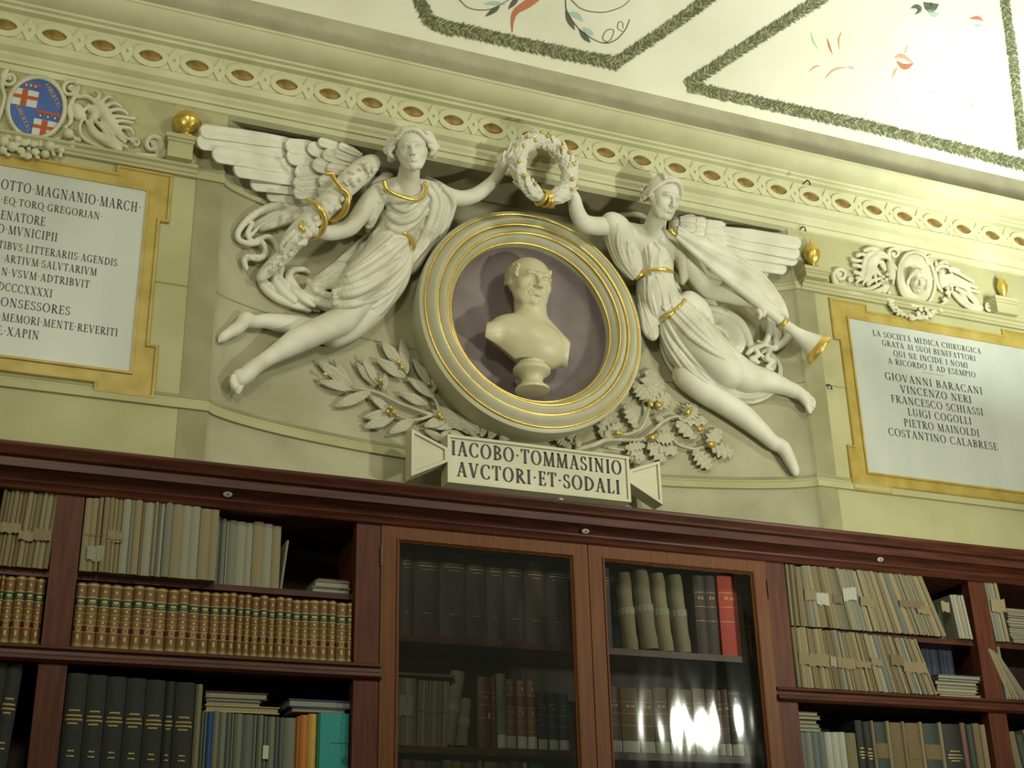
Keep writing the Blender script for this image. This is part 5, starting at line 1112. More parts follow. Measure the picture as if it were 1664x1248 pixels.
for q in [pA4(905, 745), pA4(1258, 782), pA4(1375, 665), pA4(1398, 700), pA4(1575, 805), pA4(1325, 958), pA4(1305, 985), pA4(1640, 1000), p5(378, 48), pA4(1345, 990), p5(392, 62)]:
    p = PH(*q, .062); b = MB(); b.ball(p, .0105, 7); b.tube([p, PH(q[0]+3, q[1]+4, .045), PH(q[0]+6, q[1]+9, .04)], [.005, .004, .003], 6); b.build('gilt_berry', M_GOLD, lb, smooth=True)
okb = thing('oak_branch', 'stucco oak branch with lobed leaves and gold acorns right of the roundel', 'branch', tuple(PH(1010, 700, 0)))
for pts, a, c in ([[(120, 800), (220, 775), (300, 745), (400, 745), (490, 742), (560, 690), (620, 640), (690, 612), (740, 635)], .014, .007], [[(250, 765), (340, 720), (420, 712), (490, 680), (525, 610), (530, 560)], .010, .006], [[(500, 745), (580, 740), (650, 725), (700, 770), (790, 795), (870, 775)], .010, .006],
                  [[(445, 700), (465, 670), (455, 640)], .007, .005], [[(295, 750), (275, 720), (280, 690)], .007, .005], [[(790, 795), (800, 815), (820, 850)], .006, .004], [[(300, 790), (380, 800), (430, 790)], .007, .005]):
    stem([p8(*q) for q in pts], a, c, okb)
LFO = [((545, 342), (555, 540), 120), ((450, 425), (540, 530), 84), ((600, 400), (570, 520), 84), ((655, 490), (580, 570), 90), ((400, 540), (468, 680), 74), ((310, 600), (272, 730), 96), ((380, 655), (285, 725), 66), ((800, 548), (735, 625), 110), ((865, 640), (700, 620), 90), ((690, 640), (805, 735), 110), ((570, 610), (620, 640), 50),
       ((935, 680), (870, 780), 90), ((1012, 830), (885, 785), 84), ((885, 912), (785, 800), 84), ((630, 865), (530, 760), 96), ((695, 820), (560, 745), 110), ((680, 730), (570, 740), 90), ((510, 860), (420, 775), 84), ((480, 885), (420, 800), 70), ((515, 775), (400, 790), 60), ((100, 690), (112, 770), 74), ((10, 730), (70, 770), 64), ((50, 760), (100, 790), 50), ((130, 720), (140, 790), 50)]
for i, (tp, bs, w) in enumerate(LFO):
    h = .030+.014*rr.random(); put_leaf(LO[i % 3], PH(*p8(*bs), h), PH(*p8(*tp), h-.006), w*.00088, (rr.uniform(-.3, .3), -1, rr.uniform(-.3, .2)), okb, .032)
for (u, v), (du, dv) in (((545, 545), (-10, -28)), ((590, 550), (26, -16)), ((755, 588), (24, -26)), ((820, 684), (30, -4)), ((885, 770), (36, -8)), ((555, 732), (32, -14)), ((360, 706), (30, 4))):
    p, q = PH(*p8(u-du*.5, v-dv*.5), .06), PH(*p8(u+du, v+dv), .066); ac = ob('acorn', None, okb) if False else None
    b = MB(); pr = [(0, .012), (.25, .0145), (.45, .0145), (.5, .012), (.75, .011), (.95, .006), (1.08, .001)]; P_ = [p+(q-p)*t for t, _ in pr]; b.tube(P_, [r for _, r in pr], 12); b.build('gilt_acorn', M_GOLD, okb, smooth=True)
# ---------------------------------------------------------------- gilded urn finials on plinths
def urn(px, py0, py1, wpx, label, pl):
    Y = -.045; c0 = W(px, py1, Y); h = W(px, py0, Y)[2]-c0[2]; r = wpx/2*.00285*.94
    t_ = thing('urn_finial', label, 'finial', tuple(c0))
    b = MB(); b.lathe([(0, 0), (r*.82, 0), (r*.82, h*.05), (r*.55, h*.10), (r*.22, h*.17), (r*.24, h*.20), (r*.6, h*.26), (r*.93, h*.40), (r*1.0, h*.52)], c0, 'z', 28); b.build('bowl', M_GOLD, t_, auto=40)
    b = MB(); b.lathe([(r*1.0, h*.52), (r*1.06, h*.53), (r*1.06, h*.56), (r*.98, h*.57), (r*.86, h*.68), (r*.6, h*.78), (r*.3, h*.84), (r*.12, h*.88), (r*.10, h*.93), (r*.02, h*1.0)], c0, 'z', 28); b.build('lid', M_GOLD, t_, auto=40)
    # plinth
    x0, x1, zb = pl; t2 = MB(); z1 = c0[2]
    for (a, c, z_a, z_b, y) in ((x0, x1, z1-.020, z1, -.095), (x0+.008, x1-.008, z1-.034, z1-.020, -.088), (x0+.014, x1-.014, zb, z1-.034, -.082)): t2.box(a, c, y, .0, z_a, z_b)
    o = t2.build('plinth', M_WALL); tag(o, label.replace('gilded', 'plain cream').split(' urn')[0]+' plinth block under the gilded urn'+label.split('finial')[1], 'plinth')
pz = E+3.166
for px, y0, y1, wpx, lab, xa, xb in ((301, 173, 229, 45, 'gilded urn finial beside the left wing tip', 268, 320), (1323, 388, 441, 31, 'gilded urn finial beside the right wing tip', 1309, 1351), (1633, 446, 490, 21, 'gilded urn finial at the right edge of the photo', 1619, 1658)):
    urn(px, y0, y1, wpx, lab, (W(xa, y1+8, -.09)[0], W(xb, y1+8, -.09)[0], pz))
# ---------------------------------------------------------------- cartouche of arms, top left
C0 = Trace(0, 100, 6.933, .00262); CR = Trace(1340, 380, 5.136, .0030); C1 = Trace(0, 0, 3.962, .00262)
M_BLUE = mat('shield_blue', (0.045, 0.09, 0.30), 0.45, col2=(0.065, 0.13, 0.38), scale=9); M_RED = mat('shield_red', (0.40, 0.085, 0.02), 0.45); M_SILVER = mat('shield_silver', (0.52, 0.55, 0.52), 0.45); M_BANDG = mat('shield_gold', (0.55, 0.36, 0.12), 0.5)
ca = thing('coat_of_arms', 'oval quartered blue, red and white shield in a cream scroll cartouche above the left tablet', 'coat of arms', tuple(C0.p(410, 520, 0)))
def ov(cu, cv, ru, rv, n=48, rot=8):
    a = math.radians(rot); return [(cu+ru*math.cos(t)*math.cos(a)-rv*math.sin(t)*math.sin(a), cv+ru*math.cos(t)*math.sin(a)+rv*math.sin(t)*math.cos(a)) for t in np.linspace(0, 2*PI, n+1)[:-1]]
def flatpoly(T, polys, h, mats_, nm, par):
    b = MB()
    for poly, mi in polys:
        P_ = [T.p(u, v, h+.0006*mi+.00012*polys.index((poly, mi))) for u, v in poly]; n = len(P_); ar = sum(P_[i][0]*P_[(i+1) % n][2]-P_[(i+1) % n][0]*P_[i][2] for i in range(n)); b.add(P_, [tuple(range(n)) if ar > 0 else tuple(range(n))[::-1]], mi)
    return b.build(nm, mats_, par)
shield = flatpoly(C0, [(ov(408, 520, 302, 326), 0), ([(160, 345), (205, 292), (442, 345), (408, 524), (110, 468), (118, 430)], 1), ([(385, 635), (650, 690), (655, 735), (600, 795), (520, 828), (440, 840), (352, 826)], 1),
                       ([(262, 300), (322, 314), (292, 500), (222, 486)], 2), ([(150, 352), (432, 404), (424, 444), (140, 392)], 2), ([(475, 655), (542, 670), (512, 826), (440, 838)], 2), ([(372, 698), (640, 750), (625, 786), (364, 738)], 2),
                       ([(262, 236), (458, 270), (450, 302), (440, 280), (268, 252)], 2), ([(405, 540), (692, 598), (684, 640), (670, 620), (400, 566)], 2)]
                  + [([(u-9, v-16), (u+11, v-12), (u+8, v+16), (u-11, v+14)], 2) for u, v in ((310, 262), (370, 274), (430, 284), (430, 585), (500, 598), (580, 615), (660, 630))]
                  + [([(u-9, v-12), (u+8, v-9), (u+9, v+14), (u-9, v+12)], 1) for u, v in ((298, 262), (348, 270), (402, 282), (455, 606), (540, 622), (620, 638))], .018, [M_BLUE, M_SILVER, M_RED], 'painted_shield', ca)
for (u0, v0), (u1, v1) in (((505, 262), (655, 535)), ((172, 500), (305, 790))):
    b = MB(); mb = MB(); text_mesh(mb, 'LIBERTAS', 0, 1, 0, .17, 0, track=.02)
    du, dv = u1-u0, v1-v0; pu, pv = dv, -du
    vs = [C0.p(u0+du*x+pu*z, v0+dv*x+pv*z, .0205) for x, y, z in mb.v]; b.add(vs, mb.f); b.build('motto', M_BANDG, ca, kind='stuff')
S = SDF(.0026); o_ = [C0.p(u, v, .022) for u, v in ov(408, 520, 318, 342, 40)]; S.line(o_+[o_[0]], [.0085]*(len(o_)+1), .003, n=1); o_ = [C0.p(u, v, .012) for u, v in ov(408, 520, 336, 360, 40)]; S.line(o_+[o_[0]], [.007]*(len(o_)+1), .003, n=1)
S.build('oval_rim', M_STUCCO2, ca)
def spiral(T, cu, cv, r0, r1, a0, turns, h, w0, w1, n=26):
    return [(cu+(r0+(r1-r0)*i/(n-1))*math.cos(math.radians(a0)+2*PI*turns*i/(n-1)), cv+(r0+(r1-r0)*i/(n-1))*math.sin(math.radians(a0)+2*PI*turns*i/(n-1)), h, w0+(w1-w0)*i/(n-1)) for i in range(n)]
S = SDF(.0028)
def volute(T, cu, cv, r0, a0, turns, h=.02, w=14, ball_=True):
    L3(T, S, spiral(T, cu, cv, r0, r0*.22, a0, turns, h, w, w*.6), .002, n=1)
    if ball_: S.ell(T.p(cu, cv, h+.004), [r0*.26*T.m()]*3, None, .003)
volute(C0, 110, 190, 95, 250, -1.3, .022, 26); L3(C0, S, [(60, 130, .02, 28), (20, 260, .02, 26), (50, 400, .02, 22), (10, 560, .015, 24), (-40, 700, .015, 24)], .004)
volute(C0, 790, 310, 92, -70, -1.25, .022, 26); L3(C0, S, [(880, 290, .02, 26), (850, 380, .02, 26), (800, 470, .018, 22), (780, 560, .015, 26), (800, 660, .015, 24), (770, 720, .015, 14)], .004)
L3(C0, S, [(870, 400, .015, 20), (960, 390, .018, 26), (1040, 430, .02, 24), (1100, 500, .02, 26), (1120, 600, .02, 26)], .004); L3(C0, S, [(1000, 520, .012, 46), (1080, 580, .012, 50), (1040, 660, .012, 40)], .006); L3(C0, S, [(940, 560, .022, 16), (980, 520, .024, 18), (1040, 510, .024, 14)], .003)
L3(C0, S, [(860, 540, .008, 70), (900, 620, .008, 60)], .01)
for c in ([(1090, 440), (1120, 370), (1070, 330)], [(1150, 450), (1210, 400), (1270, 410)], [(1190, 500), (1290, 470), (1370, 510)], [(1210, 560), (1330, 540), (1400, 560), (1440, 600)], [(1230, 620), (1350, 620), (1480, 640), (1530, 640)], [(1260, 680), (1380, 670), (1500, 690)],
          [(1280, 740), (1380, 740), (1470, 760), (1500, 830)], [(1260, 800), (1350, 810), (1440, 870), (1500, 860)], [(1150, 680), (1240, 800), (1330, 900), (1440, 970)], [(1130, 700), (1200, 820), (1290, 900), (1350, 940)], [(1110, 560), (1180, 580), (1190, 520)], [(1050, 650), (1110, 700), (1190, 790), (1250, 820)], [(1050, 430), (1130, 460), (1200, 560), (1250, 660), (1300, 760), (1400, 900)]):
    n_ = len(c); L3(C0, S, [(u, v, .014+.012*math.sin(PI*(i+.4)/n_), 24*(1-.45*i/(n_-1))) for i, (u, v) in enumerate(c)], .004)
L3(C0, S, [(1120, 500, .012, 60), (1200, 640, .012, 70), (1300, 780, .012, 55), (1400, 900, .010, 30)], .01)
volute(C0, 1530, 920, 50, 200, 1.2, .02, 16)
L3(C0, S, [(960, 610, .02, 18), (900, 720, .02, 18), (920, 840, .02, 20), (1050, 930, .018, 22), (1250, 1020, .016, 22), (1450, 1065, .014, 20), (1700, 1080, .014, 22)], .004); L3(C0, S, [(1000, 690, .01, 30), (1060, 800, .01, 44), (1200, 900, .01, 46), (1350, 990, .01, 34)], .01)
L3(C0, S, [(960, 640, .018, 12), (1010, 740, .018, 14), (1150, 840, .018, 14), (1330, 960, .014, 12)], .003)
volute(C1, 985, 930, 64, 60, -1.5, .022, 20); L3(C1, S, [(1045, 950, .018, 20), (1050, 1000, .016, 18), (990, 1010, .016, 20), (880, 1000, .014, 18)], .004)
# fruit and flower garland under the oval
gr = random.Random(9)
for u, v, r in ((770, 815, 60), (815, 940, 52), (560, 955, 62), (510, 1045, 48), (140, 960, 60), (40, 900, 60), (30, 1000, 48), (200, 870, 40), (690, 1000, 40), (460, 890, 36)): S.ell(C0.p(u, v, .028), [r*C0.m()]*3, None, .003); S.ell(C0.p(u+6, v+4, .028+r*C0.m()), [r*.16*C0.m()]*3, None, .003, True)
for a in range(5):
    t = a*2*PI/5+.4; S.ell(C0.p(320+85*math.cos(t), 985+80*math.sin(t), .03), (48*C0.m(), .010, 44*C0.m()), None, .003)
S.ell(C0.p(325, 985, .042), [24*C0.m()]*3, None, .003)
for u, v, a, l in ((640, 880, -30, 90), (690, 930, -15, 80), (600, 1040, 70, 70), (680, 1060, 100, 60), (250, 1060, 160, 70), (420, 1080, 20, 60), (850, 870, 60, 80), (890, 880, 80, 60), (90, 840, 200, 80), (200, 930, 210, 60), (740, 740, -60, 60), (450, 940, 10, 70), (90, 1050, 200, 60), (640, 960, 140, 50), (320, 890, -90, 50)):
    t = math.radians(a); L3(C0, S, [(u-l*.5*math.cos(t), v-l*.5*math.sin(t), .02, 8), (u, v, .03, 22), (u+l*.5*math.cos(t), v+l*.5*math.sin(t), .02, 8)], .003)
S.build('scrollwork', M_STUCCO2, ca)
# straight mouldings over both tablets
for x0_, x1_, nm in ((X0, W(320, 285, -.03)[0], 0), (W(1305, 470, -.03)[0], 7.0, 1)):
    b = MB(); b.extrude_x([(.0, pz-.045), (-.020, pz-.045), (-.022, pz-.034), (-.030, pz-.03), (-.034, pz-.018), (-.048, pz-.012), (-.050, pz-.001), (0, pz+.004)], x0_, x1_); b.build('panel_moulding', M_WALL, wall_o, auto=30)
# ---------------------------------------------------------------- mask cartouche, top right
cf = thing('mask_medallion', 'oval stucco medallion with a female face between acanthus scrolls, above the right tablet', 'medallion', tuple(CR.p(765, 380, 0)))
b = MB(); dish = [(ov(765, 380, 145*q, 222*q, 40, -8), h) for q, h in ((1.0, .012), (.9, .02), (.6, .012), (.02, .010))]
vs = [CR.p(u, v, h) for P_, h in dish for u, v in P_]; n = 40; b.add(vs, [(i*n+k, (i+1)*n+k, (i+1)*n+(k+1) % n, i*n+(k+1) % n) for i in range(3) for k in range(n)]); b.build('dish', M_STUCCO2, cf, smooth=True)
S = SDF(.0028); o_ = [CR.p(u, v, .024) for u, v in ov(765, 380, 152, 230, 40, -8)]; S.line(o_+[o_[0]], [.0085]*(len(o_)+1), .003, n=1); o_ = [CR.p(u, v, .012) for u, v in ov(765, 380, 160, 238, 40, -8)]; S.line(o_+[o_[0]], [.008]*(len(o_)+1), .003, n=1); S.build('oval_rim', M_STUCCO2, cf)
S = SDF(.0018, clip=False); MF_ = frame_from(4, -10, 2); HF = 235*CR.m(); cF = CR.p(772, 388, .034); gF = head(S, cF, HF, MF_)
for s_ in (-1, 1):
    for i in range(6): strands(S, gF, HF, [[(s_*.02, .40, .26, .04), (s_*(.18+.02*i), .40-.05*i, .20-.02*i, .055), (s_*(.32+.02*i), .20-.05*i, .10, .055), (s_*(.36), -.05-.06*i, .05, .045)]], .012)
S.ell(cF-np.array([0, .0, 0])+np.array([0, .10, 0]), (.3, .085, .3), None, .002, True)
S.build('face', M_STUCCO2, cf)
S = SDF(.0030)
volute(CR, 580, 165, 52, -200, 1.2, .022, 17); L3(CR, S, [(535, 150, .02, 17), (545, 220, .018, 16), (600, 300, .016, 15), (610, 400, .014, 15)], .004)
volute(CR, 880, 225, 42, -60, -1.2, .022, 15); L3(CR, S, [(925, 230, .02, 15), (930, 290, .018, 15), (900, 380, .016, 14)], .004)
volute(CR, 130, 345, 62, 120, 1.5, .022, 20); L3(CR, S, [(68, 340, .02, 20), (90, 420, .02, 24), (180, 480, .02, 26), (300, 500, .02, 28), (420, 490, .02, 28), (520, 440, .02, 24)], .004); L3(CR, S, [(120, 420, .012, 16), (230, 455, .014, 20), (370, 460, .014, 20), (520, 380, .014, 16)], .004)
volute(CR, 222, 382, 22, 120, 1.2, .02, 10); volute(CR, 1385, 610, 46, -60, -1.4, .022, 17); L3(CR, S, [(1060, 480, .02, 16), (1130, 560, .02, 22), (1240, 640, .02, 26), (1360, 690, .02, 26), (1440, 680, .02, 20), (1460, 640, .02, 18), (1430, 560, .02, 12)], .004); L3(CR, S, [(1080, 500, .012, 26), (1200, 590, .012, 26), (1300, 640, .012, 20)], .006)
for T_pts in ([(470, 260), (500, 300), (490, 250), (450, 235), (400, 300)],): L3(CR, S, [(u, v, .022, 15) for u, v in T_pts], .004)
for c in ([(420, 170), (480, 160), (540, 220), (580, 320), (570, 420)], [(540, 200), (480, 190), (430, 200), (400, 250)], [(420, 150), (350, 180), (320, 260), (310, 340), (260, 420)], [(400, 200), (370, 280), (350, 350), (320, 420)], [(330, 140), (390, 120), (450, 130)], [(270, 180), (310, 170), (350, 180)], [(225, 215), (265, 225), (310, 225)], [(240, 262), (290, 270), (320, 280)], [(250, 320), (290, 330), (320, 320)],
          [(400, 300), (380, 360), (370, 420)], [(410, 300), (420, 350), (430, 400)], [(420, 290), (450, 330), (480, 360)], [(270, 370), (300, 380), (320, 360)], [(360, 420), (400, 390), (470, 370)]):
    n_ = len(c); L3(CR, S, [(u, v, .014+.012*math.sin(PI*(i+.4)/n_), 20*(1-.4*i/(n_-1))) for i, (u, v) in enumerate(c)], .004)
L3(CR, S, [(440, 180, .012, 40), (360, 260, .012, 40), (340, 380, .010, 40)], .01); L3(CR, S, [(540, 260, .010, 40), (550, 360, .010, 36)], .008)
for c in ([(930, 300), (960, 270), (1030, 280), (1060, 340)], [(920, 330), (940, 420), (980, 480)], [(1010, 360), (1040, 350), (1050, 390), (1030, 420)], [(1060, 300), (1120, 330), (1190, 370), (1240, 400)], [(1080, 360), (1160, 400), (1240, 440), (1270, 450)], [(1080, 420), (1150, 440), (1220, 470), (1290, 490)], [(1100, 460), (1180, 500), (1240, 560), (1290, 620)], [(1130, 480), (1170, 530), (1190, 560)], [(1180, 460), (1230, 520), (1270, 560), (1290, 590)], [(950, 260), (990, 235), (1030, 250)], [(1040, 290), (1080, 290), (1130, 310)], [(1290, 600), (1310, 620), (1300, 590)]):
    n_ = len(c); L3(CR, S, [(u, v, .014+.012*math.sin(PI*(i+.4)/n_), 20*(1-.4*i/(n_-1))) for i, (u, v) in enumerate(c)], .004)
L3(CR, S, [(970, 330, .010, 36), (980, 420, .010, 36), (1060, 400, .010, 36), (1180, 450, .010, 36)], .01)
# hanging garland
for i in range(44):
    t = i/43; u = 500+550*t; v = 380+ (320*math.sin(PI*t))**1.0 if False else 0
    a = PI*(1-t); u = 775+285*math.cos(a)*(.97); v = 350+350*math.sin(a)**.8 if t not in (0, 1) else 350
    for k in range(2):
        an = gr.uniform(0, 2*PI); l = gr.uniform(26, 44); uu, vv = u+gr.uniform(-24, 24), v+gr.uniform(-14, 14)
        L3(CR, S, [(uu-l*.5*math.cos(an), vv-l*.5*math.sin(an), .016, 5), (uu, vv, .030, 15), (uu+l*.5*math.cos(an), vv+l*.5*math.sin(an), .018, 5)], .003, n=2)
for a in range(6): S.ell(CR.p(825+44*math.cos(a*PI/3), 665+40*math.sin(a*PI/3), .034), (26*CR.m(), .010, 25*CR.m()), None, .003)
S.ell(CR.p(825, 665, .044), [14*CR.m()]*3, None, .003)
S.build('scrollwork', M_STUCCO2, cf)
# ================================================================ books
ORD = ['', 'first', 'second', 'third', 'fourth', 'fifth', 'sixth', 'seventh', 'eighth', 'ninth', 'tenth', 'eleventh', 'twelfth', 'thirteenth', 'fourteenth', 'fifteenth', 'sixteenth', 'seventeenth', 'eighteenth', 'nineteenth', 'twentieth']
TENS = {2: 'twenty', 3: 'thirty', 4: 'forty', 5: 'fifty'}
def ordn(i):
    if i <= 20: return ORD[i]
    t, u = divmod(i, 10); return TENS[t]+'-'+ORD[u] if u else TENS[t][:-1]+'ieth'
def paper(name, c, c2, q=.42): return mat(name, tuple(x*q for x in c), 0.85, col2=tuple(x*q*.97 for x in c2), scale=60, stretch=(6, 1, 0.35), detail=4, contrast=(.3, .7), bump=.15)
PP = [paper('paper_cream', (.48, .385, .195), (.60, .50, .29)), paper('paper_pale', (.53, .51, .36), (.64, .62, .46)), paper('paper_tan', (.40, .31, .15), (.52, .42, .23)), paper('paper_brown', (.27, .18, .09), (.38, .28, .15)),
      paper('paper_grey', (.33, .34, .25), (.44, .45, .35)), paper('paper_blue_grey', (.20, .26, .24), (.30, .36, .33)), paper('paper_olive', (.29, .245, .12), (.40, .34, .19)), paper('paper_white', (.72, .72, .58), (.85, .85, .72))]
def cloth(name, c, r=.7): return mat(name, c, r, col2=tuple(min(1, x*1.35+.004) for x in c), scale=25, bump=.15, bscale=120)
M_LEATHER = mat('brown_calf', (.12, .055, .012), .48, col2=(.19, .095, .025), scale=14, stretch=(1, 1, .6), bump=.15, bscale=70)
M_LGREEN = cloth('green_label', (.012, .035, .018), .5); M_LRED = cloth('red_label', (.09, .008, .008), .5); M_TOOL = mat('gilt_tooling', (.42, .32, .10), .5, .3)
M_BLACK = cloth('black_cloth', (.008, .009, .008)); M_NAVY = cloth('navy_cloth', (.012, .016, .035)); M_PLUM = cloth('dark_plum_cloth', (.035, .022, .024)); M_TEAL = cloth('teal_card', (.004, .20, .19), .5); M_GREENC = cloth('green_card', (.02, .12, .05)); M_ORANGE = cloth('orange_card', (.36, .13, .022)); M_OCHRE = cloth('ochre_card', (.40, .25, .045))
M_BLUE2 = cloth('blue_card', (.015, .06, .20)); M_REDB = cloth('red_binding', (.34, .035, .02)); M_MAROON = cloth('maroon_leather', (.065, .018, .010), .5); M_DKGREEN = cloth('dark_green_cloth', (.018, .030, .022)); M_LABEL = mat('white_spine_label', (.46, .47, .36), .8); M_VELLUM = paper('vellum', (.40, .36, .19), (.50, .46, .28)); M_BUFF = paper('buff_board', (.30, .20, .085), (.38, .27, .13)); M_STRING = mat('string', (.20, .16, .08), .9)
def curve_y(x, b=.10): return -b*(1-(2*x-1)**2)
def strip(z0, z1, pr, b_=.10, n=6, x0=0., x1=1.):
    vs = []; X = [x0+(x1-x0)*i/n for i in range(n+1)]
    for z in (z0, z1):
        for x in X: vs.append((x, curve_y(x, b_)-pr, z))
    return vs, [(i, i+1, n+2+i, n+1+i) for i in range(n)]
BK = {}
def binding(m, b_=.10, name='binding'):
    k = (m.name, b_, name)
    if k in BK: return BK[k]
    n = 6; X = [i/n for i in range(n+1)]; out = [(x, curve_y(x, b_)) for x in X]+[(1, 1), (0, 1)]; q = MB(); q.extrude_z(out, 0, 1); me = mesh(name, q.v, q.f, m); smooth_by_angle(me, 40); BK[k] = me; return me
def deco(key, m, polys):
    if key in BK: return BK[key]
    q = MB()
    for vs, fs in polys: q.add(vs, fs)
    BK[key] = mesh(key, q.v, q.f, m, smooth=False); return BK[key]
def xf(o, x, y, z, w, d, h, lean=0.0, turn=0.0):
    c, s = math.cos(lean), math.sin(lean)
    if lean > 0: x -= w*(c-1); z += w*s
    M = Matrix.Translation((x, y, z)) @ Matrix.Rotation(lean, 4, 'Y') @ Matrix.Rotation(turn, 4, 'Z') @ Matrix.Diagonal((w, d, h, 1)); o.matrix_basis = M; return o
def simple(me, x, y, z, w, d, h, label, cat='book', group=None, lean=0.0, name='book', turn=0.0):
    o = ob(name, me); xf(o, x, y, z, w, d, h, lean, turn); return tag(o, label, cat, group)
def multi(name, parts, x, y, z, w, d, h, label, cat='book', group=None, lean=0.0):
    t_ = bpy.data.objects.new(name, None); COL.objects.link(t_); xf(t_, x, y, z, w, d, h, lean); tag(t_, label, cat, group)
    for nm, me in parts: ob(nm, me, t_)
    return t_
def XW(T, u, v, Y): return W(T[0]+u/T[2], T[1]+v/T[2], Y)
K4, K5, K6_, K7, K8, K9, K2 = (0, 700, 3.962), (0, 933, 3.962), (300, 780, 3.962), (300, 980, 4.655), (600, 840, 3.059), (900, 880, 3.3925), (1244, 860, 3.217)
# ---- brown leather set with green and red labels
YB1 = YF+.022
lt_parts = [('binding', binding(M_LEATHER, .075)), ('title_label', deco('title_label', M_LGREEN, [strip(.655, .765, .006, .075)])), ('volume_label', deco('volume_label', M_LRED, [strip(.245, .335, .006, .075)])),
            ('gilt_tooling', deco('gilt_tooling', M_TOOL, [strip(z, z+t, .008, .075) for z, t in ((.02, .012), (.05, .008), (.235, .012), (.335, .012), (.42, .008), (.52, .008), (.63, .014), (.765, .014), (.955, .02), (.035, .006))]
              + [strip(z, z+.035, .009, .075, 2, .40, .60) for z in (.12, .155, .455, .57, .855, .37)]+[strip(.70, .73, .010, .075, 2, .25, .75), strip(.675, .685, .010, .075, 2, .2, .8)]
              + [strip(.262, .318, .010, .075, 1, .26, .33), strip(.262, .318, .010, .075, 1, .67, .74), strip(.312, .322, .010, .075, 2, .33, .67), strip(.258, .268, .010, .075, 2, .33, .67), strip(.287, .294, .0105, .075, 2, .40, .60)]))]
edges = [125.4, 142.6, 163.6, 181.7, 200.7, 219, 236, 254.4, 275, 292.3, 309.5, 327.3, 344.3, 360, 374, 387, 398.6, 411, 424.4, 438, 450.7, 464, 476.7, 491, 504.4, 521.4, 535.5, 549, 565, 575.5]
zs_ = E+.983
rb = random.Random(31)
xe = [W(px, 945+(px-125)*.079, YB1)[0] for px in edges]
x0s, x1s = .402, 1.390; a_, b_ = xe[0], xe[-1]; xe = [x0s+(x-a_)/(b_-a_)*(x1s-x0s) for x in xe]
hb = W(134, 946, YB1)[2]-zs_; hb2 = W(570, 981, YB1)[2]-zs_
for i in range(29):
    t = i/28; h = hb+(hb2-hb)*t+rb.uniform(-.004, .004)
    multi('leather_volume', lt_parts, xe[i]+.0006, YB1+rb.uniform(-.003, .004), zs_, xe[i+1]-xe[i]-.0012, .15, h, ordn(i+1)+' brown leather volume from the left in the middle shelf left of the glazed doors', 'book', 'brown leather volumes on the middle left shelf')
ee = [-18, 0+10/3.962, 43/3.962, 110/3.962, 178/3.962, 240/3.962, 303/3.962]
xe = [W(px, 936, YB1)[0] for px in ee]; sh = .300-xe[-1]; xe = [x+sh for x in xe]; xe[0] = xe[1]-.042; xe = [xe[0]-.043*k for k in (3, 2, 1)]+xe
for i in range(len(xe)-1):
    k = len(xe)-1-i
    multi('leather_volume', lt_parts, xe[i]+.0006, YB1+rb.uniform(-.003, .004), zs_, xe[i+1]-xe[i]-.0012, .15, hb+.002+rb.uniform(-.003, .003), ordn(k)+' brown leather volume left of the leftmost upright, counted from the upright', 'book', 'brown leather volumes at the left edge')
# ---- pamphlets: a general row
def prow(T, us, va, vb, Y, z, vtop_a, vtop_b, pal, lab, grp, cat='pamphlet', d=.17, lean=0.0, lean2=None, seed=1, jit=.004, name='pamphlet', xlim=None):
    r = random.Random(seed); X = [XW(T, u, va+(vb-va)*(u-us[0])/(us[-1]-us[0]), Y)[0] for u in us]
    if xlim: a, b_ = X[0], X[-1]; X = [xlim[0]+(x-a)/(b_-a)*(xlim[1]-xlim[0]) for x in X]
    ha = XW(T, us[0], vtop_a, Y)[2]-z; hb_ = XW(T, us[-1], vtop_b, Y)[2]-z; n = len(X)-1
    for i in range(n):
        t = i/max(1, n-1); L_ = lean if lean2 is None else lean+(lean2-lean)*t
        w = (X[i+1]-X[i])*math.cos(L_)-.0006; h = (ha+(hb_-ha)*t)/math.cos(L_)+r.uniform(-jit, jit)
        p = pal[i] if len(pal) == n and not isinstance(pal[0], tuple) else r.choices([q[0] for q in pal], [q[1] for q in pal])[0]
        m = PP[p] if isinstance(p, int) else p
        simple(binding(m, .03, 'cover') if isinstance(p, int) else binding(m, .06, 'cover'), X[i], Y+r.uniform(-.004, .006), z, w, d, h, lab % ordn(i+1), cat, grp, L_, name)
    return X
z12 = E+1.243
prow(K4, [-60, -35, -10, 15, 48, 75, 105, 140, 165, 205, 235, 275, 312], 845, 872, YF+.01, z12, 370, 402, [(0, 3), (2, 3), (6, 3), (3, 1)], '%s worn yellowed pamphlet from the left in the top shelf at the left edge', 'tattered pamphlets at the left edge', lean=.05, seed=2, jit=.006)
prow(K4, [512, 556, 600, 628], 885, 890, YF-.004, z12, 424, 432, [0, 0, 2], '%s thick cream pamphlet from the left upright on the top left shelf', 'cream pamphlets on the top left shelf', seed=3, xlim=(.402, .462))
prow(K4, [690, 722, 750, 772, 803, 850, 873, 915, 935, 990, 1012, 1026, 1053, 1098], 895, 915, YF-.006, z12, 428, 462, [2, 2, 0, 2, 1, 4, 0, 6, 1, 0, 5, 1, 4], '%s slim cream pamphlet after the torn pair on the top left shelf', 'cream pamphlets on the top left shelf', seed=4, xlim=(.465, .705))
prow(K4, [1098, 1160, 1215, 1275, 1340, 1392], 915, 945, YF-.010, z12, 462, 512, [0, 1, 1, 0, 0], '%s broad cream journal in the overhanging block on the top left shelf', 'cream pamphlets on the top left shelf', seed=5, xlim=(.706, .870), jit=.002)
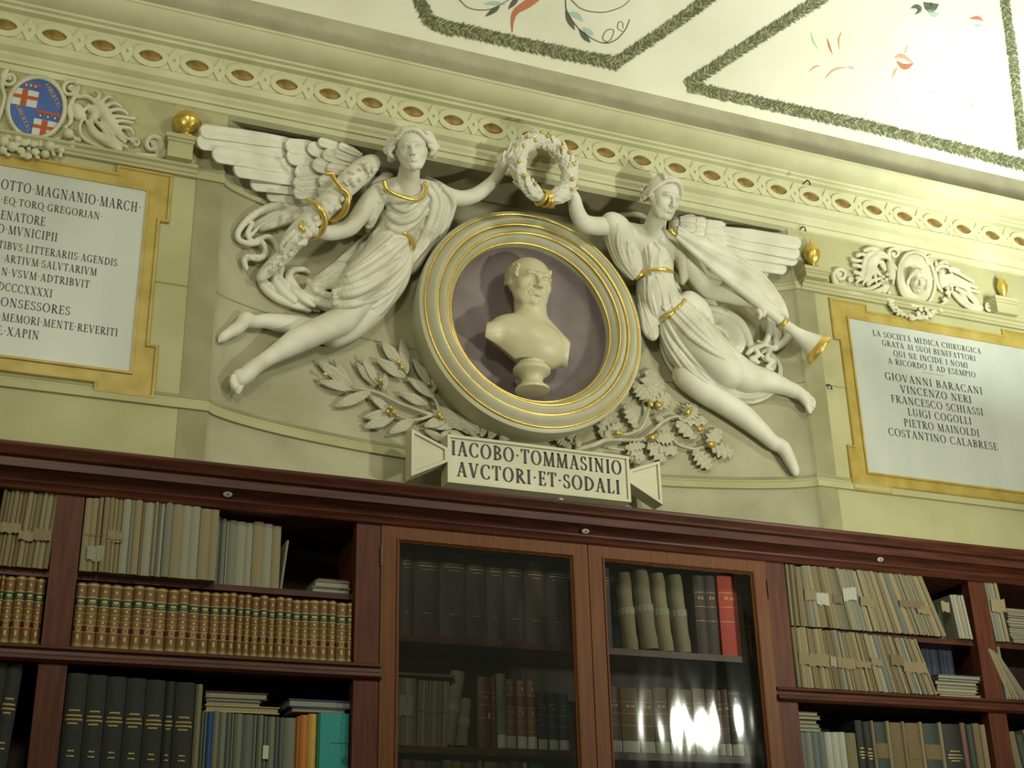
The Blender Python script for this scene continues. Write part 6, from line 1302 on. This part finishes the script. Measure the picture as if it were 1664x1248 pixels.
prow(K6_, [205, 240, 278, 296, 358, 425, 480, 555, 622, 686], 655, 690, YF+.05, z12, 245, 298, [5, 4, PP[7], 4, 1, 1, 0, 1, 0], '%s pale journal right of the overhanging block on the top left shelf', 'pale journals on the top left shelf', seed=6, jit=.008, xlim=(.874, 1.115))
simple(binding(PP[1], .03, 'cover'), 1.118, YF+.05, z12, .008, .16, .19, 'thin cream booklet leaning alone in the gap on the top left shelf', 'pamphlet', None, .10, 'pamphlet')
def flat_book(x, y, z, w, d, t, m, label, turn=0.0, cat='book', name='book', group=None):
    me = BK.get(('flat', m.name))
    if me is None:
        q = MB(); q.box(0, 1, 0, 1, 0, .14); q.box(0, 1, 0, 1, .86, 1); q.box(.02, .98, .03, .98, .14, .86, 1); me = mesh('covers', q.v, q.f, None, mats=[m, PP[1]], fm=q.m); BK[('flat', m.name)] = me
    o = ob(name, me); o.matrix_basis = Matrix.Translation((x, y, z)) @ Matrix.Rotation(turn, 4, 'Z') @ Matrix.Diagonal((w, d, t, 1)); return tag(o, label, cat, group)
xa = XW(K6_, 830, 700, YF+.04)[0]
flat_book(xa-.004, YF+.04, z12, 1.386-xa, .2, .020, PP[7], 'white booklet lying flat at the bottom, end of the top left shelf'); flat_book(xa+.004, YF+.035, z12+.0205, 1.384-xa-.008, .2, .024, PP[1], 'thick cream booklet lying on another, end of the top left shelf'); flat_book(xa+.018, YF+.05, z12+.045, 1.384-xa-.02, .19, .010, PP[0], 'thin cream booklet topmost of the flat pile on the top left shelf')
# ---- black volumes with gilt titles
Z4 = E+.42
def titles(m, rows): return deco('title_'+m+str(len(rows)), M_TOOL, [strip(z, z+t, .012, .05, 2, a, b_) for z, t, a, b_ in rows])
TT = []
for z, a, b_ in ((.735, .22, .78), (.70, .12, .90), (.672, .10, .95), (.645, .22, .70)):
    x = a
    while x < b_-.03: TT.append((z, .012, x, x+.05)); x += .07
TT += [(.46, .010, .35, .52), (.46, .010, .55, .65), (.425, .009, .32, .42), (.425, .009, .45, .68)]
def black_vol(x, w, h, label, lean=0.0, y=YF+.03, m=None): multi('black_volume', [('binding', binding(m or M_BLACK, .05)), ('gilt_title', titles('black', TT))], x, y, Z4, w, .2, h, label, 'book', 'black cloth volumes on the lower left shelf', lean)
bt = [440, 575, 700, 825, 950, 1075, 1140, 1268]; X = [XW(K5, u, 650+(u-440)*.085, YF+.03)[0] for u in bt]; d0 = .402-X[0]; X = [x+d0 for x in X]
for i in range(7): black_vol(X[i]+.001, X[i+1]-X[i]-.002, XW(K5, bt[i]+60, 640+(bt[i]-440)*.085, YF+.03)[2]-Z4, ordn(i+1)+' black cloth volume with gilt title right of the left upright, lower shelf')
xl = XW(K5, 175, 650, YF+.03)[0]-.055
for i, w in enumerate((.052, .064, .058, .058)): black_vol(xl-.062*i-.035, w-.002, .515, ordn(i+1)+' black volume leaning left of the left upright, counted from the upright', .05)
# tall worn vellum and pale-blue journals
xv = X[-1]+.002
simple(binding(M_VELLUM, .06), xv, YF+.03, Z4, .022, .2, XW(K5, 1290, 712, YF+.03)[2]-Z4, 'tall worn vellum volume right of the black volumes', 'book', None, 0, 'book')
us7 = [125, 150, 172, 212, 262, 318, 352, 378, 440, 520, 552, 596, 632, 690, 718, 752, 848]
hh_ = [PP[5], PP[4], M_BLUE2, PP[4], PP[4], PP[5], PP[4], PP[4], PP[5], PP[4], PP[4], PP[5], PP[4], PP[5], PP[5], PP[4]]
XA = prow(K7, us7, 810, 870, YF+.03, Z4, 812, 872, hh_, '%s grey-blue journal right of the worn vellum volume, lower left shelf', 'grey-blue journals on the lower left shelf', d=.18, seed=8, jit=.002, xlim=(xv+.024, XW(K7, 848, 870, YF+.03)[0]), name='journal', cat='journal')
ztop = XW(K7, 420, 835, YF+.03)[2]
sb = MB(); p = XW(K7, 612, 1130, YF+.018); q2 = MB(); q2.box(p[0]-.009, p[0]+.011, YF+.019, YF+.0215, p[2]-.022, p[2]+.024); tag(q2.build('shelf_label', M_LABEL), 'white paper label on the grey-blue journals, lower left shelf', 'label')
x = XA[-1]
for i, (u1, m, lb_, vt) in enumerate(((872, M_ORANGE, 'dark orange card folder', 860), (935, M_ORANGE, 'wide orange card volume', 850), (1000, M_OCHRE, 'ochre yellow card volume', 842), (1026, M_GREENC, 'thin green card volume', 836))):
    x2 = XW(K7, u1, vt, YF+.03)[0]; simple(binding(m, .05), x+.0005, YF+.03, Z4, x2-x-.001, .19, XW(K7, u1, vt, YF+.03)[2]-Z4, lb_+' beside the teal book, lower left shelf', 'book'); x = x2
p1 = XW(K7, 1275, 840, YF+.03); hT = p1[2]-Z4; tw = 1.388-x
t_ = multi('teal_book', [('cover', binding(M_TEAL, .0))], x+.001, YF+.03, Z4, tw-.002, .03, hT, 'wide teal book facing outwards against the upright, lower left shelf')
b = MB(); pc = XW(K7, 1215, 1190, YF+.029)-np.array(t_.location); K = 24
for r0_, r1_ in ((.0135, .0120), (.010, .0092)):
    n0 = len(b.v); vs = [((pc[0]+r*math.cos(2*PI*k/K))/tw, -.03, (pc[2]+r*math.sin(2*PI*k/K))/hT) for r in (r0_, r1_) for k in range(K)]; b.add(vs, [(k, (k+1) % K, K+(k+1) % K, K+k) for k in range(K)])
for a in range(5): q = pc+(.006*math.cos(a), 0, .006*math.sin(a)); b.add([((q[0]-.002)/tw, -.03, (q[2]-.003)/hT), ((q[0]+.002)/tw, -.03, (q[2]-.003)/hT), ((q[0]+.001)/tw, -.03, (q[2]+.004)/hT)], [(0, 1, 2)])
for u in range(1105, 1260, 14):
    q = XW(K7, u, 1058+random.Random(u).uniform(-4, 4), YF+.029)-np.array(t_.location); b.add([((q[0])/tw, -.03, (q[2]-.0012)/hT), ((q[0]+.0055)/tw, -.03, (q[2]-.0012)/hT), ((q[0]+.0055)/tw, -.03, (q[2]+.0012)/hT), ((q[0])/tw, -.03, (q[2]+.0012)/hT)], [(0, 1, 2, 3)])
me = mesh('cover_print', b.v, b.f, M_DKGREEN); ob('cover_print', me, t_)
# things lying on top of the journals
xs0 = XA[0]+.012; z_ = ztop+.004
flat_book(xs0, YF+.04, z_, XW(K7, 725, 800, YF+.03)[0]-xs0, .17, .024, M_OCHRE, 'ochre yellow volume lying flat on the grey-blue journals'); wq = XW(K7, 580, 740, YF+.03)[0]-xs0
flat_book(xs0+.002, YF+.045, z_+.0245, wq, .16, .015, PP[4], 'grey booklet lying on the ochre volume'); flat_book(xs0+.001, YF+.045, z_+.040, wq+.003, .16, .010, PP[6], 'olive booklet lying second from the top over the journals'); flat_book(xs0+.0, YF+.06, z_+.0505, wq+.03, .16, .024, M_MAROON, 'dark brown volume topmost of the pile over the journals')
x8 = XW(K7, 815, 800, YF+.03)[0]; z8 = XW(K7, 1000, 832, YF+.03)[2]+.004
flat_book(x8, YF+.04, z8, .20, .15, .014, PP[0], 'cream booklet lying on the orange and ochre volumes'); o = flat_book(x8-.012, YF+.035, z8+.016, .232, .16, .028, M_BLUE2, 'blue card folder lying askew above the teal book', 0.02, 'folder', 'folder')
# ---- right bay
pal_r = [(2, 4), (6, 3), (3, 2), (0, 3), (4, 2), (1, 1), (5, .5)]
def rand_us(a, b_, n, seed):
    r = random.Random(seed); w = [r.uniform(.6, 1.5) for _ in range(n)]; s_ = sum(w); o_ = [a]
    for q in w: o_.append(o_[-1]+q*(b_-a)/s_)
    return o_
prow(K2, rand_us(130, 215, 7, 40), 490, 494, YF-.002, z12, 185, 195, [1, 0, 0, 6, 0, 2, 3], '%s upright cream pamphlet right of the glazed doors, top shelf', 'pamphlets on the top right shelf', seed=41, jit=.002, xlim=(3.302, 3.352))
prow(K2, rand_us(215, 360, 5, 42), 494, 500, YF-.004, z12, 197, 203, [6, 6, 4, 0, 6], '%s pamphlet of the string-tied olive bundle, top right shelf', 'pamphlets on the top right shelf', lean=-.03, lean2=-.10, seed=43, xlim=(3.353, 3.490))
prow(K2, rand_us(360, 1010, 36, 44), 500, 548, YF-.002, z12, 205, 262, pal_r, '%s leaning pamphlet after the olive bundle, top right shelf', 'pamphlets on the top right shelf', lean=-.13, lean2=-.33, seed=45, jit=.006, xlim=(3.494, 4.12))
prow(K2, rand_us(1040, 1122, 6, 46), 550, 556, YF+.0, z12, 350, 352, [1, 7, 0, 1, 7, 1], '%s white booklet of the small stack by the right upright, top shelf', 'white booklets on the top right shelf', lean=-.10, seed=47, jit=.003, xlim=(4.190, 4.272))
simple(binding(M_DKGREEN, .05), 4.135, YF+.07, z12, .045, .15, .155, 'small dark book behind the white booklets on the top right shelf', 'book', None, -.10)
prow(K2, rand_us(165, 905, 44, 48), 840, 868, YF-.002, zs_, 512, 588, pal_r, '%s leaning brown pamphlet from the glazed doors, second right shelf', 'pamphlets on the second right shelf', lean=-.02, lean2=-.30, seed=49, jit=.004, xlim=(3.302, 4.02))
r = random.Random(3); z_ = zs_
for i in range(7):
    t = r.uniform(.010, .019); flat_book(4.040+r.uniform(-.008, .008), YF+r.uniform(-.004, .02), z_, .232+r.uniform(-.02, .010), .17, t-.0006, PP[[6, 0, 2, 0, 6, 4, 5][i]], ordn(i+1)+' booklet from the bottom of the flat pile, second right shelf', r.uniform(-.02, .02), 'booklet', 'booklet', 'flat pile on the second right shelf'); z_ += t
prow(K2, rand_us(830, 1050, 9, 50), 700, 720, YF+.15, zs_, 630, 640, [M_NAVY]*9, '%s dark blue volume behind the flat pile, second right shelf', 'dark blue volumes behind the pile', seed=51, d=.12, xlim=(4.00, 4.27), name='book', cat='book')
# next bay to the right
prow(K2, rand_us(1200, 1290, 6, 52), 585, 580, YF-.002, z12, 278, 282, [4, 1, 4, 1, 0, 4], '%s pale booklet of the banded bundle right of the right upright', 'banded bundle at the right edge', lean=-.08, seed=53, jit=.002, xlim=(4.400, 4.480))
z_ = z12; r = random.Random(8)
for i in range(15):
    t = r.uniform(.008, .014); flat_book(4.49+r.uniform(-.006, .006), YF+r.uniform(-.002, .01), z_, .33+r.uniform(-.01, .01), .17, t-.0005, PP[[2, 3, 6, 2, 3][i % 5]], ordn(i+1)+' brown booklet from the bottom of the tall flat pile at the right edge', r.uniform(-.01, .01), 'booklet', 'booklet', 'flat brown pile at the right edge'); z_ += t
for i in range(7): simple(binding(PP[[4, 0, 2, 0, 6, 4, 2][i]], .03, 'cover'), 4.402+.017*i*1.15, YF+.0, zs_, .014, .2, .235, ordn(i+1)+' large booklet leaning against the right upright, second shelf, right edge', 'booklet', 'leaning folio booklets at the right edge', -.30-.05*i if i else -.03, 'booklet')
# lower right row
zt_ = lambda u, v: XW(K2, u, v, YF+.03)[2]-Z4
LR = [(192, 226, PP[5]), (226, 262, PP[4]), (262, 296, PP[5]), (296, 330, PP[5]), (330, 366, PP[7]), (366, 402, PP[7]), (402, 438, PP[7]), (440, 492, PP[6]), (496, 536, M_BLACK), (538, 576, M_BLACK), (578, 592, PP[0]), (594, 655, M_DKGREEN), (657, 676, PP[0]), (678, 738, PP[3]), (740, 756, PP[2]), (758, 828, M_BUFF), (830, 848, PP[0]), (850, 930, M_DKGREEN), (932, 950, PP[0]), (952, 1045, M_BLACK), (1047, 1080, M_MAROON), (1082, 1112, M_DKGREEN), (1114, 1150, M_BUFF), (1152, 1180, PP[2])]
X = [(XW(K2, a, 1100, YF+.03)[0], XW(K2, b_, 1100, YF+.03)[0]) for a, b_, m in LR]; x00, x11 = X[0][0], X[-1][1]; ft = lambda x: 3.302+(x-x00)/(x11-x00)*(4.283-3.302)
names = {'paper_blue_grey': 'blue-grey journal', 'paper_grey': 'grey journal', 'paper_white': 'white journal', 'paper_olive': 'olive journal', 'black_cloth': 'black volume', 'paper_cream': 'thin cream-edged volume', 'dark_green_cloth': 'dark green volume', 'paper_brown': 'speckled brown volume', 'paper_tan': 'tan board', 'buff_board': 'buff brown volume', 'maroon_leather': 'dark red volume'}
for i, ((a, c), (u0, u1, m)) in enumerate(zip(X, LR)):
    v = 1062 if i < 7 else 1066 if i == 7 else 1000+(i-8)*1.2+(6 if i % 2 else 0)
    h = zt_(u0, v); lbl = '%s, %s book right of the glazed doors on the lower right shelf' % (names[m.name], ordn(i+1)); parts = [('binding', binding(m, .05))]
    if m in (M_DKGREEN, M_BUFF) and u1-u0 > 50: parts.append(('spine_label', deco('spine_label', M_BUFF if m is M_DKGREEN else M_OCHRE, [strip(.66, .80, .01, .05)])))
    if m is M_BLACK: parts.append(('gilt_title', titles('black', TT)))
    if i < 8: parts.append(('paper_band', deco('paper_band', PP[0], [strip(.50, .62, .012, .05)])))
    multi('book', parts, ft(a)+.0005, YF+.03, Z4, ft(c)-ft(a)-.001, .18, h, lbl, 'book', 'books on the lower right shelf')
z_ = zt_(250, 1062)+Z4+.003
for i in range(5): flat_book(3.302+.003*(i % 2), YF+.03+.004*(i % 3), z_, .118-.006*(i % 3), .15, .0145, PP[[4, 6, 6, 3, 6][i]], ordn(i+1)+' booklet from the bottom of the small pile on the blue-grey journals', 0, 'booklet', 'booklet', 'small pile on the lower right shelf'); z_ += .0165
for i in range(9): simple(binding([M_BLACK, PP[6], M_DKGREEN, PP[2], M_BUFF, PP[0], M_BLACK, PP[3], M_BUFF][i], .05), 4.40+.046*i, YF+.03, Z4, .040, .18, .44-.012*(i % 3), ordn(i+1)+' leaning book at the right edge of the lower shelf', 'book', 'books at the right edge', -.10)
# ---- wrappers, torn bands and strings
def band_box(x0, x1, z0, z1, y, m, label, seed=1, cat='paper band', tilt=0.0):
    r = random.Random(seed); n = 8; top = [(x0+(x1-x0)*i/n, z1+tilt*i/n+r.uniform(-.004, .004)) for i in range(n+1)]; bot = [(x0+(x1-x0)*i/n, z0+tilt*i/n+r.uniform(-.005, .003)) for i in range(n, -1, -1)]
    b = MB(); vs = [(x, y+r.uniform(-.003, .001), z) for x, z in bot[::-1]]+[(x, y+r.uniform(-.004, .0), z) for x, z in top]; n1 = n+1
    b.add(vs, [(i, i+1, n1+i+1, n1+i) for i in range(n)]); n0 = len(vs); b.add([(x, yy+.002, z) for x, yy, z in vs], [(n1+i, n1+i+1, i+1, i) for i in range(n)]); return tag(b.build('paper_band', m), label, cat)
def pxband(T, u0, u1, v0, v1, m, label, seed, Y=YF-.010, vd=0):
    a, c = XW(T, u0, (v0+v1)/2, Y), XW(T, u1, (v0+v1)/2+vd, Y); hz = abs(XW(T, u0, v0, Y)[2]-XW(T, u0, v1, Y)[2]); return band_box(a[0], c[0], a[2]-hz/2, a[2]+hz/2, Y, m, label, seed, tilt=(c[2]-a[2]))
def string(T, u0, v0, u1, v1, label, Y=YF-.014):
    a, c = XW(T, u0, v0, Y), XW(T, u1, v1, Y); P_ = [a+(c-a)*t+np.array([0, -.0015*math.sin(9*t), -.003*math.sin(PI*t)]) for t in np.linspace(0, 1, 9)]; b = MB(); b.tube(P_, .0011, 6); tag(b.build('string', M_STRING, smooth=True), label, 'string')
pxband(K4, 0, 135, 590, 650, PP[0], 'torn cream paper band round the tattered pamphlets at the left edge', 1, YF-.003, 10); pxband(K4, 120, 215, 640, 700, PP[0], 'folded cream paper band in the middle of the tattered pamphlets', 2, YF-.004, 10); pxband(K4, 215, 330, 625, 700, PP[2], 'tan paper band on the tattered pamphlets beside the leftmost upright', 3, YF-.003, 12)
pxband(K4, 560, 668, 735, 830, PP[1], 'cream note tucked under the string of the first thick pamphlets', 4, YF-.012, 8); pxband(K4, 690, 790, 640, 710, PP[0], 'torn cream band round the slim brown pamphlets', 5, YF-.012, 10)
string(K4, 545, 660, 672, 672, 'string round the first thick cream pamphlets', YF-.013); string(K4, 685, 690, 795, 700, 'string round the slim brown pamphlets', YF-.016)
pxband(K2, 205, 262, 315, 370, PP[2], 'torn tan paper on the string-tied olive bundle', 6); pxband(K2, 265, 330, 330, 392, PP[7], 'white label band on the olive bundle, top right shelf', 7, vd=4); pxband(K2, 350, 402, 340, 380, PP[3], 'crumpled brown paper right of the white label band', 8, vd=10); pxband(K2, 405, 475, 308, 372, PP[7], 'second white label band, on the grey pamphlets, top right shelf', 9, vd=-6)
pxband(K2, 495, 565, 350, 395, PP[2], 'crumpled tan paper right of the second white label band', 10, vd=14); pxband(K2, 700, 830, 370, 405, PP[3], 'torn brown paper strip amid the leaning pamphlets, top right shelf', 11, vd=8); pxband(K2, 790, 860, 395, 435, PP[2], 'tan scrap below the torn brown strip, top right shelf', 12, vd=12); pxband(K2, 918, 960, 375, 425, PP[0], 'cream scrap on the last leaning pamphlets, top right shelf', 13, vd=8)
for i, (u0, u1, v0, v1, m) in enumerate(((175, 230, 655, 700, 2), (228, 335, 650, 710, 2), (340, 372, 660, 715, 1), (375, 470, 670, 722, 2), (472, 550, 685, 722, 2), (552, 610, 670, 710, 2), (655, 720, 655, 710, 3), (722, 840, 690, 745, 2))):
    pxband(K2, u0, u1, v0, v1, PP[m], '%s torn paper band from the left round the leaning brown pamphlets, second right shelf' % ordn(i+1), 20+i, vd=8)
pxband(K2, 1180, 1252, 365, 430, PP[0], 'cream band round the pale bundle right of the right upright', 30, vd=4)
# ---- behind the glass, left door
YG = YF+.10; G1 = E+1.115; G2 = E+.705; G3 = E+.25
M_DOCS = cloth('dark_brown_cloth', (.045, .030, .028))
TG = []
for z, a, b_ in ((.865, .2, .85), (.83, .18, .9), (.79, .3, .8)):
    x = a
    while x < b_-.03: TG.append((z, .014 if z == .83 else .008, x, x+.05)); x += .075
TG += [(.27, .008, .35, .5), (.27, .008, .55, .62)]
us = [80, 150, 218, 348, 482, 585, 675, 778, 885, 1000]; X = [XW(K8, u, 590+(u-150)*.085, YG)[0] for u in us]
for i in range(9):
    x0_, x1_ = X[i], X[i+1]
    if x1_ > 2.335: x1_ = 2.332
    multi('dark_volume', [('binding', binding(M_DOCS if i % 2 else M_PLUM, .05)), ('gilt_title', titles('glass', TG))], x0_+.001, YG, G1, x1_-x0_-.002, .2, .335-.002*(i % 3), ordn(i+1)+' tall dark volume from the left behind the left glass door, upper shelf', 'book', 'tall dark volumes behind the left glass')
M_MARB = mat('marbled_edge', (.40, .37, .22), .85, col2=(.22, .10, .14), scale=30, stretch=(3, 1, 1), contrast=(.62, .72))
us = rand_us(100, 235, 9, 60); X = [XW(K8, u, 1100, YG)[0] for u in us]
for i in range(9): simple(binding(PP[[0, 4, 0, 6, 4, 0, 1, 0, 6][i]], .03, 'cover'), X[i], YG+.002*(i % 3), G2, X[i+1]-X[i]-.0006, .2, .250, ordn(i+1)+' booklet of the banded papers at the left behind the left glass, lower shelf', 'booklet', 'banded papers behind the left glass', .0, 'booklet')
us = rand_us(237, 392, 14, 61); X = [XW(K8, u, 1110, YG)[0] for u in us]
for i in range(14): simple(binding(PP[[0, 4, 1, 0, 6, 4, 0, 1, 0, 4, 0, 6, 1, 0][i]], .03, 'cover'), X[i], YG+.002*(i % 3), G2, X[i+1]-X[i]-.0006, .2, .245, ordn(i+1)+' booklet of the string-tied stack behind the left glass, lower shelf', 'booklet', 'string-tied booklets behind the left glass', .03, 'booklet')
string(K8, 225, 958, 385, 970, 'string round the booklets behind the left glass', YG-.006); pxband(K8, 150, 215, 885, 985, PP[1], 'cream wrapper on the banded papers behind the left glass', 33, YG-.007, 5)
def roll(T, pts, label, m=M_VELLUM, y=YG, rr_=.022):
    P_ = [XW(T, u, v, y-.0) for u, v in pts]; t_ = thing('paper_roll', label, 'bundle', tuple(P_[0])); b = MB(); n = 8; A, B_ = P_[0], P_[-1]; L = [A+(B_-A)*i/n for i in range(n+1)]
    b.tube([q+np.array([0, .05, 0]) for q in L], [rr_*(1+.05*math.sin(i*2.1)) for i in range(n+1)], 12); b.build('wrapping', m, t_, auto=60)
    c = A+(B_-A)*.5+np.array([0, .05, 0]); dz = (B_-A)/np.linalg.norm(B_-A); b = MB(); b.tube([c-dz*.014, c+dz*.014], [rr_*1.06, rr_*1.09], 12, caps=False); b.build('band', PP[1], t_); return t_
roll(K8, [(405, 1128), (462, 760)], 'tall cream wrapped roll behind the left glass, lower shelf', rr_=.031); roll(K8, [(480, 1130), (500, 895)], 'short cream banded bundle beside the tall roll behind the left glass', rr_=.024)
o = flat_book(XW(K8, 110, 700, YG)[0], YG-.01, G2+.262, .255, .19, .008, PP[0], 'parchment sheet lying on top of the booklets behind the left glass', 0.0, 'sheet', 'parchment')
def labelled(u0, u1, m, vt, lbl, T=K8, z0=G2, white=True, orn=False, vb=1150):
    a, c = XW(T, u0, vb, YG)[0], XW(T, u1, vb, YG)[0]; h = XW(T, u0, vt, YG)[2]-z0; parts = [('binding', binding(m, .06))]
    if white: parts.append(('shelf_label', deco('shelf_mark', M_LABEL, [strip(.02, .19, .012, .06)])))
    if orn: parts += [('title_label', deco('red_title', M_LRED, [strip(.62, .76, .010, .06)])), ('gilt_bands', deco('gilt_bands', M_TOOL, [strip(z, z+.008, .012, .06) for z in (.25, .40, .60, .77, .95)]+[strip(z, z+.05, .012, .06, 1, .42, .58) for z in (.5, .84)]+[strip(.66+.03*k, .67+.03*k, .013, .06, 1, .2, .8) for k in range(3)]))]
    else: parts.append(('gilt_bands', deco('gilt_bands_plain', M_TOOL, [strip(z, z+.006, .012, .06) for z in (.42, .60, .78)]+[strip(.70+.02*k, .708+.02*k, .013, .06, 1, .25, .75) for k in range(2)])))
    multi('book', parts, a+.0005, YG, z0, c-a-.001, .16, h, lbl)
M_TANL = cloth('tan_leather', (.13, .055, .022), .5)
for u0, u1, m, vt, l, wh, on in ((540, 605, M_MAROON, 795, 'dark brown half-leather volume with a torn spot', False, False), (607, 634, M_MAROON, 800, 'narrow dark brown volume', False, False), (638, 683, PP[4], 780, 'plain grey volume', True, False), (685, 731, M_TANL, 808, 'first ornate tan leather volume', True, True), (737, 786, M_TANL, 813, 'second ornate tan leather volume', True, True), (790, 835, M_TANL, 814, 'third ornate tan leather volume', True, True), (842, 888, M_NAVY, 870, 'first dark blue volume with white shelf mark', True, False), (895, 943, M_NAVY, 875, 'second dark blue volume with white shelf mark', True, False), (948, 996, M_NAVY, 880, 'third dark blue volume with white shelf mark', True, False)):
    labelled(u0, u1, m, vt, l+' behind the left glass, lower shelf', white=wh, orn=on)
p = XW(K8, 592, 988, YG-.004); b = MB(); b.ball(p, .008, 6, 0, (1, .2, 2.0)); tag(b.build('torn_label', M_OCHRE, smooth=True), 'small torn yellow label on the dark brown volume behind the left glass', 'label')
for i, (u0, u1, m) in enumerate(((160, 225, M_MAROON), (228, 280, M_BUFF), (284, 365, M_DKGREEN), (368, 415, PP[6]), (418, 460, M_BUFF), (464, 535, M_MAROON), (540, 560, PP[0]), (575, 640, M_BUFF), (645, 700, M_DOCS), (705, 762, M_MAROON), (765, 785, PP[7]), (800, 900, M_NAVY))):
    a, c = XW(K8, u0, 1230, YG)[0], XW(K8, u1, 1230, YG)[0]; simple(binding(m, .06), a, YG, G3, c-a-.001, .16, XW(K8, u0, 1205+(i % 3)*5+(u0-160)*.02, YG)[2]-G3, ordn(i+1)+' book top seen behind the left glass under the bottom shelf', 'book', 'books under the bottom glass shelf')
# ---- behind the glass, right door
xr = XW(K9, 250, 590, YG)[0]
multi('dark_volume', [('binding', binding(M_PLUM, .05)), ('gilt_title', titles('glass', TG))], max(2.39, xr-.01), YG, G1, XW(K9, 325, 590, YG)[0]-max(2.39, xr-.01), .2, .335, 'dark plum volume at the left behind the right glass door, upper shelf', 'book')
for pts, l, m, r_ in (([(455, 600), (405, 160)], 'first vellum roll from the left behind the right glass', PP[2], .033), ([(560, 590), (495, 140)], 'second vellum roll, bulging, behind the right glass', M_VELLUM, .037), ([(650, 605), (590, 165)], 'third ribbed vellum roll behind the right glass', PP[0], .034), ([(745, 612), (685, 175)], 'fourth plain leaning vellum roll behind the right glass', M_VELLUM, .036)):
    q0 = XW(K9, *pts[0], YG); q0v = pts[0]; roll(K9, [(pts[0][0], pts[0][1]-6), pts[1]], l, m, rr_=r_)
for i, (u0, u1, m, vt, l) in enumerate(((765, 825, M_DOCS, 190, 'first dark volume with gilt lines'), (828, 885, M_DOCS, 192, 'second dark volume with gilt lines'), (900, 1005, M_REDB, 190, 'bright red volume'), (1010, 1042, M_MAROON, 235, 'first narrow brown volume beside the red one'), (1044, 1072, M_MAROON, 240, 'second narrow brown volume beside the red one'))):
    labelled(u0+30, u1+32, m, vt, l+' behind the right glass, upper shelf', T=K9, z0=G1, white=False, vb=605)
for i, (u0, u1, m) in enumerate(((300, 376, M_MAROON), (380, 475, M_BUFF), (482, 560, M_BUFF), (564, 640, M_BUFF), (645, 712, M_BUFF), (716, 778, M_BUFF), (784, 852, M_BUFF), (858, 905, M_BUFF), (908, 946, M_MAROON), (948, 982, M_MAROON), (986, 1048, M_DKGREEN), (1052, 1118, M_DKGREEN), (1121, 1150, M_DKGREEN))):
    labelled(u0, u1, m, 800+(i % 3)*4+i*2, ordn(i+1)+' book with white shelf mark behind the right glass, lower shelf', T=K9, white=True, orn=(i >= 10), vb=1140)
